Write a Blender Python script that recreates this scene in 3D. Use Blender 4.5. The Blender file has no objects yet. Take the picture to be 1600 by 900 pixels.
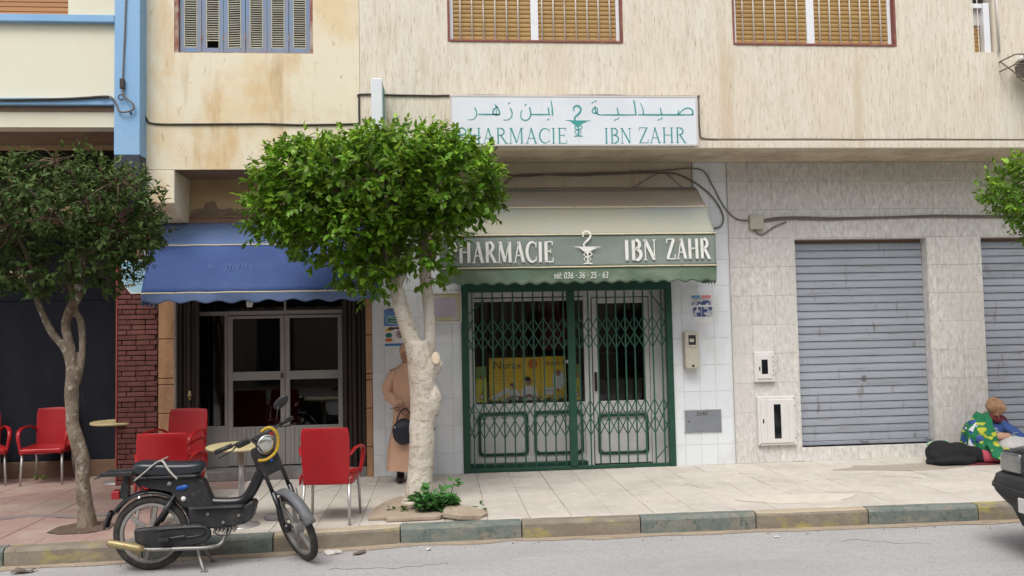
import bpy, bmesh, math, random
import numpy as np
from mathutils import Vector, Matrix, Quaternion, noise
random.seed(7); rng = np.random.default_rng(7)
R = math.radians
scn = bpy.context.scene
COL = scn.collection

# ------------------------------------------------------------------ camera, sky, sun, exposure
cd = bpy.data.cameras.new('camera'); cam = bpy.data.objects.new('camera', cd); COL.objects.link(cam)
cd.sensor_width = 36.0; cd.lens = 1300 / 1600 * 36.0; cd.clip_start = 0.05; cd.clip_end = 2000
fw = Vector((math.sin(R(5.06)) * math.cos(R(3.02)), math.cos(R(5.06)) * math.cos(R(3.02)), math.sin(R(3.02))))
rt = Vector((math.cos(R(5.06)), -math.sin(R(5.06)), 0)); up = rt.cross(fw)
c, s = math.cos(R(-1.18)), math.sin(R(-1.18))
r2 = c * rt + s * up; u2 = -s * rt + c * up
cam.matrix_world = Matrix(((r2.x, u2.x, -fw.x, 0), (r2.y, u2.y, -fw.y, 0), (r2.z, u2.z, -fw.z, 1.7), (0, 0, 0, 1)))
scn.camera = cam
SUN_EL, SUN_AZ = 58.0, 200.0        # azimuth clockwise from +Y (the facade looks towards 180)
w = bpy.data.worlds.new('World'); scn.world = w; w.use_nodes = True
nt = w.node_tree; bg = nt.nodes['Background']
sky = nt.nodes.new('ShaderNodeTexSky'); sky.sky_type = 'NISHITA'; sky.sun_disc = False
sky.sun_elevation = R(SUN_EL); sky.sun_rotation = R(SUN_AZ); sky.dust_density = 4.0; sky.air_density = 1.0
hs = nt.nodes.new('ShaderNodeHueSaturation'); hs.inputs['Saturation'].default_value = 0.22
nt.links.new(sky.outputs[0], hs.inputs['Color']); nt.links.new(hs.outputs[0], bg.inputs[0])
bg.inputs[1].default_value = 0.15
sl = bpy.data.lights.new('sun', 'SUN'); sl.energy = 1.3; sl.angle = R(28); sl.color = (1.0, 0.955, 0.89)
sun = bpy.data.objects.new('sun', sl); COL.objects.link(sun)
sd = Vector((math.sin(R(SUN_AZ)) * math.cos(R(SUN_EL)), math.cos(R(SUN_AZ)) * math.cos(R(SUN_EL)), math.sin(R(SUN_EL))))
sun.rotation_euler = sd.to_track_quat('Z', 'Y').to_euler(); sun.location = (0, 0, 20)
scn.view_settings.view_transform = 'Standard'; scn.view_settings.look = 'None'
scn.view_settings.exposure = 0.35; scn.view_settings.gamma = 1

# ------------------------------------------------------------------ materials
def srgb(r, g, b):
    f = lambda v: (v / 12.92 if v <= .04045 else ((v + .055) / 1.055) ** 2.4)
    return (f(r / 255), f(g / 255), f(b / 255))
MATS = {}
def M(name, base, rough=.75, var=(), bump=None, metal=0., spec=.4, rnd=0., isl=0., coat=0., trans=0., bump2=None, coord='pos', zmix=None, alpha=None):
    """var: list of (scale xyz, colour, lo, hi, detail)   bump: (scale xyz, strength, distance)"""
    m = bpy.data.materials.new(name); m.use_nodes = True; MATS[name] = m
    t = m.node_tree; N = t.nodes; L = t.links; b = N['Principled BSDF']
    b.inputs['Roughness'].default_value = rough; b.inputs['Metallic'].default_value = metal
    b.inputs['Specular IOR Level'].default_value = spec
    if coat: b.inputs['Coat Weight'].default_value = coat; b.inputs['Coat Roughness'].default_value = .1
    if coord == 'pos': src = N.new('ShaderNodeNewGeometry').outputs['Position']
    else: src = N.new('ShaderNodeTexCoord').outputs['Object']
    def nz(scale, detail=4., rough_=.6, dist=0.):
        mp = N.new('ShaderNodeMapping'); mp.inputs['Scale'].default_value = scale; L.new(src, mp.inputs[0])
        n = N.new('ShaderNodeTexNoise'); n.inputs['Scale'].default_value = 1.; n.inputs['Detail'].default_value = detail
        n.inputs['Roughness'].default_value = rough_; n.inputs['Distortion'].default_value = dist
        L.new(mp.outputs[0], n.inputs['Vector']); return n.outputs['Fac']
    def mix(fac, a, bb):
        x = N.new('ShaderNodeMix'); x.data_type = 'RGBA'
        if isinstance(fac, float): x.inputs[0].default_value = fac
        else: L.new(fac, x.inputs[0])
        for i, q in ((6, a), (7, bb)):
            if isinstance(q, tuple): x.inputs[i].default_value = (*q, 1)
            else: L.new(q, x.inputs[i])
        return x.outputs[2]
    def ramp(f, lo, hi, a=0., bb=1.):
        r = N.new('ShaderNodeMapRange'); r.inputs[1].default_value = lo; r.inputs[2].default_value = hi
        r.inputs[3].default_value = a; r.inputs[4].default_value = bb
        L.new(f, r.inputs[0]); return r.outputs[0]
    col = base
    if zmix:                                     # paint that reaches to a height: (z lo, z hi, colour above)
        sp = N.new('ShaderNodeSeparateXYZ'); L.new(src, sp.inputs[0])
        ad = N.new('ShaderNodeMath'); ad.operation = 'ADD'; L.new(sp.outputs[2], ad.inputs[0])
        L.new(ramp(nz((9, 9, 5), 5), .3, .7, -.18, .18), ad.inputs[1])
        col = mix(ramp(ad.outputs[0], zmix[0], zmix[1]), col, zmix[2])
    for v in var:
        sc, c2, lo, hi = v[:4]; det = v[4] if len(v) > 4 else 4.
        if not isinstance(sc, tuple): sc = (sc,) * 3
        col = mix(ramp(nz(sc, det), lo, hi), col, c2)
    if rnd or isl:
        if isl: f = N.new('ShaderNodeNewGeometry').outputs['Random Per Island']; a = isl
        else: f = N.new('ShaderNodeObjectInfo').outputs['Random']; a = rnd
        h = N.new('ShaderNodeHueSaturation'); L.new(ramp(f, 0, 1, 1 - a, 1 + a), h.inputs['Value'])
        if isinstance(col, tuple): h.inputs['Color'].default_value = (*col, 1)
        else: L.new(col, h.inputs['Color'])
        if isl: L.new(ramp(f, 0, 1, .485, .515), h.inputs['Hue'])
        col = h.outputs[0]
    if isinstance(col, tuple): b.inputs['Base Color'].default_value = (*col, 1)
    else: L.new(col, b.inputs['Base Color'])
    prev = None
    for bb in (bump, bump2):
        if not bb: continue
        sc = bb[0] if isinstance(bb[0], tuple) else (bb[0],) * 3
        bn = N.new('ShaderNodeBump'); bn.inputs['Strength'].default_value = bb[1]; bn.inputs['Distance'].default_value = bb[2]
        L.new(nz(sc, 5., .65), bn.inputs['Height'])
        if prev: L.new(prev, bn.inputs['Normal'])
        prev = bn.outputs[0]
    if prev: L.new(prev, b.inputs['Normal'])
    if trans:
        tr = N.new('ShaderNodeBsdfTranslucent'); ms = N.new('ShaderNodeMixShader'); ms.inputs[0].default_value = trans
        if isinstance(col, tuple): tr.inputs[0].default_value = (*col, 1)
        else: L.new(col, tr.inputs[0])
        L.new(b.outputs[0], ms.inputs[1]); L.new(tr.outputs[0], ms.inputs[2]); L.new(ms.outputs[0], N['Material Output'].inputs[0])
    if alpha is not None:                        # window glass: clear sheet with a mirror skin
        N.remove(b)
        tp = N.new('ShaderNodeBsdfTransparent'); tp.inputs[0].default_value = (*base, 1)
        gl = N.new('ShaderNodeBsdfGlossy'); gl.inputs['Roughness'].default_value = .03
        fr = N.new('ShaderNodeFresnel'); fr.inputs[0].default_value = 1.5
        ms = N.new('ShaderNodeMixShader'); L.new(fr.outputs[0], ms.inputs[0])
        L.new(tp.outputs[0], ms.inputs[1]); L.new(gl.outputs[0], ms.inputs[2]); L.new(ms.outputs[0], N['Material Output'].inputs[0])
    return m

STUCCO = M('cream_stucco', (.725, .655, .535), .9,
  var=[((1.1, 1.1, .7), (.74, .70, .61), .35, .7), ((24, 24, 2.6), (.62, .55, .44), .44, .72, 5.), ((2.2, 2.2, .5), (.66, .57, .45), .50, .78), ((65, 65, 8), (.44, .36, .255), .56, .74, 3.), ((1.6, 1.6, .12), (.58, .47, .33), .60, .74, 3.)],
  bump=((55, 55, 7), .9, .012), bump2=(9, .2, .01))
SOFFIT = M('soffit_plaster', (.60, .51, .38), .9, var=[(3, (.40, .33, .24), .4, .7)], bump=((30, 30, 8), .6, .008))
YELLOW = M('yellow_plaster', (.70, .56, .35), .9,
  var=[((1.3, 1.3, 1.1), (.74, .68, .53), .36, .56, 6.), ((2.2, 2.2, .8), (.60, .39, .17), .5, .75, 6.), ((1.8, 1.8, 6), (.72, .67, .53), .60, .72, 8.), ((12, 12, 5), (.45, .33, .18), .64, .78, 6.), ((3.2, 3.2, .5), (.48, .33, .16), .60, .78, 5.)], bump=(7, .35, .02), bump2=(60, .2, .003))
YPEEL = M('peeled_render', (.22, .16, .11), .95, var=[(8, (.30, .23, .16), .4, .7)], bump=(40, .5, .01))
CREAM = M('cream_paint', (.71, .685, .545), .85, var=[((1.2, 1.2, .8), (.68, .62, .48), .5, .8)], bump=(25, .2, .005))
BLUE = M('light_blue_paint', (.23, .42, .66), .8, var=[((3, 3, 1.2), (.28, .46, .68), .4, .7), (12, (.17, .33, .52), .62, .8)], bump=(30, .2, .005))
NAVY = M('navy_paint', (.035, .04, .06), .7, var=[(6, (.06, .065, .085), .5, .8)])
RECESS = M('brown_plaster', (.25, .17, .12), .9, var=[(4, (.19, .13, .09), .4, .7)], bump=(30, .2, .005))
DARKPANEL = M('charcoal_panel', (.012, .014, .021), .8, var=[((2, 2, 1.3), (.02, .023, .032), .4, .75), ((9, 9, 3), (.03, .03, .034), .62, .8)], bump=(30, .1, .002), spec=.15)
PLINTH = M('brown_stone_plinth', (.20, .125, .08), .8, var=[(5, (.13, .08, .06), .4, .7)], bump=(35, .3, .005))
BRICK = M('red_brick', (.145, .052, .045), .8, rnd=.22, var=[(20, (.11, .032, .026), .45, .7), ((2, 2, 1.2), (.22, .09, .07), .6, .8)], bump=(70, .35, .003))
MORTAR = M('brick_joint', (.075, .034, .031), .95, bump=(60, .3, .004))
BROWNST = M('brown_veined_stone', (.42, .235, .12), .45, var=[((7, 7, 2.5), (.30, .16, .085), .4, .65, 7.), ((25, 25, 14), (.52, .34, .2), .6, .75, 6.)], spec=.5)
MARBLE = M('marbled_tile', (.655, .635, .605), .5, rnd=.03,
  var=[((26, 26, 10), (.52, .50, .47), .44, .62, 3.), ((20, 20, 8), (.76, .745, .72), .56, .70, 3.), ((1.5, 1.5, .8), (.60, .575, .54), .5, .75)], bump=((16, 16, 7), .35, .01), spec=.35)
MJOINT = M('tile_grout', (.58, .55, .51), .95)
WTILE = M('white_ceramic_tile', (.70, .735, .765), .22, rnd=.025, var=[((3, 3, 2), (.60, .61, .61), .5, .75), (18, (.42, .38, .33), .72, .82)], spec=.5, bump=(4, .15, .01))
WGROUT = M('white_tile_grout', (.60, .62, .63), .95)
PAVE = M('pavement_tile', (.555, .51, .455), .85, rnd=.04,
  var=[((1.4, 1.4, 1.4), (.46, .42, .37), .42, .7, 6.), ((.6, 2.2, 1), (.40, .36, .31), .60, .76, 6.), ((22, 22, 9), (.40, .36, .31), .62, .72, 3.), ((7, 7, 7), (.61, .575, .52), .5, .75, 5.), (60, (.38, .31, .23), .6, .8)], bump=((42, 42, 42), .5, .004))
PAVER = M('reddish_pavement_tile', (.34, .225, .195), .9, rnd=.07, var=[(1.6, (.40, .32, .27), .45, .7, 6.), (16, (.27, .18, .16), .55, .8)], bump=((40, 40, 40), .5, .004))
PJOINT = M('pavement_joint', (.46, .42, .36), .95, bump=(40, .4, .004))
ROAD = M('dusty_asphalt', (.40, .395, .40), .92,
  var=[((.5, 1.8, 1), (.35, .34, .34), .42, .68, 6.), ((45, 45, 9), (.31, .305, .30), .50, .66, 3.), ((2, 6, 2), (.44, .42, .40), .55, .78, 6.), (120, (.20, .19, .18), .58, .75, 2.), ((9, 22, 9), (.22, .205, .19), .66, .78, 4.)], bump=(140, .45, .004), bump2=(12, .15, .006))
DUST = M('gutter_dust', (.36, .29, .215), .95, var=[(6, (.29, .235, .18), .45, .7), (40, (.42, .36, .28), .6, .8)], bump=(60, .5, .004))
KGREEN = M('worn_green_kerb_paint', (.15, .178, .165), .8, var=[((5, 9, 12), (.24, .22, .18), .47, .62, 8.), (22, (.075, .12, .105), .5, .72), (3, (.20, .23, .205), .5, .75), ((30, 40, 50), (.10, .095, .08), .60, .72, 4.)], bump=(30, .5, .006))
KYEL = M('worn_yellow_kerb_paint', (.265, .235, .185), .85, var=[((5, 9, 12), (.22, .185, .145), .38, .56, 8.), ((30, 40, 50), (.12, .10, .075), .60, .72, 4.), ((3, 3, 6), (.38, .33, .10), .54, .68, 7.), (25, (.18, .15, .10), .6, .8)], bump=(30, .5, .006))
KTOP = M('kerb_concrete', (.44, .37, .27), .9, var=[(9, (.36, .3, .22), .5, .75)], bump=(35, .4, .005))
SHUT = M('grey_metal_slat', (.375, .405, .465), .5, rnd=.07, var=[((1.2, 1.2, 5), (.32, .345, .39), .45, .75, 5.), ((2, 2, 30), (.26, .24, .225), .60, .76, 5.), ((14, 14, 3), (.24, .22, .20), .62, .74, 4.)], metal=.15, spec=.4)
RUST = M('rust_line', (.22, .15, .11), .9)
WOODS = M('blind_slat_ochre', (.40, .255, .095), .6, rnd=.05, var=[((4, 4, 20), (.33, .20, .075), .5, .75)])
WOODS2 = M('blind_slat_brown', (.42, .21, .09), .6, rnd=.05)
WHITEP = M('white_window_paint', (.74, .75, .78), .45, var=[(9, (.62, .61, .60), .6, .8)])
REDTRIM = M('red_brown_trim', (.22, .075, .06), .75, var=[(12, (.30, .15, .11), .55, .75)])
BARW = M('rusty_white_bar', (.76, .69, .64), .7, var=[((20, 20, 9), (.42, .25, .16), .55, .72, 5.)])
OLDBLUE = M('weathered_blue_wood', (.215, .27, .37), .85, var=[((14, 14, 2.5), (.27, .27, .32), .42, .65, 7.), ((5, 5, 1.5), (.17, .28, .46), .52, .72), ((30, 30, 8), (.38, .30, .27), .68, .8)], bump=((50, 50, 8), .5, .004))
LOUV = M('louvre_cream', (.50, .48, .40), .8, isl=.12, var=[(9, (.38, .34, .26), .5, .8)])
OLDRED = M('red_primer_wood', (.27, .10, .075), .85, var=[((9, 9, 6), (.42, .33, .28), .42, .6, 6.)], bump=(40, .4, .004))
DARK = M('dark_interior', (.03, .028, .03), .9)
DARKB = M('dark_brown_wood', (.022, .014, .012), .5, var=[((30, 30, 2), (.04, .028, .022), .5, .8)])
ALU = M('grey_aluminium', (.33, .315, .30), .45, metal=.1, var=[(5, (.28, .265, .25), .5, .8)])
ALUD = M('step_stone', (.20, .19, .185), .8, var=[(6, (.13, .12, .12), .5, .7)])
GLASS = M('window_glass', (.95, .96, .96), alpha=.1)
GREEN = M('dark_green_enamel', (.012, .062, .040), .45, var=[(7, (.03, .075, .055), .5, .75), (35, (.07, .055, .035), .68, .8)], spec=.4)
GREENB = M('dark_green_lattice', (.022, .088, .058), .5, rnd=.2, var=[(30, (.06, .06, .045), .6, .8)])
SHOPW = M('shopfront_white', (.62, .62, .60), .5, var=[(6, (.54, .53, .51), .5, .75), ((8, 8, 3), (.42, .40, .37), .68, .8)])
POSTY = M('poster_yellow', (.72, .48, .035), .6, var=[((1.5, 1.5, 4), (.75, .58, .06), .45, .7)])
BOXY = M('box_lemon', (.68, .64, .04), .55)
BOXG = M('box_lime', (.22, .36, .10), .6)
INK = M('black_ink', (.03, .028, .028), .6)
ORANGE = M('orange_print', (.62, .17, .03), .6)
SKIN = M('skin', (.37, .195, .135), .6, var=[(14, (.32, .16, .11), .5, .8)])
HAIR = M('dark_hair', (.02, .014, .012), .6)
CYAN = M('pale_blue_print', (.25, .52, .63), .6)
DEEPB = M('blue_print', (.03, .16, .42), .6, var=[(9, (.05, .22, .5), .5, .7)])
PAPER = M('paper_white', (.70, .70, .69), .8, var=[(14, (.6, .58, .55), .55, .8)])
PHOTOP = M('photo_print', (.45, .47, .52), .7, var=[((14, 14, 22), (.05, .07, .20), .44, .52, 3.), ((30, 30, 30), (.62, .62, .65), .58, .63, 2.)])
MAGENTA = M('dark_photo_print', (.10, .06, .09), .6, var=[(20, (.45, .3, .28), .52, .58)])
TEAL = M('sign_teal', (.045, .30, .29), .5, var=[(10, (.07, .33, .31), .5, .7)])
TEALD = M('oval_green', (.015, .18, .14), .6)
SIGNW = M('sign_acrylic', (.70, .74, .78), .3, var=[((2, 2, 3), (.66, .69, .73), .45, .7), ((12, 12, 3), (.6, .59, .57), .66, .8)])
SIGNF = M('sign_frame', (.58, .555, .53), .5, var=[(12, (.42, .36, .3), .6, .8)])
AWG1 = M('awning_faded_green', (.225, .27, .235), .85, var=[((1.0, 1, 2), (.26, .30, .275), .4, .7), ((5, 5, 2), (.30, .28, .21), .62, .8)], bump=((4, 4, 3), .3, .02), trans=.12)
AWG2 = M('awning_bleached', (.385, .385, .31), .85, var=[((.8, 1, 1.2), (.34, .385, .385), .45, .7), ((4, 4, 3), (.43, .40, .29), .5, .8)], bump=((4, 4, 3), .3, .02), trans=.12)
AWG3 = M('awning_dusty_top', (.42, .35, .285), .9, var=[((1.2, 1, 9), (.45, .42, .37), .5, .7)], bump=((5, 5, 3), .3, .02), trans=.1)
AWVAL = M('awning_green_valance', (.16, .235, .165), .85, var=[((2.5, 2, 6), (.27, .33, .25), .48, .7), ((9, 9, 5), (.20, .25, .19), .5, .8)], bump=((6, 5, 3), .5, .02), trans=.2)
PIPING = M('cream_piping', (.66, .59, .42), .8, var=[((14, 9, 9), (.42, .34, .2), .58, .75)])
PAINTW = M('painted_white', (.74, .74, .69), .8, var=[(25, (.62, .62, .56), .55, .75)])
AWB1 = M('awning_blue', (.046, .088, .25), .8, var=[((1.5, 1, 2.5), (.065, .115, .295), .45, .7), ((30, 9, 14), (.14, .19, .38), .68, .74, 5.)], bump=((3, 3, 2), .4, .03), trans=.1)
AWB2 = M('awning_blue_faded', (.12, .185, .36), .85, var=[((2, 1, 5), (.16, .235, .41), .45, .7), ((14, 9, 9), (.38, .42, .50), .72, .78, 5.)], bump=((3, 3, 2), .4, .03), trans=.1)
GREYW = M('whitewashed_bark', (.62, .565, .49), .92, zmix=(2.15, 2.55, (.22, .15, .11)),
  var=[((7, 7, 3), (.52, .44, .35), .45, .7, 6.), ((30, 30, 18), (.17, .12, .09), .635, .685, 3.), ((11, 11, 20), (.40, .32, .24), .54, .66, 6.), ((5, 5, 2), (.66, .61, .54), .5, .75)], bump=((16, 16, 12), .9, .03), bump2=(70, .6, .008))
BARK2 = M('dusty_dark_bark', (.255, .205, .155), .95, zmix=(1.72, 1.95, (.095, .062, .042)),
  var=[((9, 9, 4), (.15, .115, .085), .42, .62, 6.), ((20, 20, 14), (.40, .37, .32), .56, .66, 5.), ((40, 40, 26), (.09, .065, .05), .60, .68, 3.)], bump=((18, 18, 12), 1., .03), bump2=(70, .6, .008))
BARKD = M('branch_bark', (.13, .09, .06), .95, bump=(40, .4, .008))
CUT = M('sawn_wood', (.62, .52, .39), .85, var=[(30, (.5, .4, .28), .5, .7)])
LEAF = M('ficus_leaf', (.125, .245, .018), .42, isl=.42, trans=.28, spec=.4)
LEAFY = M('young_ficus_leaf', (.30, .47, .045), .42, isl=.3, trans=.35, spec=.4)
LEAFD = M('dark_privet_leaf', (.066, .112, .028), .55, isl=.4, trans=.2, spec=.2)
LEAFD2 = M('mid_privet_leaf', (.125, .19, .05), .5, isl=.4, trans=.25, spec=.25)
BLOSSOM = M('pale_blossom', (.55, .55, .33), .8, isl=.15)
WEED = M('weed_leaf', (.08, .22, .055), .55, isl=.35, trans=.25)
REDPL = M('red_plastic', (.37, .012, .016), .36, spec=.45, var=[(4, (.30, .014, .02), .5, .8)], bump=(90, .05, .001))
CHROME = M('brushed_metal_leg', (.50, .49, .48), .35, metal=.6)
TABTOP = M('cream_tabletop', (.52, .44, .24), .5, var=[(9, (.45, .37, .2), .5, .8)])
BLACKP = M('black_plastic', (.020, .021, .024), .45, spec=.45, var=[(9, (.05, .047, .043), .5, .75), (30, (.10, .09, .078), .62, .75)], bump=(60, .08, .002))
BLACKM = M('black_paint_metal', (.012, .013, .016), .3, spec=.5, var=[(12, (.04, .035, .03), .6, .8)])
RUBBER = M('tyre_rubber', (.035, .033, .032), .85, var=[(20, (.075, .068, .06), .5, .75)], bump=(60, .3, .003))
RIMG = M('grey_cast_rim', (.28, .27, .26), .5, metal=.3, var=[(14, (.17, .155, .14), .5, .75)])
VINYL = M('seat_vinyl', (.022, .026, .035), .32, spec=.5, bump=(120, .1, .001))
STRAP = M('grey_strap', (.42, .40, .36), .7)
REDLENS = M('red_lens', (.30, .012, .015), .25, spec=.6)
LENS = M('lamp_lens', (.62, .62, .58), .16, metal=.85, spec=.7, bump=((70, 4, 70), .3, .003))
YELH = M('yellow_tape', (.48, .30, .025), .6, var=[(25, (.35, .2, .02), .58, .75)])
BRASS = M('tarnished_brass', (.34, .28, .14), .45, metal=.4, var=[(25, (.30, .09, .05), .54, .62)])
STEEL = M('worn_steel', (.26, .25, .235), .42, metal=.5, var=[(20, (.13, .10, .08), .55, .75)])
GREYFEND = M('scratched_grey_mudguard', (.115, .12, .13), .5, var=[(9, (.19, .19, .19), .5, .75)], spec=.4)
STICKB = M('blue_sticker', (.02, .10, .42), .4)
ROBE = M('tan_robe', (.61, .375, .255), .9, var=[((5, 5, 2), (.53, .31, .20), .45, .7)], bump=((18, 18, 5), .4, .012), bump2=(200, .15, .001))
SCARFT = M('tan_scarf', (.44, .27, .16), .9, var=[(14, (.29, .16, .09), .45, .7)], bump=(30, .5, .01))
BAGM = M('dark_blue_leather', (.02, .022, .034), .45, bump=(40, .2, .004))
SHOE = M('dark_shoe', (.02, .014, .012), .5)
BLKCL = M('black_cloth', (.012, .012, .014), .9, bump=((14, 14, 14), .5, .02))
PINK = M('pink_cloth', (.48, .085, .12), .85, bump=(30, .3, .008))
WHCL = M('white_cloth', (.62, .60, .58), .9, var=[(9, (.5, .5, .5), .5, .8)], bump=(18, .5, .02))
BLUECL = M('blue_cloth', (.05, .11, .32), .85, var=[((5, 5, 16), (.45, .48, .55), .57, .62, 1.), ((4, 4, 9), (.45, .33, .25), .62, .66, 1.)], bump=(25, .4, .01))
BLANK = M('patterned_blanket', (.02, .19, .085), .9, var=[((7, 5, 12), (.52, .55, .06), .56, .58, 1.)], bump=(22, .5, .015))
REDCL = M('maroon_cloth', (.16, .025, .04), .9, bump=(25, .4, .01))
METERB = M('aged_beige_plastic', (.47, .44, .37), .6, var=[(12, (.38, .34, .27), .55, .8)])
METERW = M('white_meter_plastic', (.68, .67, .65), .5, var=[(10, (.6, .58, .55), .55, .8)])
GREYBOX = M('grey_steel_door', (.21, .225, .25), .5, var=[((5, 5, 9), (.17, .185, .21), .5, .75)])
CABLE = M('black_cable', (.06, .05, .045), .8)
CABLEG = M('dusty_cable', (.17, .145, .125), .85)
CARP = M('charcoal_car_paint', (.035, .037, .045), .3, coat=.6, var=[(7, (.06, .06, .062), .5, .8)], spec=.5)
CARB = M('black_car_bumper', (.028, .029, .032), .55, var=[(7, (.05, .048, .045), .5, .8)])
CARG = M('dark_car_glass', (.01, .012, .014), .06, spec=.6)
STONE = M('broken_concrete', (.40, .325, .25), .95, var=[(9, (.33, .26, .19), .45, .7), (40, (.24, .18, .13), .6, .8)], bump=(30, .6, .01))
LITTER = M('litter_paper', (.6, .58, .54), .8, bump=(30, .5, .01))
IRON = M('weathered_iron', (.16, .13, .11), .8, var=[(20, (.24, .15, .10), .6, .8)])
PLANTB = M('grey_planter', (.19, .165, .15), .8, var=[(12, (.27, .24, .22), .5, .8)])
VANW = M('van_white', (.62, .63, .64), .3, coat=.4)
OPPW = M('opposite_wall', (.30, .25, .19), .9, var=[(1.2, (.24, .2, .15), .45, .7)])

# ------------------------------------------------------------------ mesh helpers
OFF = {}
class MB:
    def __init__(s): s.v = []; s.f = []
    def add(s, vs, fs):
        n = len(s.v); s.v += [tuple(p) for p in vs]; s.f += [tuple(i + n for i in f) for f in fs]; return s
    def box(s, x0, x1, y0, y1, z0, z1, ch=0.):
        return s.add([(x0, y0, z0), (x1, y0, z0), (x1, y1, z0), (x0, y1, z0), (x0, y0, z1), (x1, y0, z1), (x1, y1, z1), (x0, y1, z1)],
              [(0, 3, 2, 1), (4, 5, 6, 7), (0, 1, 5, 4), (1, 2, 6, 5), (2, 3, 7, 6), (3, 0, 4, 7)])
    def prism(s, pts, a, b, ax='y'):
        """polygon extruded from a to b along an axis; pts are the two other coordinates"""
        n = len(pts)
        def q(p, t): return {'y': (p[0], t, p[1]), 'x': (t, p[0], p[1]), 'z': (p[0], p[1], t)}[ax]
        vs = [q(p, a) for p in pts] + [q(p, b) for p in pts]
        area = sum(pts[i][0] * pts[(i + 1) % n][1] - pts[(i + 1) % n][0] * pts[i][1] for i in range(n))
        fs = [tuple(range(n)), tuple(range(2 * n - 1, n - 1, -1))] + [(i, i + n, (i + 1) % n + n, (i + 1) % n) for i in range(n)]
        if (area < 0) != (ax == 'z'): fs = [tuple(reversed(f)) for f in fs]
        if ax == 'x': fs = [tuple(reversed(f)) for f in fs]
        if ax == 'z' : pass
        return s.add(vs, fs)
    def tube(s, pts, r, seg=8, cap=True, sy=1.):
        pts = [Vector(p) for p in pts]; n = len(pts)
        rr = r if isinstance(r, (list, tuple)) else [r] * n
        t0 = (pts[1] - pts[0]).normalized(); a = Vector((0, 0, 1)) if abs(t0.z) < .9 else Vector((1, 0, 0))
        u = t0.cross(a).normalized(); vs = []; prev = t0
        for i, p in enumerate(pts):
            t = (pts[min(i + 1, n - 1)] - pts[max(i - 1, 0)]).normalized()
            u = prev.rotation_difference(t) @ u; prev = t; u = (u - t * u.dot(t)).normalized(); v = t.cross(u)
            for k in range(seg):
                q = 2 * math.pi * k / seg; vs.append(p + (u * math.cos(q) + v * math.sin(q) * sy) * rr[i])
        fs = [(i * seg + k, i * seg + (k + 1) % seg, (i + 1) * seg + (k + 1) % seg, (i + 1) * seg + k) for i in range(n - 1) for k in range(seg)]
        if cap: fs += [tuple(range(seg - 1, -1, -1)), tuple(range((n - 1) * seg, n * seg))]
        return s.add(vs, fs)
    def lathe(s, prof, cen=(0, 0, 0), ax='z', seg=24):
        n = len(prof); vs = []; cx = Vector(cen)
        for k in range(seg):
            q = 2 * math.pi * k / seg; cc, ss = math.cos(q), math.sin(q)
            for r, h in prof:
                vs.append(cx + (Vector((r * cc, r * ss, h)) if ax == 'z' else Vector((r * cc, h, r * ss)) if ax == 'y' else Vector((h, r * cc, r * ss))))
        fs = []
        for k in range(seg):
            k2 = (k + 1) % seg
            for i in range(n - 1):
                f = (k * n + i, k2 * n + i, k2 * n + i + 1, k * n + i + 1)
                fs.append(f if ax != 'y' else tuple(reversed(f)))
        return s.add(vs, fs)
    def ell(s, c, rx, ry, rz, seg=16, rings=10):
        vs = []; fs = []
        for i in range(rings + 1):
            a = math.pi * i / rings
            for k in range(seg):
                q = 2 * math.pi * k / seg
                vs.append((c[0] + rx * math.sin(a) * math.cos(q), c[1] + ry * math.sin(a) * math.sin(q), c[2] + rz * math.cos(a)))
        for i in range(rings):
            for k in range(seg):
                fs.append((i * seg + k, (i + 1) * seg + k, (i + 1) * seg + (k + 1) % seg, i * seg + (k + 1) % seg))
        return s.add(vs, fs)
    def grid(s, fn, nu, nv, th=0., flip=False):
        """fn(u,v)->point; solid sheet when th>0"""
        P = [[Vector(fn(i / nu, j / nv)) for j in range(nv + 1)] for i in range(nu + 1)]
        def nor(i, j):
            a = P[min(i + 1, nu)][j] - P[max(i - 1, 0)][j]; b = P[i][min(j + 1, nv)] - P[i][max(j - 1, 0)]
            q = a.cross(b); return q.normalized() if q.length > 1e-9 else Vector((0, 0, 1))
        W = nv + 1; vs = [P[i][j] for i in range(nu + 1) for j in range(W)]
        fs = [(i * W + j, (i + 1) * W + j, (i + 1) * W + j + 1, i * W + j + 1) for i in range(nu) for j in range(nv)]
        if th:
            n = len(vs); vs += [P[i][j] - nor(i, j) * th for i in range(nu + 1) for j in range(W)]
            fs += [tuple(x + n for x in reversed(f)) for f in fs]
            bd = [(i, 0) for i in range(nu)] + [(nu, j) for j in range(nv)] + [(i, nv) for i in range(nu, 0, -1)] + [(0, j) for j in range(nv, 0, -1)]
            ids = [i * W + j for i, j in bd]
            for a in range(len(ids)):
                p, q = ids[a], ids[(a + 1) % len(ids)]; fs.append((q, p, p + n, q + n))
        if flip: fs = [tuple(reversed(f)) for f in fs]
        return s.add(vs, fs)
    def xf(s, m): s.v = [tuple(m @ Vector(p)) for p in s.v]; return s
    def jit(s, amp, freq, seed=0.):
        o = Vector((seed, seed * 1.7, -seed)); s.v = [tuple(Vector(p) + noise.noise_vector(Vector(p) * freq + o) * amp) for p in s.v]; return s
    def build(s, name, mat, parent=None, smooth=False, bevel=0., kind=None, label=None, remesh=0., subsurf=0, sm=0):
        me = bpy.data.meshes.new(name)
        o = OFF.get(parent.name, Vector()) if parent else Vector()
        me.from_pydata([(p[0] - o.x, p[1] - o.y, p[2] - o.z) for p in s.v], [], s.f); me.update()
        if len(s.f) < 20000:
            bm = bmesh.new(); bm.from_mesh(me); bmesh.ops.recalc_face_normals(bm, faces=bm.faces); bm.to_mesh(me); bm.free()
        ms = mat if isinstance(mat, (list, tuple)) else [mat]
        for q in ms: me.materials.append(q)
        if smooth: me.polygons.foreach_set('use_smooth', [True] * len(me.polygons))
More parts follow.
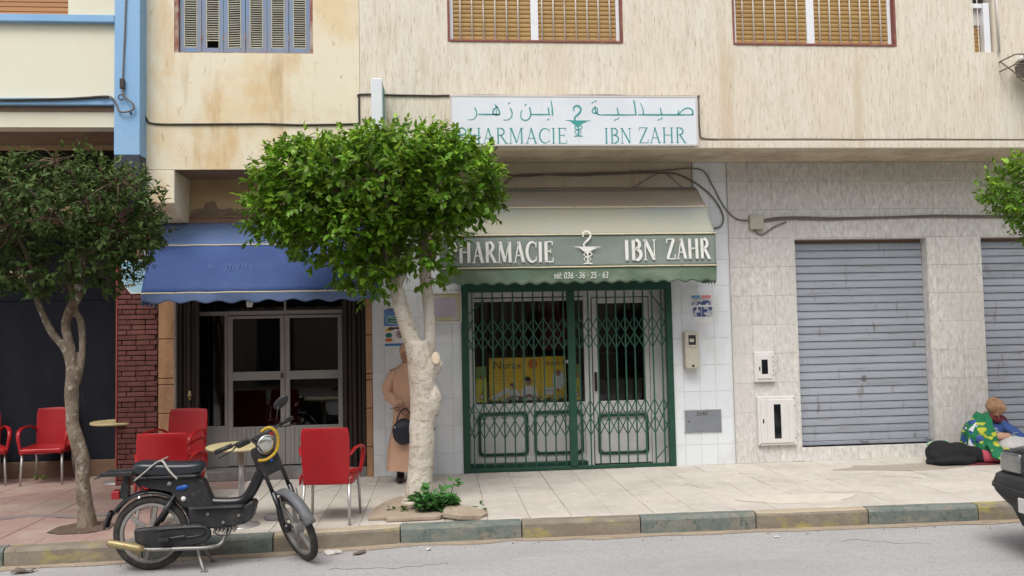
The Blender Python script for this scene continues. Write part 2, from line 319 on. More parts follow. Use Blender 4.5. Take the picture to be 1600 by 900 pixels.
        ob = bpy.data.objects.new(name, me); COL.objects.link(ob)
        if parent: ob.parent = parent; OFF[ob.name] = o
        if kind: ob['kind'] = kind
        if label: ob['label'] = label
        if remesh:
            md = ob.modifiers.new('remesh', 'REMESH'); md.mode = 'VOXEL'; md.voxel_size = remesh; md.use_smooth_shade = True
            if sm:
                md = ob.modifiers.new('smooth', 'SMOOTH'); md.iterations = sm; md.factor = .5
        if bevel:
            md = ob.modifiers.new('bevel', 'BEVEL'); md.width = bevel; md.segments = 2; md.limit_method = 'ANGLE'; md.angle_limit = R(40)
        if subsurf:
            md = ob.modifiers.new('sub', 'SUBSURF'); md.levels = subsurf; md.render_levels = subsurf
        return ob
def thing(name, label, cat, loc=(0, 0, 0), group=None):
    o = bpy.data.objects.new(name, None); o.empty_display_size = .1; COL.objects.link(o); o.location = loc
    o['label'] = label; o['category'] = cat
    if group: o['group'] = group
    OFF[o.name] = Vector(loc); return o
def tag(o, label, cat, group=None):
    o['label'] = label; o['category'] = cat
    if group: o['group'] = group
    return o
def copy_tree(o, parent=None):
    c = o.copy(); COL.objects.link(c)
    if parent: c.parent = parent
    for ch in list(KIDS.get(o.name, [])): copy_tree(ch, c)
    return c
KIDS = {}
def note_kids():
    KIDS.clear()
    for o in bpy.data.objects:
        if o.parent: KIDS.setdefault(o.parent.name, []).append(o)
_SH = {}
def piece(name, mat, parent, x0, x1, y0, y1, z0, z1, ch=.004, smax=3, cent=None, rot=0.):
    """a shared-mesh chamfered block; blocks of equal size share one mesh"""
    dx, dy, dz = round(x1 - x0, smax), round(y1 - y0, smax), round(z1 - z0, smax)
    key = (name, mat.name, dx, dy, dz)
    if key not in _SH:
        a, b, d = dx / 2, dy / 2, dz / 2; e = min(ch, a * .8, b * .8, d * .8)
        me = bpy.data.meshes.new(name)
        # octagonal-ish block: three face groups inset
        vs = []; 
        for sx in (-1, 1):
            for sy in (-1, 1):
                for sz in (-1, 1):
                    vs += [(sx * a, sy * (b - e), sz * (d - e)), (sx * (a - e), sy * b, sz * (d - e)), (sx * (a - e), sy * (b - e), sz * d)]
        I = lambda sx, sy, sz, k: ((sx > 0) * 4 + (sy > 0) * 2 + (sz > 0)) * 3 + k
        fs = []
        for sg in (-1, 1):
            fs.append([I(sg, -1, -1, 0), I(sg, 1, -1, 0), I(sg, 1, 1, 0), I(sg, -1, 1, 0)][::sg])
            fs.append([I(-1, sg, -1, 1), I(1, sg, -1, 1), I(1, sg, 1, 1), I(-1, sg, 1, 1)][::-sg])
            fs.append([I(-1, -1, sg, 2), I(1, -1, sg, 2), I(1, 1, sg, 2), I(-1, 1, sg, 2)][::sg])
        for s1 in (-1, 1):
            for s2 in (-1, 1):
                fs.append([I(s1, s2, -1, 0), I(s1, s2, -1, 1), I(s1, s2, 1, 1), I(s1, s2, 1, 0)][::-s1 * s2])
                fs.append([I(s1, -1, s2, 0), I(s1, -1, s2, 2), I(s1, 1, s2, 2), I(s1, 1, s2, 0)][::s1 * s2])
                fs.append([I(-1, s1, s2, 1), I(-1, s1, s2, 2), I(1, s1, s2, 2), I(1, s1, s2, 1)][::-s1 * s2])
                for s3 in (-1, 1): fs.append([I(s1, s2, s3, 0), I(s1, s2, s3, 1), I(s1, s2, s3, 2)][::s1 * s2 * s3])
        me.from_pydata(vs, [], fs); me.materials.append(mat); me.update(); _SH[key] = me
    ob = bpy.data.objects.new(name, _SH[key]); COL.objects.link(ob); ob.parent = parent
    o = OFF.get(parent.name, Vector()); OFF[ob.name] = o + Vector()
    ob.location = ((x0 + x1) / 2 - o.x, (y0 + y1) / 2 - o.y, (z0 + z1) / 2 - o.z)
    if rot: ob.rotation_euler = (0, rot, 0)
    return ob
def minus(rect, holes):
    out = [rect]
    for h in holes:
        nx = []
        for (x0, x1, z0, z1) in out:
            if h[0] >= x1 or h[1] <= x0 or h[2] >= z1 or h[3] <= z0: nx.append((x0, x1, z0, z1)); continue
            if h[0] > x0: nx.append((x0, h[0], z0, z1))
            if h[1] < x1: nx.append((h[1], x1, z0, z1))
            a, b = max(x0, h[0]), min(x1, h[1])
            if h[2] > z0: nx.append((a, b, z0, h[2]))
            if h[3] < z1: nx.append((a, b, h[3], z1))
        out = nx
    return out
def wall(name, mat, parent, x0, x1, z0, z1, y0, y1, holes=(), label=None):
    xs = sorted({x0, x1, *[min(max(v, x0), x1) for h in holes for v in h[:2]]}); zs = sorted({z0, z1, *[min(max(v, z0), z1) for h in holes for v in h[2:]]})
    m = MB(); inh = lambda x, z: any(h[0] < x < h[1] and h[2] < z < h[3] for h in holes)
    solid = [[not inh((xs[i] + xs[i + 1]) / 2, (zs[j] + zs[j + 1]) / 2) for j in range(len(zs) - 1)] for i in range(len(xs) - 1)]
    nX, nZ = len(xs) - 1, len(zs) - 1
    S = lambda i, j: 0 <= i < nX and 0 <= j < nZ and solid[i][j]
    for i in range(nX):
        for j in range(nZ):
            if not solid[i][j]: continue
            a, b, c_, d = xs[i], xs[i + 1], zs[j], zs[j + 1]
            q = [((a, y0, c_), (b, y0, c_), (b, y0, d), (a, y0, d)), ((b, y1, c_), (a, y1, c_), (a, y1, d), (b, y1, d))]
            if not S(i - 1, j): q.append(((a, y1, c_), (a, y0, c_), (a, y0, d), (a, y1, d)))
            if not S(i + 1, j): q.append(((b, y0, c_), (b, y1, c_), (b, y1, d), (b, y0, d)))
            if not S(i, j - 1): q.append(((a, y0, c_), (a, y1, c_), (b, y1, c_), (b, y0, c_)))
            if not S(i, j + 1): q.append(((a, y0, d), (b, y0, d), (b, y1, d), (a, y1, d)))
            for k in q: m.add(k, [(0, 1, 2, 3)])
    return m.build(name, mat, parent, label=label)
def tiles(name, mat, parent, x0, x1, z0, z1, y, tw, th, holes=(), gap=.003, proud=.006, phase=(0, 0), var=.0012):
    n = 0; i = 0; x = x0 - phase[0]
    while x < x1:
        z = z0 - phase[1]
        while z < z1:
            r = (max(x, x0), min(x + tw, x1), max(z, z0), min(z + th, z1))
            for a, b, c_, d in minus(r, holes):
                if b - a < .03 or d - c_ < .03: continue
                k = random.uniform(0, var)
                piece(name, mat, parent, a + gap / 2, b - gap / 2, y - proud - k, y + .004 - k, c_ + gap / 2, d - gap / 2, ch=.002); n += 1
            z += th
        x += tw
    return n
def ribbon(pts, wd, closed=False):
    """flat 2D stroke polygons; pts [(x,z)], wd width or list"""
    n = len(pts); ww = wd if isinstance(wd, (list, tuple)) else [wd] * n
    L_, R_ = [], []
    for i in range(n):
        a = pts[max(i - 1, 0)]; b = pts[min(i + 1, n - 1)]; dx, dz = b[0] - a[0], b[1] - a[1]; l = math.hypot(dx, dz) or 1
        nx, nz_ = -dz / l, dx / l; L_.append((pts[i][0] + nx * ww[i] / 2, pts[i][1] + nz_ * ww[i] / 2)); R_.append((pts[i][0] - nx * ww[i] / 2, pts[i][1] - nz_ * ww[i] / 2))
    return L_, R_
def strokes(mb, sts, fn, th=.0015):
    """strokes mapped with fn(x,z)->(point front); a thin raised skin"""
    for k, (pts, wd) in enumerate(sts):
        L_, R_ = ribbon(pts, wd); n = len(pts); vs = []
        d = th + k % 7 * .00015
        for p, q in zip(L_, R_):
            for a in (p, q):
                f = Vector(fn(*a)); vs.append(f + Vector((0, -d, 0)))
        for p, q in zip(L_, R_):
            for a in (p, q): vs.append(Vector(fn(*a)))
        m = 2 * n; fs = []
        for i in range(n - 1):
            a, b, c_, e = 2 * i, 2 * i + 1, 2 * i + 3, 2 * i + 2
            fs += [(a, b, c_, e), (a + m, e + m, c_ + m, b + m), (b, b + m, c_ + m, c_), (a, e, e + m, a + m)]
        fs += [(0, m, m + 1, 1), (2 * n - 2, 2 * n - 1, 2 * n - 1 + m, 2 * n - 2 + m)]
        mb.add(vs, fs)
def arc(cx, cz, rx, rz, a0, a1, n=14):
    return [(cx + rx * math.cos(R(a0 + (a1 - a0) * i / n)), cz + rz * math.sin(R(a0 + (a1 - a0) * i / n))) for i in range(n + 1)]
def smooth_pts(pts, k=6):
    out = []; n = len(pts)
    for i in range(n - 1):
        p0, p1, p2, p3 = (Vector(pts[max(i - 1, 0)]), Vector(pts[i]), Vector(pts[i + 1]), Vector(pts[min(i + 2, n - 1)]))
        for j in range(k):
            t = j / k; out.append(tuple(.5 * ((2 * p1) + (p2 - p0) * t + (2 * p0 - 5 * p1 + 4 * p2 - p3) * t * t + (3 * p1 - p0 - 3 * p2 + p3) * t ** 3)))
    out.append(tuple(pts[-1])); return out
def letter(ch, T, t, sf=.09):
    """serif capital in a unit-high box: strokes and advance width"""
    S = lambda x, z: ([(x - sf, z), (x + sf, z)], t * .8)
    e = t * .4; o = []
    if ch == 'I': o = [([(.14, 0), (.14, 1)], T), S(.14, e), S(.14, 1 - e)]; w_ = .28
    elif ch == 'H': o = [([(.14, 0), (.14, 1)], T), ([(.58, 0), (.58, 1)], T), ([(.14, .52), (.58, .52)], t), S(.14, e), S(.14, 1 - e), S(.58, e), S(.58, 1 - e)]; w_ = .72
    elif ch == 'A': o = [([(.09, 0), (.33, 1)], t), ([(.31, 1), (.57, 0)], T), ([(.16, .34), (.5, .34)], t), S(.09, e), S(.57, e)]; w_ = .66
    elif ch == 'P': o = [([(.14, 0), (.14, 1)], T), (arc(.24, .745, .24, .235, 90, -90), [t] + [T * .95] * 13 + [t]), ([(.08, 1 - e), (.26, 1 - e)], t), ([(.14, .51), (.26, .51)], t), S(.14, e)]; w_ = .54
    elif ch == 'R': o = [([(.14, 0), (.14, 1)], T), (arc(.25, .755, .22, .225, 90, -90), [t] + [T * .95] * 13 + [t]), ([(.08, 1 - e), (.26, 1 - e)], t), ([(.14, .53), (.28, .53)], t), ([(.29, .52), (.58, 0)], T), S(.14, e), S(.6, e)]; w_ = .66
    elif ch == 'B': o = [([(.14, 0), (.14, 1)], T), (arc(.25, .765, .2, .215, 90, -90), [t] + [T * .95] * 13 + [t]), (arc(.26, .28, .25, .26, 90, -90), [t] + [T] * 13 + [t]), ([(.06, 1 - e), (.27, 1 - e)], t), ([(.14, .54), (.28, .54)], t), ([(.06, e), (.28, e)], t)]; w_ = .56
    elif ch == 'M': o = [([(.11, 0), (.13, 1)], t), ([(.15, 1), (.42, .06)], T), ([(.42, .02), (.68, 1)], t), ([(.72, 0), (.7, 1)], T), S(.11, e), S(.73, e), ([(.04, 1 - e), (.16, 1 - e)], t), ([(.68, 1 - e), (.8, 1 - e)], t)]; w_ = .86
    elif ch == 'C': o = [(arc(.37, .5, .3, .47, 42, 318, 20), [t] + [t + (T - t) * math.sin(math.pi * i / 18) ** .8 for i in range(19)] + [t]), ([(.585, .70), (.6, .97)], t * .8), ([(.585, .30), (.605, .05)], t * .5)]; w_ = .64
    elif ch == 'E': o = [([(.14, 0), (.14, 1)], T), ([(.06, 1 - e), (.5, 1 - e)], t), ([(.14, .52), (.4, .52)], t), ([(.06, e), (.53, e)], t), ([(.5, 1), (.5, .8)], t * .8), ([(.4, .62), (.4, .42)], t * .7), ([(.53, 0), (.54, .22)], t * .8)]; w_ = .58
    elif ch == 'N': o = [([(.12, 0), (.12, 1)], t), ([(.12, .97), (.56, .03)], T), ([(.57, 0), (.57, 1)], t), S(.12, e), S(.57, 1 - e), ([(.03, 1 - e), (.16, 1 - e)], t)]; w_ = .69
    elif ch == 'Z': o = [([(.07, 1 - e), (.54, 1 - e)], t), ([(.5, .96), (.1, .04)], T), ([(.05, e), (.56, e)], t), ([(.08, 1), (.07, .78)], t * .8), ([(.55, 0), (.58, .24)], t * .8)]; w_ = .6
    else: o = []; w_ = .35
    return o, w_
def word(mb, txt, x0, x1, z0, z1, fn, T, t, gap=.07):
    ls = [letter(c_, T, t) for c_ in txt]; tot = sum(l[1] for l in ls) + gap * (len(ls) - 1)
    h = z1 - z0; kx = (x1 - x0) / tot; x = 0
    for st, w_ in ls:
        for pts, wd in st:
            q = [(x0 + (x + p[0]) * kx, z0 + p[1] * h) for p in pts]; kk = (kx + h) / 2
            strokes(mb, [(q, [v * kk for v in wd] if isinstance(wd, list) else wd * kk)], fn)
        x += w_ + gap
def text(body, size, x, y, z, mat, parent, name='lettering', xs=1., shear=0., align='LEFT', tilt=0.):
    cu = bpy.data.curves.new(name, 'FONT'); cu.body = body; cu.size = size; cu.extrude = .0006; cu.shear = shear; cu.align_x = align
    tmp = bpy.data.objects.new('tmp_text', cu); COL.objects.link(tmp); dg = bpy.context.evaluated_depsgraph_get()
    me = bpy.data.meshes.new_from_object(tmp.evaluated_get(dg)); bpy.data.objects.remove(tmp)
    o = OFF.get(parent.name, Vector())
    ca, sa = math.cos(tilt), math.sin(tilt)
    for v in me.vertices:
        a, b, c_ = v.co; a *= xs; v.co = (x + a * ca - b * sa - o.x, y - c_ - o.y, z + a * sa + b * ca - o.z)
    me.materials.clear(); me.materials.append(mat); ob = bpy.data.objects.new(name, me); COL.objects.link(ob); ob.parent = parent; OFF[ob.name] = o
    return ob
def box_part(name, mat, parent, *a, bevel=.003, **k): return MB().box(*a).build(name, mat, parent, bevel=bevel, **k)


# ------------------------------------------------------------------ ground, road, kerb, pavement
def sheet(name, mat, x0, x1, y0, y1, z):
    o = MB().add([(x0, y0, z), (x1, y0, z), (x1, y1, z), (x0, y1, z)], [(0, 1, 2, 3)]).build(name, mat, kind='structure'); return o
sheet('ground', DUST, -300, 300, -300, 300, -.17)
sheet('road', ROAD, -60, 60, -3.2, 8.2, -.15)
KP = [(-40, 7.35), (-3.6, 7.30), (-1.2, 7.40), (-.3, 7.52), (.9, 7.51), (5.0, 7.44), (40, 7.35)]
def kerb_y(x):
    for (a, b), (c_, d) in zip(KP, KP[1:]):
        if a <= x <= c_: return b + (d - b) * (x - a) / (c_ - a)
    return KP[0][1]
pave = MB().prism([(-40, kerb_y(-40) + .14), (-3.6, 7.44), (-1.2, 7.54), (-.3, 7.66), (.9, 7.65), (5.0, 7.58), (40, 7.49), (40, 14), (-40, 14)], -.16, -.012, 'z').build('pavement', PJOINT, kind='structure')
OFF[pave.name] = Vector()
# loose dust swept against the kerb
m = MB(); n = 90
pts = []
for i in range(n + 1):
    x = -8 + 18 * i / n; pts.append((x, kerb_y(x) - .05 - .07 * (noise.noise(Vector((x * 2.3, 0, 0))) + .8) - .04 * noise.noise(Vector((x * 9, 3, 0)))))
m.add([(x, y, -.146) for x, y in pts] + [(x, kerb_y(x) + .02, -.143) for x, y in pts], [(i, i + 1, i + 1 + n + 1, i + n + 1) for i in range(n)])
m.build('gutter_dust', DUST, kind='structure')
# kerb stones, painted green and yellow by turns
kerb = bpy.data.objects.new('kerb', None); COL.objects.link(kerb); kerb['kind'] = 'structure'; OFF['kerb'] = Vector()
edges = [-11.6, -10.55, -9.5, -8.45, -7.4, -6.35, -5.3, -4.25, -3.61, -2.52, -1.45, -.37, .71, 1.79, 2.86, 3.92, 4.98, 6.06, 7.12, 8.2, 9.3, 10.4]
for i, (a, b) in enumerate(zip(edges, edges[1:])):
    green = i % 2 == 1
    m = MB(); ya, yb = kerb_y(a + .005), kerb_y(b - .005)
    prof = [(0, -.2), (0, -.028), (.012, -.008), (.03, .0), (.125, .002), (.125, -.2)]
    k = 10; vs = []
    for q in range(k + 1):
        x = a + .006 + (b - a - .012) * q / k; y = ya + (yb - ya) * q / k
        e = .006 if 0 < q < k else .0
        for (dy, z) in prof:
            nn = noise.noise(Vector((x * 5, dy * 20, z * 14))) * .006
            vs.append((x, y + dy + (nn if dy < .1 else 0) + (.012 - e * 2 if dy < .05 and q in (0, k) else 0), z + (nn * .7 if z > -.15 else 0)))
    P_ = len(prof); fs = [(q * P_ + j, (q + 1) * P_ + j, (q + 1) * P_ + j + 1, q * P_ + j + 1) for q in range(k) for j in range(P_ - 1)] + [tuple(range(P_)), tuple(range(k * P_, k * P_ + P_))]
    m.add(vs, fs); ob = m.build('kerb_stone', [KGREEN if green else KYEL, KTOP], kerb, smooth=False)
    for p in ob.data.polygons:
        if p.normal.z > .8: p.material_index = 0 if (green or i % 4 == 0) else 1
    if i in (8, 9, 10, 11, 12, 13, 14, 15, 16): pass
# pavement tiles
cnt = 0
TW, TD = .385, .40
x = -6.9; col_ = 0
while x < 9.0:
    y = 7.3; row = 0
    while y < (11.05 if x < -3.9 else 10.18):
        y0 = max(y, max(kerb_y(x), kerb_y(x + TW)) + .135); y1 = y + TD
        if y1 - y0 > .05:
            red = x + TW / 2 < -2.35 + .25 * math.sin(row * 2.1)
            if y0 > 7.9 or red is False or True:
                dz = random.uniform(-.0025, .0025)
                piece('paving_tile', PAVER if red else PAVE, pave, x + .002, x + TW - .002, y0 + .002, y1 - .002, -.03 + dz, .0 + dz, ch=.0025); cnt += 1
        y = y1; row += 1
    x += TW
print('paving tiles', cnt)
m = MB()      # faded cement patch on the pavement, right of the gate
m.prism([(3.5 + .55 * math.cos(a) * (1 + .25 * math.sin(3 * a)), 8.0 + .24 * math.sin(a) * (1 + .2 * math.cos(2 * a))) for a in [i * math.pi / 12 for i in range(24)]], .002, .0065, 'z').build('cement_patch', M('pale_cement', (.62, .57, .50), .9, var=[(6, (.55, .49, .41), .45, .7)]), kind='structure')

m = MB(); q = [(-7 + .25 * i, 8.62 + .05 * math.sin(i * 1.7)) for i in range(17)]; m.prism(q + [(x, y - .13 - .03 * math.sin(x * 7)) for x, y in reversed(q)], .003, .008, 'z').build('cement_strip', M('dark_cement', (.24, .20, .19), .9, var=[(7, (.31, .25, .23), .45, .7)], bump=(50, .4, .004)), kind='structure')
CRACK = M('crack_dirt', (.10, .09, .08), .95)
def crack(name, x, y, ang, L_, z, seed, w_=.006):
    g = random.Random(seed); p = [(x, y)]; a = ang
    for k in range(int(L_ / .06)):
        a = ang + g.gauss(0, .5); p.append((p[-1][0] + .06 * math.cos(a), p[-1][1] + .06 * math.sin(a)))
    l_, r_ = ribbon(p, [w_ * g.uniform(.4, 1.3) for _ in p]); MB().prism(l_ + r_[::-1], z, z + .001, 'z').build(name, CRACK, kind='structure')
for k, (x, y, a, L_) in enumerate(((-.9, 6.8, .1, 1.1), (3.4, 6.95, -.2, .8))): crack('road_crack', x, y, a, L_, -.1495, k)
for k, (x, y, a, L_) in enumerate(((2.62, 8.95, -.9, .45), (3.45, 9.5, -.8, .35), (4.9, 9.0, -.7, .5), (-1.35, 9.3, 1.2, .7), (-4.9, 9.6, .1, .6), (5.6, 9.75, .02, 1.1), (3.9, 8.3, -.5, .6))): crack('pavement_crack', x, y, a, L_, .0035, k + 20, .005)
m = MB(); q = [(5.55 + .55 * math.cos(a) * 1.6 * (1 + .2 * math.sin(4 * a)), 9.55 + .22 * math.sin(a) * (1 + .3 * math.sin(3 * a))) for a in [i * math.pi / 16 for i in range(32)]]
m.prism(q, .0025, .0032, 'z').build('damp_stain', M('damp_pavement', (.36, .31, .255), .7, var=[(9, (.42, .37, .30), .45, .7)]), kind='structure')
# ------------------------------------------------------------------ cream pharmacy building
UY, GY = 9.45, 10.2
pb = thing('shop_building', 'cream stuccoed building with the pharmacy and the marbled garage front on its ground floor', 'building', (3.0, 10.2, 0))
A = (.163, 2.195, 5.07, 6.35); Bw = (3.546, 5.556, 5.065, 6.35); Cw = (6.565, 6.82, 4.99, 6.0)
wall('upper_wall', STUCCO, pb, -.853, 13.0, 3.895, 7.2, UY, UY + .22, [A, Bw, Cw])
MB().prism([(UY - .035, 3.805), (UY - .035, 3.89), (UY + .02, 3.90), (UY + .02, 3.80)], -.85, 13.0, 'x').build('ledge', STUCCO, pb, bevel=.006)
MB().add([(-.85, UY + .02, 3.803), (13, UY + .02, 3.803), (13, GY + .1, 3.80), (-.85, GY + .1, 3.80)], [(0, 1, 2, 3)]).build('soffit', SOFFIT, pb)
GATE = (.274, 2.896, 0, 2.33); G1 = (4.516, 6.30, .175, 2.815); G2 = (7.02, 8.9, .175, 2.815)
wall('ground_wall', WGROUT, pb, -.808, 3.662, 0, 3.81, GY, GY + .25, [GATE])
wall('garage_wall', MJOINT, pb, 3.668, 13.0, 0, 3.81, GY, GY + .22, [G1, G2])
n1 = tiles('white_tile', WTILE, pb, -.808, 3.66, 0, 3.79, GY, .205, .33, [GATE, (.25, 3.15, 2.5, 3.35), (-.808, 3.205, 3.36, 3.80)], phase=(.06, .08))
box_part('beige_panel', M('beige_stained_panel', (.48, .41, .325), .8, var=[((14, 14, .8), (.38, .30, .22), .54, .8, 4.), ((2, 2, 1), (.53, .48, .40), .45, .75)]), pb, -.806, 3.203, GY - .008, GY + .01, 3.36, 3.795, bevel=.002)
n2 = tiles('marbled_tile', MARBLE, pb, 3.672, 8.6, 0, 3.79, GY, .31, .365, [G1, G2], phase=(0.05, .1), gap=.0025)
print('tiles', n1, n2)
# jambs and stone thresholds of the garages
for g in (G1, G2):
    box_part('threshold', MARBLE, pb, g[0] + .003, g[1] - .003, GY - .012, GY + .2, .0, .175)
    for xa, xb in ((g[0], g[0] + .012), (g[1] - .012, g[1])): box_part('jamb', MARBLE, pb, xa, xb, GY - .004, GY + .2, .178, g[3], bevel=.002)
    box_part('lintel', MARBLE, pb, g[0] + .013, g[1] - .013, GY - .004, GY + .2, g[3] - .012, g[3], bevel=.002)
    sh = MB().box(g[0] + .014, g[1] - .014, GY + .135, GY + .15, .178, g[3] - .014).build('roller_shutter', RUST, pb); OFF[sh.name] = OFF[pb.name]
    z = g[2] + .055; k = 0; pitch = .0975
    box_part('bottom_rail', SHUT, sh, g[0] + .018, g[1] - .018, GY + .095, GY + .13, g[2] + .006, g[2] + .05)
    prof = [(0, 0), (-.009, .002), (-.012, .006), (-.013, .040), (-.012, .072), (-.006, .0755), (-.004, .079), (-.009, .082), (-.010, .087), (-.004, .090)]
    key = None
    while z + pitch < g[3] - .02:
        if key is None:
            mm = MB(); a, b = -(g[1] - g[0]) / 2 + .018, (g[1] - g[0]) / 2 - .018
            q = [(.0 + dy, dz) for dy, dz in prof] + [(.006, .090), (.006, 0)]
            mm.prism(q, a, b, 'x'); ob = mm.build('slat', SHUT, sh); key = ob.data
            for v in key.vertices: v.co += OFF[pb.name]
        else: ob = bpy.data.objects.new('slat', key); COL.objects.link(ob); ob.parent = sh
        o = OFF[pb.name]; ob.location = ((g[0] + g[1]) / 2 - o.x, GY + .125 - o.y, z - o.z)
        z += pitch; k += 1
    cx = (g[0] + g[1]) / 2
    MB().lathe([(0, -.012), (.012, -.012), (.014, -.004), (.014, .0), (.03, .0), (.03, .008), (0, .008)], (cx + .02, GY + .094, 1.02), 'y', 16).build('lock', STEEL, sh)
    for qx in (cx - .02, cx + .85 if g is G1 else cx + .5):
        MB().tube(smooth_pts([(qx - .05, GY + .095, .24), (qx - .02, GY + .075, .215), (qx + .03, GY + .075, .215), (qx + .06, GY + .095, .24)], 4), .006).build('handle', STEEL, sh, smooth=True)
# upper windows
def roller_window(h, mull, slatmat, name='window', bars=()):
    wn = MB().box(h[0] + .012, h[1] - .012, UY + .135, UY + .15, h[2] + .01, h[3]).build(name, DARK, pb); OFF[wn.name] = OFF[pb.name]
    m = MB(); f = .055
    m.box(h[0] + .014, h[0] + f, UY + .06, UY + .10, h[2] + .012, h[3]); m.box(h[1] - f, h[1] - .014, UY + .06, UY + .10, h[2] + .012, h[3])
    m.box(h[0] + f, h[1] - f, UY + .06, UY + .10, h[2] + .012, h[2] + .03)
    if mull: m.box(mull[0], mull[1], UY + .052, UY + .10, h[2] + .012, h[3])
    m.build('frame', WHITEP, wn, bevel=.004)
    m = MB(); e = .013
    m.box(h[0] - .012, h[0] + e, UY - .008, UY + .11, h[2] - .012, h[3]); m.box(h[1] - e, h[1] + .012, UY - .008, UY + .11, h[2] - .012, h[3]); m.box(h[0] + e, h[1] - e, UY - .012, UY + .11, h[2] - .014, h[2] + .011)
    m.build('trim', REDTRIM, wn, bevel=.003)
    spans = [(h[0] + f + .003, mull[0] - .003), (mull[1] + .003, h[1] - f - .003)] if mull else [(h[0] + f, h[1] - f)]
    for a, b in spans:
        mm = MB().prism([(0, 0), (-.010, .004), (-.013, .022), (-.010, .046), (0, .050), (.004, .050), (.004, 0)], -(b - a) / 2, (b - a) / 2, 'x'); me = None; z = h[2] + .034
        while z < h[3] - .05:
            if me is None:
                ob = mm.build('slat', slatmat, wn); me = ob.data
                for v in me.vertices: v.co += OFF[pb.name]
            else: ob = bpy.data.objects.new('slat', me); COL.objects.link(ob); ob.parent = wn
            o = OFF[pb.name]; ob.location = ((a + b) / 2 - o.x, UY + .085 - o.y, z - o.z); z += .0525
    for bx in bars:
        MB().tube([(bx, UY + .03, h[2] + .002), (bx + .001, UY + .03, h[2] + .6), (bx, UY + .03, h[3])], .0095, 7).build('bar', BARW, wn, smooth=True)
        MB().ell((bx, UY + .02, h[2] + .012), .016, .014, .009, 8, 5).build('bar_foot', BARW, wn, smooth=True)
    return wn
roller_window(A, (1.125, 1.215), WOODS, bars=[.30 + .135 * i for i in range(6)] + [1.255 + .134 * i for i in range(7)])
roller_window(Bw, (4.475, 4.57), WOODS, bars=[3.67 + .135 * i for i in range(6)] + [4.625 + .128 * i for i in range(7)])
wn = MB().box(Cw[0] + .01, Cw[1] - .01, UY + .16, UY + .175, Cw[2], Cw[3]).build('narrow_window', DARK, pb); OFF[wn.name] = OFF[pb.name]
m = MB(); m.box(6.72, 6.80, UY + .03, UY + .12, Cw[2], 5.62); m.box(6.585, 6.72, UY + .05, UY + .12, 5.56, 5.62); m.build('frame', WHITEP, wn, bevel=.006)
MB().box(6.59, 6.72, UY + .1, UY + .13, 5.36, 5.56).build('shutter_box', SIGNF, wn, bevel=.004)
z = Cw[2] + .004
while z < 5.34:
    piece('slat', WOODS, wn, 6.575, 6.72, UY + .115, UY + .128, z, z + .05, ch=.006); z += .0525
MB().tube([(6.665, UY + .06, 4.99), (6.665, UY + .06, 5.9)], .006, 6).build('bar', BARW, wn)
MB().tube([(6.86, UY - .03, 4.98), (6.855, UY - .03, 5.9)], .012, 6).build('drain_pipe', SIGNF, pb, smooth=True)
# roof and rest of the block so that it stands from every side
MB().box(-.85, 13, UY + .24, 18, 3.83, 7.18).build('upper_floor', STUCCO, pb)
MB().box(-.85, 13, UY - .1, 18.1, 7.22, 7.4).build('roof', STUCCO, pb)
MB().box(3.7, 13, GY + .4, 18, .0, 3.78).build('garage_room', RECESS, pb)

# pharmacy shopfront behind the folding gate
sf = MB(); FY = GY + .28
sf.box(.28, .44, FY, FY + .05, 0, 2.33); sf.box(2.68, 2.90, FY, FY + .05, 0, 2.33)       # side posts
sf.box(1.83, 1.93, FY, FY + .05, 0, 2.33); sf.box(.44, 1.83, FY, FY + .05, 2.14, 2.33); sf.box(.44, 1.83, FY + .005, FY + .05, 2.085, 2.125)
sf.box(.44, 1.83, FY, FY + .05, 0, .12); sf.box(.44, 1.83, FY, FY + .05, .70, .80)
sf.box(.44, 1.83, FY + .02, FY + .045, .12, .70)
sf.box(1.93, 2.68, FY, FY + .05, 2.12, 2.33)
sf = sf.build('shopfront_frame', SHOPW, pb, bevel=.004); OFF[sf.name] = OFF[pb.name]
dr = MB(); dr.box(1.94, 2.0, FY - .015, FY + .03, .02, 2.11); dr.box(2.60, 2.67, FY - .015, FY + .03, .02, 2.11); dr.box(2.0, 2.60, FY - .015, FY + .03, 2.04, 2.11); dr.box(2.0, 2.60, FY - .015, FY + .03, .02, .14); dr.box(2.0, 2.60, FY - .015, FY + .03, .66, .80); dr.box(2.0, 2.6, FY + .0, FY + .02, .14, .66)
dr = dr.build('shop_door', SHOPW, pb, bevel=.004); OFF[dr.name] = OFF[pb.name]
MB().box(2.0, 2.6, FY + .004, FY + .010, .80, 2.04).build('pane', GLASS, dr)
MB().box(1.950, 1.985, FY - .05, FY - .015, .93, 1.17).build('handle', DARKB, dr, bevel=.01)
MB().box(.44, 1.83, FY + .02, FY + .026, .80, 2.085).build('window_pane', GLASS, sf)
MB().box(1.12, 1.15, FY + .01, FY + .05, .12, .70).build('window_post', SHOPW, sf)
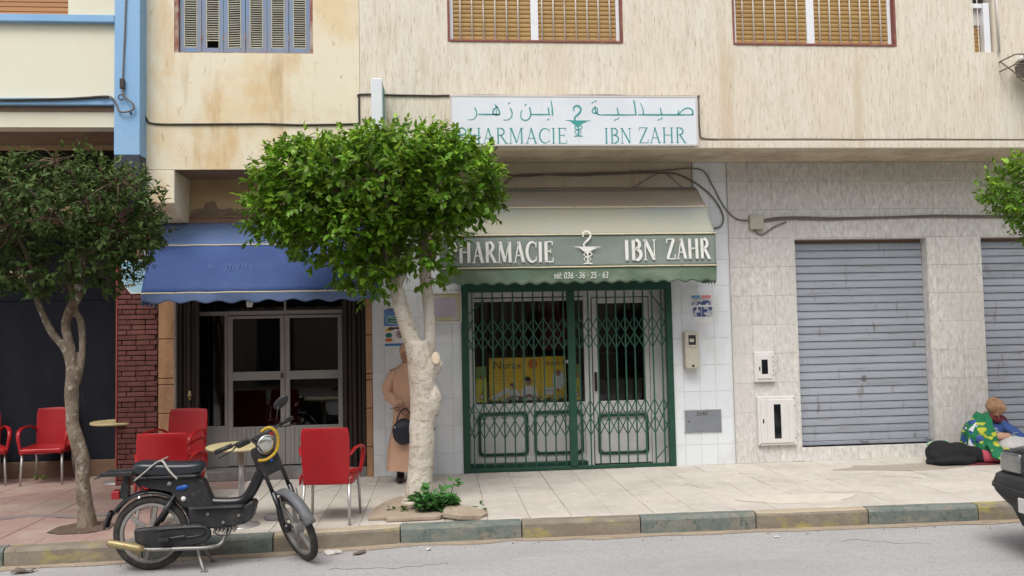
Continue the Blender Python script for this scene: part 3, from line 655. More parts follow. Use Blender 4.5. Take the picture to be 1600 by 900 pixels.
def frame_rr(x0, x1, z0, z1, t, y, name, parent):
    m = MB(); r_ = .05
    pts = []
    for cx, cz, a in ((x1 - r_, z1 - r_, 0), (x0 + r_, z1 - r_, 90), (x0 + r_, z0 + r_, 180), (x1 - r_, z0 + r_, 270)): pts += arc(cx, cz, r_, r_, a, a + 90, 4)
    pts.append(pts[0]); n = len(pts); cx, cz = (x0 + x1) / 2, (z0 + z1) / 2
    for i in range(n - 1):
        (a, b), (c_, d) = pts[i], pts[i + 1]
        def ins(p): return (p[0] - t * (1 if p[0] > cx else -1) * min(1, abs(p[0] - cx) / ((x1 - x0) / 2 - r_ * .9) if abs(p[0] - cx) < (x1 - x0) / 2 - r_ else 1), p[1] - t * (1 if p[1] > cz else -1))
        a2, b2 = ins((a, b)); c2, d2 = ins((c_, d))
        m.add([(a, y, b), (c_, y, d), (c2, y, d2), (a2, y, b2), (a, y + .012, b), (c_, y + .012, d), (c2, y + .012, d2), (a2, y + .012, b2)], [(0, 1, 2, 3), (4, 7, 6, 5), (0, 4, 5, 1), (3, 2, 6, 7)])
    return m.build(name, GREEN, parent)
frame_rr(.47, 1.10, .15, .69, .035, FY - .004, 'panel_border', sf); frame_rr(1.17, 1.80, .15, .69, .035, FY - .004, 'panel_border', sf); frame_rr(1.98, 2.63, .13, .64, .035, FY - .032, 'panel_border', dr)
box_part('step', GREEN, pb, .36, 1.83, GY + .16, FY - .006, .0, .07)
# inner walls, shelves, curtain
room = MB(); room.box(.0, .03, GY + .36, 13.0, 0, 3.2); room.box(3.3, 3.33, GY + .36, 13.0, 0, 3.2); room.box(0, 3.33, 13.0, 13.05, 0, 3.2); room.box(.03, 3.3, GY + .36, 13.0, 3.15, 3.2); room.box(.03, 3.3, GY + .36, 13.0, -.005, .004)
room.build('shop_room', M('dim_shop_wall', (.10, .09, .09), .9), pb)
for (xa, xb) in ((1.30, 1.74),):
    m = MB()
    m.grid(lambda u, v: (xa + (xb - xa) * u, FY + .14 + .025 * math.sin(u * 34), 1.45 + .62 * v), 60, 1, .006).build('red_curtain', M('red_curtain', (.13, .03, .03), .9), pb, smooth=True)
m = MB()
for k in range(5): m.box(.1, 3.2, 12.6, 12.95, .5 + k * .42, .52 + k * .42)
m.build('shelf', M('shelf_board', (.2, .2, .19), .7), pb)
# folding gate
gt = thing('folding_gate', 'closed dark green folding scissor gate with lattice across the pharmacy front', 'gate', (1.585, GY, 0))
g0, g1, gy = .274, 2.896, GY - .01
box_part('gate_post', GREEN, gt, g0, g0 + .085, gy - .03, gy + .05, .0, 2.30, bevel=.005); box_part('gate_post', GREEN, gt, g1 - .075, g1, gy - .03, gy + .05, .0, 2.30, bevel=.005)
box_part('top_rail', GREEN, gt, g0 + .086, g1 - .076, gy - .028, gy + .05, 2.19, 2.30, bevel=.005)
box_part('bottom_rail', GREEN, gt, g0 + .086, g1 - .076, gy - .02, gy + .04, .005, .045, bevel=.004)
box_part('centre_post', GREEN, gt, 1.575, 1.67, gy - .034, gy + .03, .046, 2.188, bevel=.005)
box_part('lock_plate', STEEL, gt, 1.53, 1.575, gy - .03, gy - .018, .60, .64); box_part('lock_plate', STEEL, gt, 1.54, 1.575, gy - .03, gy - .018, 1.30, 1.34)
bl = [.405 + (1.53 - .405) * i / 9 for i in range(10)] + []
br = [1.725 + (2.765 - 1.725) * i / 9 for i in range(10)]
meb = None
for bx in bl + br:
    if meb is None:
        ob = MB().box(-.0085, .0085, -.011, .004, -1.07, 1.07).build('bar', GREENB, gt); meb = ob.data
        for v in meb.vertices: v.co += OFF[gt.name]
        MB
    else: ob = bpy.data.objects.new('bar', meb); COL.objects.link(ob); ob.parent = gt
    ob.location = (bx - 1.585, gy + .004 - GY, 1.118)
def strip(x0, z0, x1, z1, y):
    L_ = math.hypot(x1 - x0, z1 - z0); key = ('strip', round(L_, 2))
    if key not in _SH:
        ob = MB().box(-L_ / 2, L_ / 2, -.002, .002, -.0065, .0065).build('lattice_strip', GREENB, gt)
        for v in ob.data.vertices: v.co += OFF[gt.name]
        _SH[key] = ob.data
    else: ob = bpy.data.objects.new('lattice_strip', _SH[key]); COL.objects.link(ob); ob.parent = gt
    ob.location = ((x0 + x1) / 2 - 1.585, y - GY, (z0 + z1) / 2); ob.rotation_euler = (0, -math.atan2(z1 - z0, x1 - x0), 0)
for bars in ([g0 + .07] + bl + [1.60], [1.64] + br + [2.84]):
    for (za, zb, zc) in ((1.86, 1.665, 1.47), (.835, .62, .405)):
        for i in range(len(bars) - 2):
            strip(bars[i], za, bars[i + 2], zc, gy - .010); strip(bars[i], zc, bars[i + 2], za, gy + .011)
        strip(bars[0], zb, bars[1], zc, gy - .010); strip(bars[0], zb, bars[1], za, gy + .011)
        strip(bars[-2], za, bars[-1], zb, gy - .010); strip(bars[-2], zc, bars[-1], zb, gy + .011)
for xa, xb, z0_, z1_ in ((.37, .56, 1.93, 2.10), (2.80, 2.62, 1.93, 2.17), (2.80, 2.66, .25, .10)): strip(min(xa, xb), z0_ if xa < xb else z1_, max(xa, xb), z1_ if xa < xb else z0_, gy + .012)
# posters and boxes in the window
def at_win(nm, lab, cat, x0, x1, z0, z1, mat, y=FY + .05, d=.02, group=None):
    t = thing(nm, lab, cat, ((x0 + x1) / 2, y, z0), group); MB().box(x0, x1, y, y + d, z0, z1).build('board', mat, t, bevel=.002); return t
p1 = at_win('advert_board', 'large yellow advert board reading Nurax with an orange disc, standing in the pharmacy window', 'poster', .62, 1.27, .83, 1.375, POSTY)
def pic(parent, mat, name, poly, y, x0=0, z0=0): MB().prism([(x0 + a, z0 + b) for a, b in poly], y - .0022, y - .0002).build(name, mat, parent)
yb = FY + .05
text('Nurax', .135, .675, yb - .001, 1.235, INK, p1, xs=1.02)
pic(p1, ORANGE, 'disc', [(1.175 + .062 * math.cos(a), 1.29 + .062 * math.sin(a)) for a in [i * math.pi / 10 for i in range(20)]], yb)
def printed_person(parent, cx, cz, s, hair=True, look=1):
    pic(parent, PAPER, 'shirt_print', [(cx + a * s, cz + b * s) for a, b in ((-.5, -1), (-.42, -.35), (-.14, -.16), (.14, -.16), (.42, -.35), (.55, -1))], yb)
    pic(parent, SKIN, 'face_print', [(cx + .17 * s * math.cos(a), cz + .08 * s + .24 * s * math.sin(a)) for a in [i * math.pi / 8 for i in range(16)]], yb - .002)
    pic(parent, HAIR, 'hair_print', [(cx + .2 * s * math.cos(a) - .02, cz + .2 * s + .17 * s * math.sin(a)) for a in [i * math.pi / 8 for i in range(-1, 10)]], yb - .004)
    pic(parent, SKIN, 'arm_print', [(cx + a * s, cz + b * s) for a, b in ((-.6, -.95), (-.1, -.78), (.62, -.95), (.62, -.82), (0, -.62), (-.6, -.8))], yb - .003)
printed_person(p1, 1.12, 1.05, .22); printed_person(p1, .93, 1.0, .15)
pic(p1, PAPER, 'cloth_print', [(.63, .88), (.86, 1.0), (.9, .96), (.68, .84)], yb)
for k in range(4): pic(p1, M('fine_print_line', (.5, .33, .05), .7) if k == 0 else MATS['fine_print_line'], 'print_line', [(.69, 1.19 - k * .045), (.93 - k * .02, 1.19 - k * .045), (.93 - k * .02, 1.182 - k * .045), (.69, 1.182 - k * .045)], yb)
p2 = at_win('advert_board', 'smaller yellow advert board with a white baby picture in the pharmacy window', 'poster', 1.275, 1.60, .83, 1.38, POSTY)
text('Nurax', .085, 1.31, yb - .001, 1.27, INK, p2); pic(p2, ORANGE, 'disc', [(1.575 + .022 * math.cos(a), 1.3 + .035 * math.sin(a)) for a in [i * math.pi / 8 for i in range(16)]], yb)
pic(p2, PAPER, 'baby_print', [(1.50 + .08 * math.cos(a), 1.08 + .13 * math.sin(a)) for a in [i * math.pi / 9 for i in range(18)]], yb); pic(p2, SKIN, 'face_print', [(1.50 + .035 * math.cos(a), 1.17 + .04 * math.sin(a)) for a in [i * math.pi / 8 for i in range(16)]], yb - .002)
pic(p2, PAPER, 'label_print', [(1.31, .90), (1.46, .90), (1.46, .99), (1.31, .99)], yb - .003); text('Nura', .05, 1.325, yb - .006, .935, INK, p2); pic(p2, ORANGE, 'disc', [(1.49 + .022 * math.cos(a), .95 + .022 * math.sin(a)) for a in [i * math.pi / 8 for i in range(16)]], yb - .004)
for x0_, x1_, lab in ((.455, .585, 'narrow lemon yellow product box at the left end of the pharmacy window'), (1.69, 1.785, 'narrow lemon yellow product box at the right end of the pharmacy window')):
    q = at_win('product_box', lab, 'box', x0_, x1_, .82, 1.27, BOXY, y=FY + .04, d=.06, group='lemon boxes in the window')
    MB().box(x0_ + .001, x1_ - .001, FY + .037, FY + .0405, 1.12, 1.268).build('lime_panel', BOXG, q); text('NURA', .03, (x0_ + x1_) / 2, FY + .037, 1.0, INK, q, tilt=-math.pi / 2)
    MB().lathe([(0, -.003), (.032, -.003), (.032, 0)], ((x0_ + x1_) / 2, FY + .04, .89), 'y', 14).build('round_print', ORANGE, q); MB().lathe([(0, -.003), (.02, -.003), (.02, 0)], ((x0_ + x1_) / 2, FY + .036, .89), 'y', 14).build('round_print', PAPER, q)
    MB().lathe([(0, -.003), (.028, -.003), (.028, 0)], ((x0_ + x1_) / 2 + .01, FY + .035, 1.13), 'y', 14).build('round_print', SKIN, q)
def leaf_mesh(mb, cen, dirs, nrm, ln, wd):
    """folded leaves: arrays (n,3)"""
    d = dirs / np.linalg.norm(dirs, axis=1, keepdims=True); s_ = np.cross(d, nrm); s_ /= np.linalg.norm(s_, axis=1, keepdims=True) + 1e-9
    u = np.cross(s_, d); L_ = ln[:, None]; W_ = wd[:, None]
    b = cen; t = cen + d * L_ - u * L_ * .16; mid = cen + d * L_ * .5 - u * W_ * .12
    l1 = cen + d * L_ * .33 - s_ * W_ * .5 + u * W_ * .10; r1 = cen + d * L_ * .33 + s_ * W_ * .5 + u * W_ * .10
    l2 = cen + d * L_ * .68 - s_ * W_ * .40 + u * W_ * .04 - u * L_ * .04; r2_ = cen + d * L_ * .68 + s_ * W_ * .40 + u * W_ * .04 - u * L_ * .04
    V = np.stack([b, r1, r2_, t, l2, l1, mid], 1).reshape(-1, 3); n = len(cen); base = np.arange(n)[:, None] * 7
    F = np.concatenate([base + np.array(q) for q in ((0, 1, 6), (1, 2, 6), (2, 3, 6), (3, 4, 6), (4, 5, 6), (5, 0, 6))], 0)
    return V, F
def leaf_object(name, V, F, mat, parent, kind=None, label=None):
    o = np.array(OFF[parent.name]) if parent else np.zeros(3); me = bpy.data.meshes.new(name); V = V - o
    me.vertices.add(len(V)); me.vertices.foreach_set('co', V.astype(np.float32).ravel()); nf = len(F)
    me.loops.add(nf * 3); me.loops.foreach_set('vertex_index', F.astype(np.int32).ravel()); me.polygons.add(nf)
    me.polygons.foreach_set('loop_start', np.arange(0, nf * 3, 3, dtype=np.int32)); me.polygons.foreach_set('loop_total', np.full(nf, 3, dtype=np.int32)); me.update(calc_edges=True); me.validate()
    me.materials.append(mat); ob = bpy.data.objects.new(name, me); COL.objects.link(ob); ob.parent = parent
    if kind: ob['kind'] = kind
    if label: ob['label'] = label
    return ob
def bush(t, cx, cy, z, rx, ry, rz, n, ln, mat):
    a = rng.uniform(0, 2 * np.pi, n); rr = np.sqrt(rng.uniform(0, 1, n)); zz = rng.uniform(.05, 1, n)
    c_ = np.stack([cx + rx * rr * np.cos(a), cy + ry * rr * np.sin(a), z + rz * zz * (1.1 - rr * .7)], 1)
    d = np.stack([np.cos(a) * (.4 + rr), np.sin(a) * (.4 + rr), rng.uniform(-.1, .9, n)], 1) + rng.normal(0, .3, (n, 3))
    V, F = leaf_mesh(None, c_, d, np.array([0, 0, 1.]) + rng.normal(0, .2, (n, 3)), rng.uniform(.7, 1.2, n) * ln, rng.uniform(.6, .95, n) * ln)
    return leaf_object('leaves', V, F, mat, t)
fl = thing('window_greenery', 'row of small artificial leaves and buds along the foot of the pharmacy window', 'artificial plants', (1.1, FY + .04, .80))
MB().box(.62, 1.66, FY + .03, FY + .048, .80, .815).build('stem', GREENB, fl)
for k in range(8): bush(fl, .68 + k * .13, FY + .045, .80, .07, .015, .08, 26, .045, WEED)
c_ = np.stack([rng.uniform(.62, 1.66, 60), np.full(60, FY + .035), rng.uniform(.82, .88, 60)], 1)
V, F = leaf_mesh(None, c_, rng.normal(0, 1, (60, 3)), rng.normal(0, 1, (60, 3)), np.full(60, .03), np.full(60, .028)); leaf_object('buds', V, F, BLOSSOM, fl)

# ------------------------------------------------------------------ yellow cafe building
yb_ = thing('cafe_building', 'weathered yellow plaster building with blue shutters above the cafe', 'building', (-2.0, 10.2, 0))
SH = (-2.905, -1.375, 4.90, 6.3)
wall('upper_wall', YELLOW, yb_, -3.207, -.857, 3.578, 7.2, UY, UY + .2, [SH])
# lower left leg of the plaster box: bevelled underneath
MB().prism([(UY, 3.20), (UY, 3.576), (GY - .15, 3.576), (GY - .15, 3.05), (UY + .35, 3.08)], -3.207, -2.90, 'x').build('plaster_leg', YELLOW, yb_, bevel=.012)
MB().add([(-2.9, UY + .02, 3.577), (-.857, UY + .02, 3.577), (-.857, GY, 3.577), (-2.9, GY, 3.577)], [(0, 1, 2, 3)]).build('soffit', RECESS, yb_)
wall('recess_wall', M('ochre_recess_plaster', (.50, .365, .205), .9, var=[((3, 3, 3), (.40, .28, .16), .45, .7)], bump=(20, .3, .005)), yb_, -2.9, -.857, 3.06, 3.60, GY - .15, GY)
# patch where the plaster fell off: ragged edge
rp = [(-2.9, 3.07), (-2.9, 3.17)]; x = -2.86
while x < -.9: rp.append((x, 3.225 + (.09 if -2.72 < x < -2.58 else 0) + random.uniform(-.012, .012) + (.04 * math.sin(x * 5) if x > -1.5 else 0))); x += .035
rp.append((-.86, 3.07))
MB().prism(rp, GY - .153, GY - .149).build('bare_patch', YPEEL, yb_)
# carved plaster frieze over the awning
fr = MB().box(-3.35, -.857, GY - .19, GY - .005, 2.98, 3.13).build('frieze', M('frieze_stone', (.25, .15, .105), .85, var=[(14, (.17, .10, .075), .45, .7)], bump=(40, .4, .004)), yb_, bevel=.006); OFF[fr.name] = OFF[yb_.name]
m = MB(); x = -3.3
while x < -.88:
    for k in range(7):
        a = k * math.pi / 6; b = (k + 1) * math.pi / 6
    m.tube([(x + .028 + .022 * math.cos(q), GY - .192, 3.085 + .022 * math.sin(q)) for q in [i * math.pi / 4 for i in range(9)]], .005, 5); m.tube([(x + .05, GY - .192, 3.06), (x + .062, GY - .192, 3.085), (x + .05, GY - .192, 3.11)], .004, 5); x += .068
m.build('carving', M('carving_stone', (.31, .20, .14), .85), fr, kind='stuff')
MB().box(-3.35, -.857, GY - .21, GY - .192, 3.115, 3.13).build('moulding', fr.data.materials[0], fr); MB().box(-3.35, -.857, GY - .21, GY - .192, 2.98, 3.03).build('moulding', MATS['carving_stone'], fr)
# brick pier and stone piers
MB().box(-3.775, -3.312, GY + .006, GY + .5, 0, 3.75).build('brick_pier', MORTAR, yb_)
bp = yb_; z = .004; row = 0; nb = 0
while z < 2.88:
    x = -3.772 + (-.11 if row % 2 else 0)
    while x < -3.314:
        L_ = .215 if (row // 1) % 3 else .16
        a, b = max(x, -3.772), min(x + L_, -3.315)
        if b - a > .03:
            piece('brick', BRICK, yb_, a, b - .009, GY - .012 - random.uniform(0, .005), GY + .02, z, z + .050, ch=.004, smax=2, rot=random.uniform(-.006, .006)); nb += 1
        x += L_
    z += .0605; row += 1
print('bricks', nb)
MB().box(-3.79, -3.776, GY - .02, GY + .5, 0, 2.95).build('red_edge_strip', M('red_edge_paint', (.30, .05, .045), .6), yb_)
for xa, xb, n_ in ((-3.308, -3.128, 1), (-.885, -.812, 0)):
    z = 0
    for za, zb in ((0, .36), (.365, .82), (.825, 1.16), (1.165, 1.235), (1.24, 1.7), (1.705, 2.16), (2.165, 2.6)):
        piece('stone_block', BROWNST, yb_, xa, xb, GY - .015, GY + .2, za, zb - .004, ch=.004)
box_part('trim_strip', ALU, yb_, -3.124, -3.112, GY - .018, GY + .2, .0, 2.6)
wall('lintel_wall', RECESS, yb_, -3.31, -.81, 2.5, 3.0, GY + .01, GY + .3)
MB().box(-3.31, -.86, GY + 3.5, 18, 0, 7.1).build('rear_block', YELLOW, yb_); MB().box(-3.207, -.857, UY + .21, GY + 3.6, 3.62, 7.18).build('upper_floor', YELLOW, yb_); MB().box(-3.3, -.857, UY - .1, 18, 7.2, 7.35).build('roof', YELLOW, yb_)
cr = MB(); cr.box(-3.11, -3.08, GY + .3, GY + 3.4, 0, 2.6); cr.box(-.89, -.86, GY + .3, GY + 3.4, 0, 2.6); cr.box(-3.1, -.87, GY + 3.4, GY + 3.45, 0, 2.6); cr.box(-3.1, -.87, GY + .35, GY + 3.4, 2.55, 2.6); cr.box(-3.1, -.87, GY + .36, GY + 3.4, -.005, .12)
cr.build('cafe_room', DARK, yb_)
# dark folded door leaves at both sides of the opening
for xa, xb in ((-3.108, -2.86), (-1.17, -.89)):
    n_ = 5
    for k in range(n_):
        a = xa + (xb - xa) * k / n_; b = xa + (xb - xa) * (k + 1) / n_
        piece('folded_leaf', DARKB, yb_, a + .002, b - .002, GY + .05 + (.03 if k % 2 else 0), GY + .10 + (.03 if k % 2 else 0), .02, 2.45, ch=.01)
MB().tube([(-2.965, GY + .06, 1.02), (-2.965, GY + .02, 1.02)], .014).tube([(-2.985, GY + .02, 1.02), (-2.93, GY + .02, 1.03)], .008).tube([(-2.965, GY + .045, .97), (-2.965, GY + .045, 1.08)], .016, 8).build('door_knob', BRASS, yb_, smooth=True)
box_part('cafe_step', ALUD, yb_, -3.1, -.89, GY + .02, GY + .36, .0, .115, bevel=.01)
# aluminium cafe door
DY = GY + .36
cf = MB(); cf.box(-3.04, -3.0, DY, DY + .05, .12, 2.5); cf.box(-3.0, -1.17, DY, DY + .05, 1.975, 2.025); cf.box(-2.64, -2.60, DY, DY + .05, .12, 1.975); cf.box(-1.92, -1.895, DY, DY + .05, 2.025, 2.5); cf.box(-1.20, -1.17, DY, DY + .05, .12, 2.5); cf.box(-3.0, -2.64, DY, DY + .045, .12, .62)
cf = cf.build('cafe_door_frame', ALU, yb_, bevel=.003); OFF[cf.name] = OFF[yb_.name]
for k, (a, b) in enumerate(((-2.595, -1.91), (-1.905, -1.205))):
    m = MB(); f = .055; m.box(a, a + f, DY - .015, DY + .03, .13, 1.965); m.box(b - f, b, DY - .015, DY + .03, .13, 1.965)
    m.box(a + f, b - f, DY - .015, DY + .03, 1.93, 1.965); m.box(a + f, b - f, DY - .015, DY + .03, 1.17, 1.275); m.box(a + f, b - f, DY - .01, DY + .03, .13, .60)
    d_ = m.build('door_leaf', ALU, yb_, bevel=.003); OFF[d_.name] = OFF[yb_.name]
    MB().box(a + f, b - f, DY + .004, DY + .01, 1.275, 1.93).build('pane', GLASS, d_); MB().box(a + f, b - f, DY + .004, DY + .01, .60, 1.17).build('pane', GLASS, d_)
    if k == 0: MB().box(b - .045, b - .02, DY - .03, DY - .014, 1.19, 1.25).build('lock', BLACKP, d_, bevel=.004)
    mm = MB(); q = a + f + .05
    while q < b - f - .03: mm.box(q, q + .004, DY - .012, DY - .009, .15, .58); q += .055
    mm.build('groove', BLACKP, d_)
MB().box(-2.995, -2.645, DY + .01, DY + .016, .62, 1.975).build('side_pane', GLASS, cf); MB().box(-3.0, -1.92, DY + .02, DY + .026, 2.025, 2.5).build('top_pane', GLASS, cf); MB().box(-1.895, -1.2, DY + .02, DY + .026, 2.025, 2.5).build('top_pane', GLASS, cf)
# blue louvred shutters
swn = MB().box(SH[0] + .01, SH[1] - .01, UY + .15, UY + .17, SH[2] + .01, SH[3]).build('shuttered_window', DARK, yb_); OFF[swn.name] = OFF[yb_.name]
m = MB(); m.box(SH[0] + .0, SH[0] + .045, UY + .01, UY + .12, SH[2], SH[3]); m.box(SH[1] - .035, SH[1], UY + .01, UY + .12, SH[2], SH[3]); m.box(SH[0] + .045, SH[1] - .035, UY + .012, UY + .12, SH[2], SH[2] + .012)
m.build('frame', OLDRED, swn, bevel=.003)
xl = SH[0] + .047; wl = (SH[1] - .037 - xl) / 6
for k in range(6):
    a, b = xl + k * wl + .002, xl + (k + 1) * wl - .002; y = UY + .045 + (.006 if k % 2 else 0); st = .046
    m = MB(); m.box(a, a + st, y, y + .035, SH[2] + .016, SH[3]); m.box(b - st, b, y, y + .035, SH[2] + .016, SH[3]); m.box(a + st, b - st, y, y + .035, SH[2] + .016, SH[2] + .075)
    lf = m.build('shutter_leaf', OLDBLUE, yb_, bevel=.003); OFF[lf.name] = OFF[yb_.name]
    m = MB(); m.box(a + st, a + st + .008, y - .002, y + .03, SH[2] + .075, SH[3]); m.box(b - st - .008, b - st, y - .002, y + .03, SH[2] + .075, SH[3])
    z = SH[2] + .08; j = 0
    while z < SH[3] - .03:
        if not (k == 1 and j < 3):
            dz = .004 * math.sin(k * 9 + j) * .3; sl_ = .006 if k == 2 else 0
            m.add([(a + st + .008, y + .000, z + dz), (b - st - .008, y + .000, z + dz + sl_), (b - st - .008, y + .022, z + .017 + dz + sl_), (a + st + .008, y + .022, z + .017 + dz),
                   (a + st + .008, y + .003, z - .005 + dz), (b - st - .008, y + .003, z - .005 + dz + sl_), (b - st - .008, y + .025, z + .012 + dz + sl_), (a + st + .008, y + .025, z + .012 + dz)], [(0, 1, 2, 3), (4, 7, 6, 5), (0, 4, 5, 1)])
        z += .0265; j += 1
    m.build('louvres', LOUV, lf)
    if k in (0, 1, 2, 4): MB().tube([(b, y - .006, SH[2] + .16), (b, y - .006, SH[2] + .22)], .006, 6).build('hinge', OLDRED, lf)
# ------------------------------------------------------------------ blue and cream building at the left
bb = thing('blue_trimmed_building', 'cream building with light blue bands and pillar over a charcoal shopfront', 'building', (-5.0, 10.2, 0))
BY = 9.32
wall('upper_wall', CREAM, bb, -13, -3.478, 4.02, 7.2, BY, BY + .2, [(-6.2, -3.99, 5.26, 6.3)])
box_part('blue_pillar', BLUE, bb, -3.475, -3.205, 9.25, 9.7, 3.70, 7.2, bevel=.006)
MB().prism([(9.25, 3.40), (9.25, 3.697), (9.7, 3.697), (9.7, 3.2), (9.45, 3.2)], -3.475, -3.205, 'x').build('navy_pillar_foot', NAVY, bb, bevel=.004)
MB().add([(-3.35, 9.28, 3.50), (-3.52, 9.28, 3.28), (-3.22, 9.4, 3.28)], [(0, 1, 2)]) 
box_part('blue_band', BLUE, bb, -13, -3.478, BY - .07, BY + .01, 5.165, 5.245, bevel=.006); box_part('blue_band', BLUE, bb, -13, -3.478, BY - .07, BY + .01, 4.25, 4.325, bevel=.006)
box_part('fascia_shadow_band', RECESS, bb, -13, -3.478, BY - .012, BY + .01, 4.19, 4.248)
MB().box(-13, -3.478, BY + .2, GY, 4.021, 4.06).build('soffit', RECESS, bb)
bw = MB().box(-6.19, -4.0, BY + .12, BY + .14, 5.27, 6.3).build('window', DARK, bb); OFF[bw.name] = OFF[bb.name]
z = 5.265
while z < 6.25: piece('slat', WOODS2, bw, -6.19, -3.995, BY + .06, BY + .075, z, z + .050, ch=.008); z += .0535
m = MB(); m.box(-8.0, -3.80, GY, GY + .06, 3.97, 4.02); m.box(-8, -3.80, GY, GY + .06, 3.20, 3.30); x = -7.6
while x < -3.8: m.box(x, x + .035, GY, GY + .055, 3.30, 3.97); x += .515
tr = m.build('transom_frame', MATS['ochre_recess_plaster'], bb, bevel=.004); OFF[tr.name] = OFF[bb.name]
m = MB()
for k in range(120):
    x = -7.9 + k * .07
    if x + .3 < -3.8: m.tube([(x, GY + .03, 3.30), (x + .33, GY + .03, 3.97)], .004, 4, False); m.tube([(x + .33, GY + .036, 3.30), (x, GY + .036, 3.97)], .004, 4, False)
m.build('lattice', M('brown_lattice', (.07, .045, .035), .7), tr, kind='stuff')
MB().box(-8.0, -3.80, GY + .3, GY + .32, 3.2, 4.0).build('transom_dark', DARK, bb)
MB().box(-8.0, -3.80, GY + .06, 11.05, 3.16, 3.2).build('lower_soffit', RECESS, bb)
WY = 11.02; z = .205
for x0_ in (-8.0, -5.9):
    for za, zb in ((.205, 2.21), (2.216, 3.16)):
        piece('charcoal_panel', DARKPANEL, bb, x0_ + .003, min(x0_ + 2.1, -3.8) - .003, WY, WY + .05, za, zb, ch=.003)
box_part('plinth', PLINTH, bb, -8, -3.79, WY - .03, WY + .3, .0, .2, bevel=.008)
box_part('pier_side', BROWNST, bb, -3.80, -3.792, GY, WY + .3, 0, 3.2)
MB().box(-13, -3.80, 11.1, 18, 0, 4.0).build('rear_block', CREAM, bb); MB().box(-13, -3.48, BY + .21, 18, 4.07, 7.15).build('upper_floor', CREAM, bb); MB().box(-13, -3.3, BY - .15, 18, 7.2, 7.35).build('roof', CREAM, bb)
# ------------------------------------------------------------------ far side of the street (seen only in the panes)
op = thing('opposite_building', 'plain ochre block across the street, seen only as a dark reflection in the panes', 'building', (0, -7, 0))
wall('wall', OPPW, op, -30, 30, 0, 7.5, -7.3, -7.0, [(-9 + 3 * i, -7.8 + 3 * i, 1.0 * 0 + .1, 2.4) for i in range(7)] + [(-9 + 3 * i, -7.8 + 3 * i, 4.2, 5.6) for i in range(7)])
for i in range(7):
    MB().box(-9 + 3 * i, -7.8 + 3 * i, -7.25, -7.2, .1, 2.4).build('door', DARKB, op); MB().box(-9 + 3 * i, -7.8 + 3 * i, -7.25, -7.2, 4.2, 5.6).build('window', OLDBLUE, op)
MB().box(-30, 30, -12, -7.31, 0, 7.4).build('rear_block', OPPW, op)
MB().box(-30, 30, -7.0, -3.25, -.16, .0).build('far_pavement', PJOINT, kind='structure')

# ------------------------------------------------------------------ pharmacy lightbox sign
def emblem(mb, cx, cz, k, fn, th=.0015, gapped=False):
    """snake winding round a bowl; k = metres per drawing unit, drawing about 200 high"""
    q = lambda pts: [(cx + (u - 795) * k, cz - (v - 193) * k) for u, v in pts]
    st = [(q([(714, 192), (735, 194), (765, 196), (795, 197), (825, 196), (855, 195), (876, 195)]), [1 * k, 5 * k, 7 * k, 8 * k, 7 * k, 5 * k, 1 * k]),
          (q([(795, 196), (794, 206), (794, 216), (795, 226), (795, 240), (796, 290)]), [118 * k, 80 * k, 52 * k, 20 * k, 9 * k, 7 * k]),
          (q([(768, 293), (780, 290), (795, 288), (810, 290), (824, 293)]), [3 * k, 8 * k, 10 * k, 8 * k, 3 * k])]
    sn = smooth_pts([(u, v, 0) for u, v in ((772, 128), (770, 116), (782, 103), (800, 103), (813, 116), (813, 135), (800, 152), (784, 166), (774, 180), (778, 193))], 4)
    st.append((q([(a, b) for a, b, _ in sn]), [(7 if i < 4 else 9 + 3 * math.sin(i / len(sn) * 3.1)) * k for i in range(len(sn))]))
    st.append((q([(775, 130), (768, 132), (764, 129)]), [8 * k, 6 * k, 2 * k]))
    sn = smooth_pts([(u, v, 0) for u, v in ((800, 222), (818, 230), (816, 243), (798, 250), (780, 256), (773, 266), (782, 276), (800, 277), (812, 268))], 4)
    st.append((q([(a, b) for a, b, _ in sn]), [(7 - 4 * i / len(sn)) * k for i in range(len(sn))]))
    sn = smooth_pts([(u, v, 0) for u, v in ((790, 226), (776, 232), (775, 244), (792, 252), (812, 262), (812, 272))], 4)
    st.append((q([(a, b) for a, b, _ in sn]), [(6 - 3 * i / len(sn)) * k for i in range(len(sn))]))
    strokes(mb, st, fn, th)
S0, S1, SZ0, SZ1, SY = .162, 3.018, 3.80, 4.383, 9.27
sg = thing('shop_sign', 'long white lightbox sign with teal Arabic and PHARMACIE IBN ZAHR lettering on the ledge', 'sign', ((S0 + S1) / 2, UY, SZ0))
MB().box(S0 + .01, S1 - .01, SY + .02, UY - .002, SZ0 + .008, SZ1 - .008).build('case', SIGNF, sg, bevel=.004)
fx = 1.622
MB().box(S0 + .02, fx - .001, SY + .004, SY + .019, SZ0 + .022, SZ1 - .022).build('face_panel', SIGNW, sg); MB().box(fx + .001, S1 - .02, SY + .004, SY + .019, SZ0 + .022, SZ1 - .022).build('face_panel', SIGNW, sg)
m = MB(); t_ = .022
m.box(S0, S1, SY, SY + .04, SZ1 - t_, SZ1).box(S0, S1, SY, SY + .04, SZ0, SZ0 + t_).box(S0, S0 + t_, SY + .001, SY + .04, SZ0 + t_, SZ1 - t_).box(S1 - t_, S1, SY + .001, SY + .04, SZ0 + t_, SZ1 - t_)
m.build('frame', SIGNF, sg, bevel=.003)
SF = lambda x, z: (x, SY + .0035, z)
sx = lambda u: S0 + (u - 10) * (S1 - S0) / 1542; sz = lambda v: SZ1 - (v - 38) * (SZ1 - SZ0) / 312
for wd_, a, b, c_, d in (('PHARMACIE', 50, 728, 335, 240), ('IBN', 955, 1130, 335, 240), ('ZAHR', 1170, 1475, 333, 236)):
    m = MB(); word(m, wd_, sx(a), sx(b), sz(c_), sz(d), SF, .085, .04, .05); m.build('latin_word', TEAL, sg)
m = MB()
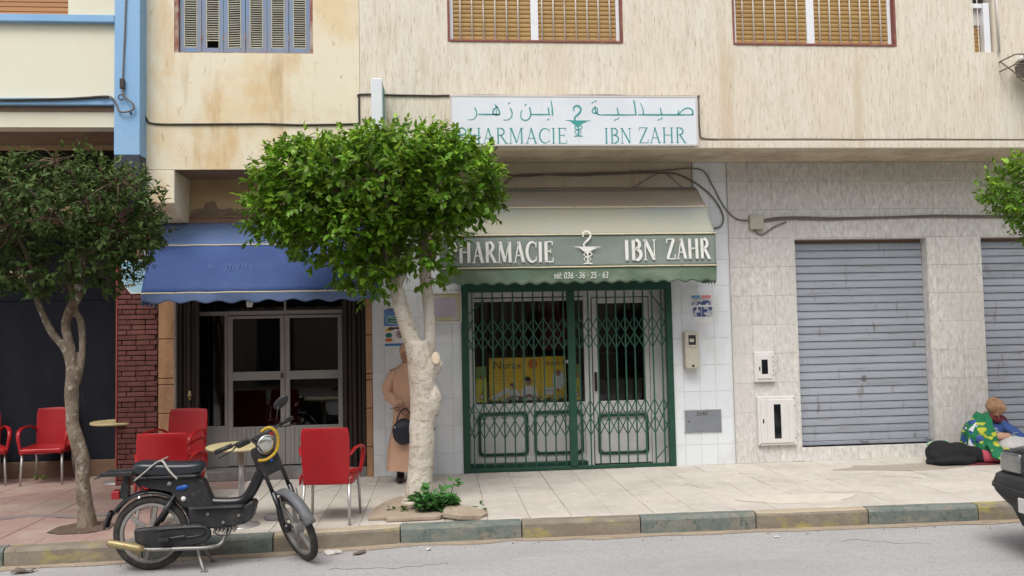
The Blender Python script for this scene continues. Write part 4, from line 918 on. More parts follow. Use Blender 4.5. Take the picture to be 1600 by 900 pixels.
def ar(pts, wd, sm_=True):
    p = smooth_pts([(u, v, 0) for u, v in pts], 4) if sm_ and len(pts) > 2 else [(u, v, 0) for u, v in pts]
    n = len(p); kk = (S1 - S0) / 1542
    if isinstance(wd, tuple): ws = [(wd[0] + (wd[1] - wd[0]) * i / (n - 1)) * kk for i in range(n)]
    else: ws = [wd * kk * (1 if .06 < i / (n - 1) < .94 else .6) for i in range(n)]
    strokes(m, [([(sx(a), sz(b)) for a, b, _ in p], ws)], SF)
def dots(*ps):
    for u, v in ps: ar([(u - 6, v + 5), (u + 6, v - 5)], 12, False)
ar([(1428, 157), (1445, 138), (1470, 119), (1497, 115), (1517, 127), (1521, 146), (1514, 158)], (6, 11)); ar([(1522, 156), (1420, 157), (1310, 157), (1225, 157), (1172, 157)], 10, False); ar([(1430, 157), (1428, 140), (1432, 128)], (9, 5))
ar([(1316, 112), (1318, 135), (1324, 155)], (7, 9)); dots((1303, 188), (1320, 180)); ar([(1188, 84), (1200, 108), (1206, 135), (1205, 156)], (5, 9))
ar([(1148, 68), (1154, 100), (1160, 158)], (10, 9), False); ar([(1162, 158), (1050, 158), (925, 158)], 10, False); ar([(1042, 112), (1045, 135), (1050, 155)], (7, 9)); dots((1028, 190), (1045, 182))
ar([(930, 158), (912, 148), (904, 128), (903, 105)], (9, 7)); ar([(904, 108), (918, 125), (916, 143), (900, 148), (886, 140), (890, 124), (903, 112)], 8); dots((890, 82), (908, 73))
m.build('arabic_word', TEAL, sg); m = MB()
ar([(630, 70), (636, 110), (638, 162)], (6, 10), False); ar([(612, 112), (614, 135), (618, 156)], (7, 9)); ar([(622, 157), (560, 157), (500, 157)], 10, False); dots((610, 188))
ar([(496, 112), (503, 145), (498, 175), (478, 192), (455, 190), (443, 175), (443, 148), (450, 130)], (9, 6)); dots((472, 98))
m.build('arabic_word', TEAL, sg); m = MB()
ar([(378, 118), (388, 145), (384, 172), (362, 190), (332, 190)], (9, 4)); dots((372, 88))
ar([(283, 95), (296, 112), (309, 135), (311, 156), (290, 160), (272, 152), (274, 132), (290, 116), (304, 112)], 9); ar([(296, 128), (290, 142), (296, 156)], 6); ar([(311, 157), (240, 157), (178, 157)], 10, False); ar([(160, 116), (170, 142), (168, 168), (148, 188), (115, 190)], (9, 4))
m.build('arabic_word', TEAL, sg)
m = MB(); emblem(m, sx(795), sz(193), (S1 - S0) / 1542, SF); m.build('emblem', TEAL, sg)
ps = thing('projecting_sign', 'narrow white lightbox sign projecting edge-on from the stucco wall above the tall tree', 'sign', (-.64, UY, 3.95))
MB().box(-.702, -.582, 9.10, UY - .002, 3.95, 4.515).build('case', SIGNW, ps, bevel=.006)
MB().box(-.5825, -.576, 9.125, UY - .03, 3.98, 4.485).build('side_face', SIGNF, ps); MB().box(-.5765, -.572, 9.17, UY - .08, 4.0, 4.45).build('side_print', TEAL, ps)
# ------------------------------------------------------------------ awnings
def awning(root, bands, x0, x1, mats, top_y, nx=90, sag=.013, seed=0):
    for k, ((ya, za), (yb2, zb)) in enumerate(zip(bands, bands[1:])):
        def fn(u, v, ya=ya, za=za, yb2=yb2, zb=zb):
            x = x0 + (x1 - x0) * u; s_ = math.sin(math.pi * v)
            nz_ = noise.noise(Vector((x * 1.3 + seed, v * 2, k * 3.))) * sag + noise.noise(Vector((x * 5 + seed, v * 3, k * 5.))) * sag * .4
            return (x, ya + (yb2 - ya) * v + s_ * (nz_ + sag * .6), za + (zb - za) * v - s_ * sag + nz_ * .5)
        MB().grid(fn, nx, 8, .004).build('canopy_panel', mats[k], root, smooth=True)
PY = 9.55; ax0, ax1 = .02, 3.272
aw = thing('green_awning', 'faded green pharmacy awning with white PHARMACIE IBN ZAHR lettering and phone number', 'awning', (1.65, GY, 2.25))
bands = [(GY - .03, 3.45), (9.83, 3.175), (PY, 2.815), (PY - .012, 2.435)]
awning(aw, bands, ax0, ax1, [AWG3, AWG2, AWG1], 0)
for (y, z) in ((9.83, 3.178), (PY - .006, 2.818), (PY - .02, 2.438)):
    MB().tube([(ax0 - .005 + (ax1 - ax0 + .01) * i / 40, y - .006, z + .003 * noise.noise(Vector((i * .4, z, 0)))) for i in range(41)], .009, 6).build('piping', PIPING, aw, smooth=True)
def valance(root, x0, x1, y, zt, drop, amp, wl, mat, seed=0):
    n = int((x1 - x0) / wl * 10)
    def fn(u, v):
        x = x0 + (x1 - x0) * u; ph = math.pi * x / wl
        zb = zt - drop + amp * (abs(math.cos(ph)) ** 1.0 if False else (.5 + .5 * math.cos(2 * ph))) + .008 * noise.noise(Vector((x * 1.5 + seed, 0, 0)))
        return (x, y + .015 * v * math.sin(x * 6.1 + seed) + .02 * v * noise.noise(Vector((x * 3, seed, 0))) + .01 * v, zt + (zb - zt) * v)
    return MB().grid(fn, n, 6, .003).build('valance', mat, root, smooth=True)
valance(aw, ax0, ax1, PY - .014, 2.435, .195, .028, .175, AWVAL)
m = MB()
for k in range(5): m.prism([(9.56 + k * .11, 2.43), (9.67 + k * .11, 2.43), (9.67 + k * .11, 2.26), (9.62 + k * .11, 2.21 + .01 * k), (9.56 + k * .11, 2.26)], ax1 - .004, ax1 - .001, 'x')
m.build('side_valance', AWVAL, aw)
MB().tube([(ax0 + .02, GY - .03, 3.455), (ax1 - .02, GY - .03, 3.455)], .02, 8).build('roller', STEEL, aw, smooth=True)
MB().tube([(ax1 - .06, GY - .02, 2.62), (ax1 - .1, PY + .03, 2.44)], .012).tube([(ax0 + .1, GY - .02, 2.62), (ax0 + .14, PY + .03, 2.44)], .012).build('arm', STEEL, aw, smooth=True)
AF = lambda x, z: (x, PY - .006 - .0105 - .012 * (2.815 - z) / .38 + .0, z)
for wd_, a, b, c_ in (('PHARMACIE', .115, 1.338, 2.497), ('IBN', 2.165, 2.555, 2.505), ('ZAHR', 2.665, 3.20, 2.512)):
    m = MB(); word(m, wd_, a, b, c_, c_ + .245, AF, .16, .06, .05); m.build('painted_word', PAINTW, aw)
m = MB(); emblem(m, 1.735, 2.672, .00200, AF); m.build('emblem', PAINTW, aw)
text('tél: 036 · 36 · 25 · 63', .105, 1.33, PY - .030, 2.305, PAINTW, aw, name='phone_number', xs=.72, shear=.15)
bl_ = thing('blue_awning', 'worn blue awning with scalloped edge over the cafe entrance', 'awning', (-1.95, GY, 2.1))
bx0, bx1 = -3.262, -.66
def bawn(name, p0, p1, mat, f0=0):
    def fn(u, v):
        x = bx0 + (bx1 - bx0) * u; t = v; s_ = math.sin(math.pi * v)
        n_ = (noise.noise(Vector((x * 1.1, v * 2, f0))) * .020 + noise.noise(Vector((x * 4.5, v * 1.2, f0))) * .008)
        return (x, p0[0] + (p1[0] - p0[0]) * v + n_ * s_, p0[1] + (p1[1] - p0[1]) * v - s_ * .012 + n_ * s_)
    MB().grid(fn, 50, 8, .004).build(name, mat, bl_, smooth=True)
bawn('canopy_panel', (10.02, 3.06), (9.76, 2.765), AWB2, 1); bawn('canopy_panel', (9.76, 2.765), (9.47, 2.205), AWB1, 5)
for y, z in ((9.752, 2.765), (9.462, 2.205)): MB().tube([(bx0 - .002 + (bx1 - bx0) * i / 40, y, z + .004 * noise.noise(Vector((i * .3, z, 5)))) for i in range(41)], .008, 6).build('piping', PIPING, bl_, smooth=True)
valance(bl_, bx0, bx1, 9.462, 2.202, .118, .032, .27, AWB2, 3)
m = MB()
for k in range(4): m.prism([(9.48 + k * .13, 2.20 + k * .03), (9.61 + k * .13, 2.23 + k * .03), (9.60 + k * .13, 2.10 + k * .01), (9.54 + k * .13, 2.06), (9.48 + k * .13, 2.09)], bx0 + .002, bx0 + .005, 'x')
m.build('side_valance', AWB2, bl_)
# faint worn lettering marks left on the blue cloth
m = MB(); wear = M('worn_blue_print', (.12, .16, .33), .9)
for k in range(16):
    x = -2.60 + k * .036 + random.uniform(-.006, .006); z0_ = 2.47 + random.uniform(-.02, .02); h = random.uniform(.03, .09)
    def bf(x_, z_): return (x_, 9.76 + (9.47 - 9.76) * (2.765 - z_) / .56 - .012, z_)
    if random.random() < .75: strokes(m, [([(x, z0_), (x + random.uniform(-.01, .02), z0_ + h)], random.uniform(.005, .010))], bf, .001)
m.build('worn_marks', wear, bl_, kind='stuff')
MB().tube([(bx0 + .03, 10.0, 2.75), (bx0 + .06, 9.5, 2.22)], .012).build('arm', STEEL, bl_, smooth=True); MB().tube([(bx1 - .03, 10.0, 2.75), (bx1 - .06, 9.5, 2.22)], .012).build('arm', STEEL, bl_, smooth=True)
lp = thing('porch_lamp', 'small white lamp hanging under the scalloped edge of the blue awning', 'lamp', (-2.19, 9.9, 2.05))
MB().lathe([(0, .09), (.035, .09), (.04, .04), (.03, 0), (0, 0)], (-2.19, 9.9, 2.05), 'z', 14).build('shade', METERW, lp, smooth=True); MB().tube([(-2.19, 9.9, 2.13), (-2.19, 9.9, 2.5)], .008).build('stem', STEEL, lp)

# ------------------------------------------------------------------ boxes, papers and cables on the walls
def wbox(nm, lab, cat, x0, x1, z0, z1, d, mat, y=GY - .008): 
    t = thing(nm, lab, cat, ((x0 + x1) / 2, y, z0)); MB().box(x0, x1, y - d, y + .004, z0, z1).build('case', mat, t, bevel=.008); return t
t = wbox('electric_meter', 'tall aged beige electricity meter box beside the folding gate', 'meter', 3.02, 3.195, 1.205, 1.66, .13, METERB)
MB().box(3.035, 3.182, GY - .146, GY - .137, 1.465, 1.64).build('window_frame', METERB, t, bevel=.006); MB().box(3.062, 3.155, GY - .149, GY - .146, 1.495, 1.615).build('window', DARK, t, bevel=.004); MB().box(3.075, 3.13, GY - .151, GY - .149, 1.53, 1.57).build('dial', METERB, t)
text('SOPHELEC'[:0] + '····', .03, 3.075, GY - .147, 1.472, INK, t, name='print'); MB().box(3.10, 3.13, GY - .142, GY - .137, 1.222, 1.25).build('seal', BLACKP, t, bevel=.003)
t = wbox('utility_cabinet', 'flat grey steel cabinet door numbered 3240 low on the white tiles', 'cabinet', 3.01, 3.497, .40, .695, .012, M('tile_plaster_frame', (.55, .55, .54), .9), )
MB().box(3.025, 3.485, GY - .028, GY - .018, .412, .682).build('door', GREYBOX, t, bevel=.003); text('3240', .066, 3.165, GY - .029, .615, INK, t, name='number', xs=1.1)
MB().lathe([(0, -.003), (.009, -.003), (.009, 0)], (3.072, GY - .028, .545), 'y', 10).build('keyhole', INK, t)
t = wbox('meter_box', 'small white square meter box with dark window on the marbled wall', 'meter', 3.925, 4.185, 1.01, 1.385, .05, METERW)
MB().box(3.955, 4.145, GY - .07, GY - .058, 1.05, 1.355).build('door', METERW, t, bevel=.008); MB().box(4.01, 4.09, GY - .073, GY - .069, 1.11, 1.29).build('window', CARG, t, bevel=.003); MB().box(3.975, 3.99, GY - .076, GY - .069, 1.155, 1.20).build('latch', INK, t)
for k in range(5): MB().box(4.158, 4.17, GY - .061, GY - .057, 1.09 + k * .055, 1.105 + k * .055).build('screw', STEEL, t)
t = wbox('meter_box', 'large white meter box with tall dark slot low on the marbled wall', 'meter', 3.945, 4.435, .22, .825, .05, METERW)
MB().box(3.975, 4.40, GY - .072, GY - .058, .25, .79).build('door', METERW, t, bevel=.008); MB().box(4.145, 4.235, GY - .075, GY - .071, .305, .73).build('window', CARG, t, bevel=.003); MB().box(4.0, 4.016, GY - .078, GY - .071, .50, .55).build('latch', INK, t)
for xa in (4.05, 4.33): MB().box(xa, xa + .008, GY - .0735, GY - .0715, .29, .74).build('rib', SIGNF, t)
for px_, pz_ in ((4.415, .80), (4.42, .30), (3.96, .235), (4.42, .70)): MB().lathe([(0, -.004), (.007, -.004), (.007, 0)], (px_, GY - .058, pz_), 'y', 8).build('screw', INK, t)
t = wbox('display_case', 'shallow wall display case with brass-coloured frame left of the folding gate', 'display case', -.14, .262, 1.845, 2.18, .06, M('case_frame', (.44, .41, .25), .45, metal=.2, var=[(9, (.5, .5, .46), .45, .6)]))
MB().box(-.09, .215, GY - .073, GY - .066, 1.90, 2.13).build('glass', M('milky_case_panel', (.36, .34, .40), .25, var=[((5, 5, 2), (.46, .44, .50), .4, .7)]), t)
MB().box(-.15, .272, GY - .08, GY - .0, 2.18, 2.20).build('rim', SIGNF, t); MB().box(-.15, .272, GY - .08, GY - .0, 1.825, 1.845).build('rim', SIGNF, t); MB().box(.262, .275, GY - .08, GY, 1.845, 2.18).build('rim', SIGNF, t)
t = thing('notice', 'small photocopied notice with blue pictures taped to the white tiles', 'notice', (3.3, GY - .009, 1.8))
MB().box(3.15, 3.42, GY - .0095, GY - .008, 1.76, 2.12).build('sheet', PAPER, t)
for a, b, c_, d, mt in ((3.155, 3.275, 2.075, 2.11, M('notice_blue', (.14, .28, .5), .7)), (3.285, 3.41, 2.075, 2.11, M('notice_red', (.6, .2, .22), .7)), (3.16, 3.41, 1.985, 2.045, PHOTOP), (3.17, 3.28, 1.84, 1.965, PHOTOP), (3.285, 3.42, 1.84, 1.965, PHOTOP)): MB().box(a, b, GY - .0105, GY - .0096, c_, d).build('print', mt, t)
m = MB()
for k in range(5): m.box(3.18, 3.40, GY - .0103, GY - .0096, 2.052 + k * .0045, 2.0535 + k * .0045)
m.build('print_line', INK, t)
t = thing('advert_poster', 'blue and white advertising poster with green oval badge behind the whitewashed tree', 'poster', (-.5, GY - .009, 1.555))
MB().box(-.665, -.36, GY - .0095, GY - .008, 1.555, 2.02).build('sheet', PAPER, t)
MB().box(-.665, -.36, GY - .0105, GY - .0096, 1.80, 2.00).build('print', M('poster_sky_blue', (.10, .21, .46), .6, var=[(9, (.16, .3, .55), .5, .7)]), t)
MB().box(-.655, -.36, GY - .0105, GY - .0096, 1.56, 1.59).build('print', DEEPB, t)
MB().prism([(x, z) for x, z in arc(-.56, 1.875, .075, .05, 90, 270) + arc(-.45, 1.875, .075, .05, -90, 90)], GY - .0115, GY - .0106).build('badge', PAPER, t); MB().prism([(x, z) for x, z in arc(-.56, 1.875, .067, .042, 90, 270) + arc(-.45, 1.875, .067, .042, -90, 90)], GY - .0125, GY - .0116).build('badge', TEALD, t)
m = MB()
for k, (xx, ww) in enumerate(((-.60, .22), (-.59, .2))): strokes(m, [([(xx + ww * i / 10, 1.895 - k * .035 + .006 * math.sin(i * 2.3)) for i in range(11)], .006)], lambda x, z: (x, GY - .0125, z))
m.build('badge_script', PAPER, t)
for (xa, xb, za, zb, mt) in ((-.655, -.56, 1.735, 1.765, POSTY), (-.62, -.53, 1.75, 1.79, MAGENTA), (-.65, -.565, 1.66, 1.72, TEALD), (-.655, -.56, 1.61, 1.655, ORANGE), (-.52, -.44, 1.65, 1.745, MAGENTA), (-.55, -.42, 1.76, 1.79, REDCL), (-.64, -.5, 2.0, 2.015, REDCL)):
    MB().prism([(xa + (xb - xa) * (.5 + .5 * math.cos(q)), za + (zb - za) * (.5 + .5 * math.sin(q))) for q in [i * math.pi / 6 for i in range(12)]], GY - .0113, GY - .0097).build('picture_print', mt, t)
t = thing('torn_poster', 'torn pale blue poster with a portrait pasted high on the brick pier', 'poster', (-3.6, GY - .02, 2.3))
MB().prism([(-3.765, 2.92), (-3.60, 2.95), (-3.55, 2.80), (-3.42, 2.72), (-3.40, 2.25), (-3.62, 2.24), (-3.72, 2.36), (-3.765, 2.75)], GY - .022, GY - .019).build('sheet', PAPER, t)
MB().prism([(-3.735, 2.62), (-3.45, 2.64), (-3.44, 2.27), (-3.62, 2.26), (-3.72, 2.40)], GY - .0235, GY - .0222).build('print', M('pale_blue_gradient', (.38, .60, .70), .6, var=[((2, 2, 2), (.3, .55, .68), .4, .7)]), t)
MB().box(-3.735, -3.46, GY - .0245, GY - .0236, 2.56, 2.625).build('print', CYAN, t); MB().prism([(-3.735, 2.64), (-3.46, 2.66), (-3.47, 2.74), (-3.55, 2.83), (-3.62, 2.76), (-3.735, 2.72)], GY - .0245, GY - .0236).build('print', M('print_dark_purple', (.05, .035, .06), .6), t)
MB().prism([(-3.62, 2.65), (-3.5, 2.65), (-3.49, 2.72), (-3.54, 2.77), (-3.59, 2.73)], GY - .0255, GY - .0246).build('face_print', SKIN, t)
m = MB()
for k in range(5): m.box(-3.66, -3.48, GY - .0245, GY - .0236, 2.35 + k * .035, 2.355 + k * .035)
m.build('print_line', DEEPB, t)
def cable(lab, pts, r, mat, k=5, nm='cable', wob=.004, group=None):
    p = smooth_pts(pts, k); p = [tuple(Vector(q) + noise.noise_vector(Vector(q) * 4) * wob) for q in p]
    o = MB().tube(p, r, 6).build(nm, mat, smooth=True); tag(o, lab, 'cable', group); return o
cy = UY - .012
cable('dark cable running across the yellow plaster and stepping up to the stucco wall', [(-3.30, 9.235, 4.16), (-3.21, cy - .02, 4.16), (-3.12, cy, 4.09), (-2.6, cy, 4.085), (-2.0, cy, 4.09), (-1.45, cy, 4.08), (-.95, cy, 4.09), (-.87, cy, 4.10), (-.865, cy, 4.2), (-.865, cy, 4.38), (-.85, cy, 4.43), (-.5, cy, 4.425), (-.1, cy, 4.42), (.16, cy, 4.425)], .011, CABLE, wob=.003)
cable('dusty cable lying along the top edge of the white lightbox sign', [(.1, cy, 4.42), (.6, cy, 4.425), (1.2, cy, 4.42), (1.9, cy, 4.435), (2.4, cy, 4.425), (3.04, cy, 4.425), (3.085, cy, 4.40), (3.09, cy, 4.0), (3.12, cy, 3.93), (3.3, cy, 3.915)], .009, CABLEG)
cable('thin cable pinned along the top of the ledge over the garages', [(3.2, cy, 3.915), (4, cy, 3.918), (5, cy, 3.912), (6, cy, 3.918), (7, cy, 3.912), (8.5, cy, 3.92)], .008, CABLEG)
cable('black bundled cable lying along the lower blue band', [(-6.5, BY - .085, 4.295), (-5.4, BY - .085, 4.30), (-4.6, BY - .085, 4.295), (-3.9, BY - .085, 4.31), (-3.62, BY - .085, 4.33), (-3.52, 9.235, 4.33)], .014, CABLE)
cable('frayed grey cable hanging down the light blue pillar into a black joint', [(-3.34, 9.235, 6.8), (-3.35, 9.235, 5.4), (-3.37, 9.235, 4.8), (-3.38, 9.235, 4.52)], .008, CABLEG)
o = MB().box(-3.405, -3.355, 9.205, 9.245, 4.42, 4.53).build('cable_joint', CABLE, bevel=.01); tag(o, 'black rectangular cable joint taped on the light blue pillar', 'cable joint')
cable('loose cable loop curling below the black joint on the blue pillar', [(-3.38, 9.225, 4.43), (-3.35, 9.215, 4.33), (-3.27, 9.21, 4.26), (-3.255, 9.215, 4.20), (-3.31, 9.21, 4.165), (-3.40, 9.215, 4.165), (-3.43, 9.225, 4.22), (-3.47, 9.23, 4.30), (-3.52, 9.235, 4.335), (-3.60, 9.21, 4.33)], .010, CABLEG)
cable('small ring of wire hooked on the light blue pillar', [(-3.39 + .03 * math.cos(a), 9.225, 4.325 + .03 * math.sin(a)) for a in [i * math.pi / 4 for i in range(8)]] , .006, CABLE, k=2)
wy = GY - .025
cable('upper twisted cable over the green awning arching down to its right end', [(.55, wy, 3.62), (.80, wy, 3.52), (.95, wy, 3.62), (1.2, wy, 3.645), (1.7, wy, 3.63), (2.3, wy, 3.65), (2.85, wy, 3.66), (3.1, wy, 3.61), (3.35, wy, 3.46), (3.52, wy, 3.28), (3.60, wy, 3.1), (3.56, wy, 2.98), (3.45, wy, 2.95)], .0105, CABLEG)
cable('second cable crossing above the green awning and dropping to the junction box', [(.55, wy - .01, 3.74), (.75, wy, 3.72), (.90, wy, 3.64), (1.05, wy - .01, 3.62), (1.6, wy - .01, 3.648), (2.2, wy - .01, 3.66), (2.8, wy - .01, 3.685), (3.15, wy - .01, 3.71), (3.36, wy, 3.68), (3.47, wy, 3.5), (3.60, wy, 3.25), (3.75, wy, 3.08), (3.92, wy, 3.045)], .0085, CABLEG)
cable('lower and thicker of two cables running right from the junction box over both garages', [(4.05, wy, 3.02), (4.25, wy, 3.05), (4.45, wy, 3.065), (4.9, wy, 3.05), (5.6, wy, 3.065), (6.3, wy, 3.075), (7.0, wy, 3.065), (8.6, wy, 3.06)], .010, CABLEG, group='cable pair over the garages')
cable('upper and thinner of two cables running right from the junction box over both garages', [(4.05, wy, 3.03), (4.2, wy, 3.07), (4.5, wy, 3.09), (5.0, wy, 3.075), (5.7, wy, 3.08), (6.4, wy, 3.095), (7.1, wy, 3.085), (8.6, wy, 3.08)], .008, CABLEG, group='cable pair over the garages')
cable('short cable looping under the junction box on the marbled wall', [(4.0, wy, 2.93), (4.05, wy, 2.87), (4.13, wy, 2.88), (4.25, wy, 2.96), (4.42, wy, 3.03)], .009, CABLEG)
o = MB().box(3.93, 4.11, GY - .07, GY - .008, 2.93, 3.115).build('junction_box', METERB, bevel=.012); tag(o, 'square dusty junction box on the marbled wall where the cables meet', 'junction box')
o = MB(); 
for k in range(60): 
    a = Vector((.70, GY - .06, 3.66)) + Vector((random.gauss(0, .05), random.gauss(0, .02), random.gauss(0, .04))); o.tube([a, a + Vector((random.uniform(-.06, .06), 0, random.uniform(-.06, .05)))], .003, 4)
o = o.build('cable_tangle', RUST); tag(o, 'brown tangle of wire ends under the soffit beside the tall tree crown', 'cable tangle'); o.name = 'cable_tangle'
cable('thin wire slanting down left over the top edge of the green awning', [(2.78, GY - .03, 3.66), (2.6, GY - .03, 3.56), (2.42, GY - .03, 3.46)], .004, CABLE, group='thin wires over the awning'); cable('thin wire slanting down right over the top edge of the green awning', [(2.86, GY - .03, 3.66), (2.98, GY - .03, 3.56), (3.08, GY - .03, 3.47)], .004, CABLE, group='thin wires over the awning')
cable('thin vertical wire down the white tiles at the right end of the ledge', [(3.21, GY - .015, 3.80), (3.21, GY - .015, 3.6), (3.212, GY - .015, 3.45)], .004, CABLE)
# planter rack under the narrow window at the right
pr = thing('planter_rack', 'wrought iron planter rack holding a grey box under the right window', 'planter rack', (7.1, UY, 4.5))
m = MB(); ry = 9.15
for zz in (4.92, 4.80): m.tube([(6.80, UY, zz), (6.80, ry + .02, zz), (6.82, ry, zz), (7.62, ry, zz)], .008, 6)
m.tube([(6.80, UY - .02, 4.92), (6.82, ry + .1, 4.75), (6.87, ry, 4.60), (7.62, ry, 4.60)], .008, 6)
for xx in (6.90, 7.10, 7.30, 7.50):
    m.tube([(xx, ry, 4.60), (xx, ry, 4.92)], .006, 6)
    for sgn in (-1, 1): m.tube(smooth_pts([(xx + .1 - sgn * .0, ry, 4.78), (xx + .1 + sgn * .03, ry, 4.70), (xx + .1 + sgn * .06, ry, 4.64), (xx + .1 + sgn * .075, ry, 4.67), (xx + .1 + sgn * .055, ry, 4.69)], 4), .005, 5)
m.xf(Matrix.Translation((.07, 0, -.05))); m.build('rack', IRON, pr, smooth=True)
MB().prism([(6.93, 4.84), (7.6, 4.84), (7.58, 4.70), (6.95, 4.70)], ry + .02, ry + .22).xf(Matrix.Translation((.07, 0, -.05))).build('planter', PLANTB, pr, bevel=.01)
o = MB().ell((7.12, ry + .1, 4.885), .22, .1, .055, 18, 10).jit(.035, 9, 3).xf(Matrix.Translation((.07, 0, -.05))).build('plastic_sack', LITTER, smooth=True); tag(o, 'crumpled pale sack lying on the iron planter rack', 'sack')
o = MB().prism([(6.89, 4.845), (7.1, 4.87), (7.6, 4.875), (7.6, 4.90), (7.05, 4.93), (6.95, 4.90)], ry - .01, ry + .2).jit(.01, 12).xf(Matrix.Translation((.07, 0, -.05))).build('dry_plant', IRON); tag(o, 'dry dark plant remains in the grey planter box', 'plant')

# ------------------------------------------------------------------ trees
def crown(t, lobes, n, ln, mats, seed, up=.5, density=.75, wfac=.5, inner=.35):
    g = np.random.default_rng(seed); vol = np.array([l[3] * l[4] + l[4] * l[5] + l[3] * l[5] for l in lobes]); pr_ = vol / vol.sum()
    C_, D_, = [], []
    idx = g.choice(len(lobes), n, p=pr_); L_ = np.array(lobes)[idx]
    d = g.normal(0, 1, (n, 3)); d /= np.linalg.norm(d, axis=1, keepdims=True)
    rad = np.where(g.uniform(0, 1, n) < density, g.uniform(.84, 1.0, n), g.uniform(inner, .9, n))
    bump = np.array([noise.noise(Vector((q[0] * 2.2 + k, q[1] * 2.2, q[2] * 2.2 + seed))) for q, k in zip(d, idx)]); rad = rad * (1 + .26 * bump)
    P_ = L_[:, :3] + d * L_[:, 3:6] * rad[:, None]
    # drop shoots deep inside another lobe
    keep = np.ones(n, bool)
    for k, l in enumerate(lobes):
        q = (P_ - np.array(l[:3])) / np.array(l[3:6]); keep &= ~((np.linalg.norm(q, axis=1) < .62) & (idx != k) & (g.uniform(0, 1, n) < .8))
    # gaps
    gap = np.array([noise.noise(Vector(p * 3.1) + Vector((seed, 0, 0))) for p in P_]); keep &= gap > -.36
    P_, d, rad = P_[keep], d[keep], rad[keep]; n = len(P_)
    sd_ = d * .75 + np.array([0, 0, up]) + g.normal(0, .35, (n, 3)); sd_ /= np.linalg.norm(sd_, axis=1, keepdims=True)
    cs, ds, ns, ls, ws, who = [], [], [], [], [], []; bl2 = g.uniform(0, 1, n) ** 3
    for k in range(8):
        ph = k * 2.4 + g.uniform(0, 6.28, n); a = np.cross(sd_, [0.3, .2, 1.]); a /= np.linalg.norm(a, axis=1, keepdims=True) + 1e-9; b = np.cross(sd_, a)
        out = a * np.cos(ph)[:, None] + b * np.sin(ph)[:, None]; tt = k / 7.
        cs.append(P_ + sd_ * (ln * (.2 + 1.5 * tt))[..., None] if False else P_ + sd_ * (ln * ((.1 + 1.5 * tt) * (.7 + .7 * bl2)))[:, None])
        ds.append(out * (1.05 - .65 * tt) + sd_ * (.25 + .8 * tt) + np.array([0, 0, -.30]) + g.normal(0, .18, (n, 3))); ns.append(np.array([0, 0, 1.]) + d * .5 + g.normal(0, .3, (n, 3)))
        l = ln * g.uniform(.75, 1.2, n) * (1.05 - .4 * tt); ls.append(l); ws.append(l * wfac * g.uniform(.85, 1.15, n))
        who.append((rad > .88) & (d[:, 2] > -.15) & (g.uniform(0, 1, n) < (.05 + .55 * tt)))
    cs, ds, ns, ls, ws, who = map(np.concatenate, (cs, ds, ns, ls, ws, who))
    for nm, msk, mt in (('foliage', ~who, mats[0]), ('young_foliage', who, mats[1])):
        V, F = leaf_mesh(None, cs[msk], ds[msk], ns[msk], ls[msk], ws[msk]); leaf_object(nm, V, F, mt, t)
    return P_, sd_
def twigs(t, starts, P_, k, mat, seed, name='twigs', r=.006):
    g = random.Random(seed); m = MB()
    for i in range(k):
        p = Vector(P_[g.randrange(len(P_))]); s_ = min(starts, key=lambda q: (Vector(q) - p).length); s_ = Vector(s_); mid = s_.lerp(p, .5) + Vector((g.uniform(-.08, .08), g.uniform(-.08, .08), g.uniform(-.02, .1)))
        m.tube(smooth_pts([s_, mid, p], 4), [r * (1.6 - 1.2 * j / 8) for j in range(9)], 5, False)
    return m.build(name, mat, t, smooth=True)
def limb(mb, pts, rads, k=6, seg=16, amp=.012, fr=7, seed=0):
    p = smooth_pts(pts, k); n = len(p); m2 = len(pts) - 1
    rr = [rads[min(int(i / k), m2 - 1)] * (1 - (i % k) / k) + rads[min(int(i / k) + 1, m2)] * ((i % k) / k) if i < n - 1 else rads[-1] for i in range(n)]
    t2 = MB().tube(p, rr, seg); t2.jit(amp, fr, seed); mb.add(t2.v, t2.f); return p
mt_ = thing('ficus_tree', 'tall bright green ficus tree with whitewashed forked trunk before the pharmacy', 'tree', (-.22, 8.42, 0))
m = MB(); Y0 = 8.42
limb(m, [(-.235, Y0, -.03), (-.225, Y0, .10), (-.205, Y0, .35), (-.185, Y0, .75), (-.175, Y0, 1.15), (-.19, Y0, 1.42), (-.22, Y0, 1.62)], [.22, .15, .122, .124, .128, .142, .12], seed=1)
limb(m, [(-.20, Y0, 1.35), (-.27, Y0 - .02, 1.62), (-.37, Y0 - .02, 1.95), (-.44, Y0 - .02, 2.25), (-.47, Y0 - .01, 2.55), (-.43, Y0, 2.85), (-.36, Y0 + .02, 3.1)], [.105, .084, .074, .070, .085, .06, .045], seed=2)
limb(m, [(-.15, Y0 + .06, 1.35), (-.10, Y0 + .10, 1.6), (-.10, Y0 + .12, 1.95), (-.13, Y0 + .12, 2.3), (-.12, Y0 + .1, 2.7), (.05, Y0 + .1, 3.0)], [.08, .064, .058, .062, .05, .04], seed=3)
limb(m, [(-.45, Y0, 2.30), (-.60, Y0 - .02, 2.36), (-.66, Y0 - .03, 2.42)], [.07, .055, .03], seed=4); limb(m, [(-.42, Y0, 2.2), (-.33, Y0, 2.40), (-.28, Y0 + .05, 2.6)], [.06, .05, .035], seed=5)
limb(m, [(-.12, Y0 - .02, 1.28), (-.05, Y0 - .07, 1.38), (-.03, Y0 - .10, 1.43)], [.09, .075, .065], seed=6, amp=.004); limb(m, [(-.10, Y0, 1.18), (-.065, Y0 - .02, 1.05), (-.08, Y0 - .01, .88)], [.07, .082, .05], seed=7, amp=.006)
m.build('trunk', GREYW, mt_, remesh=.014, sm=2)
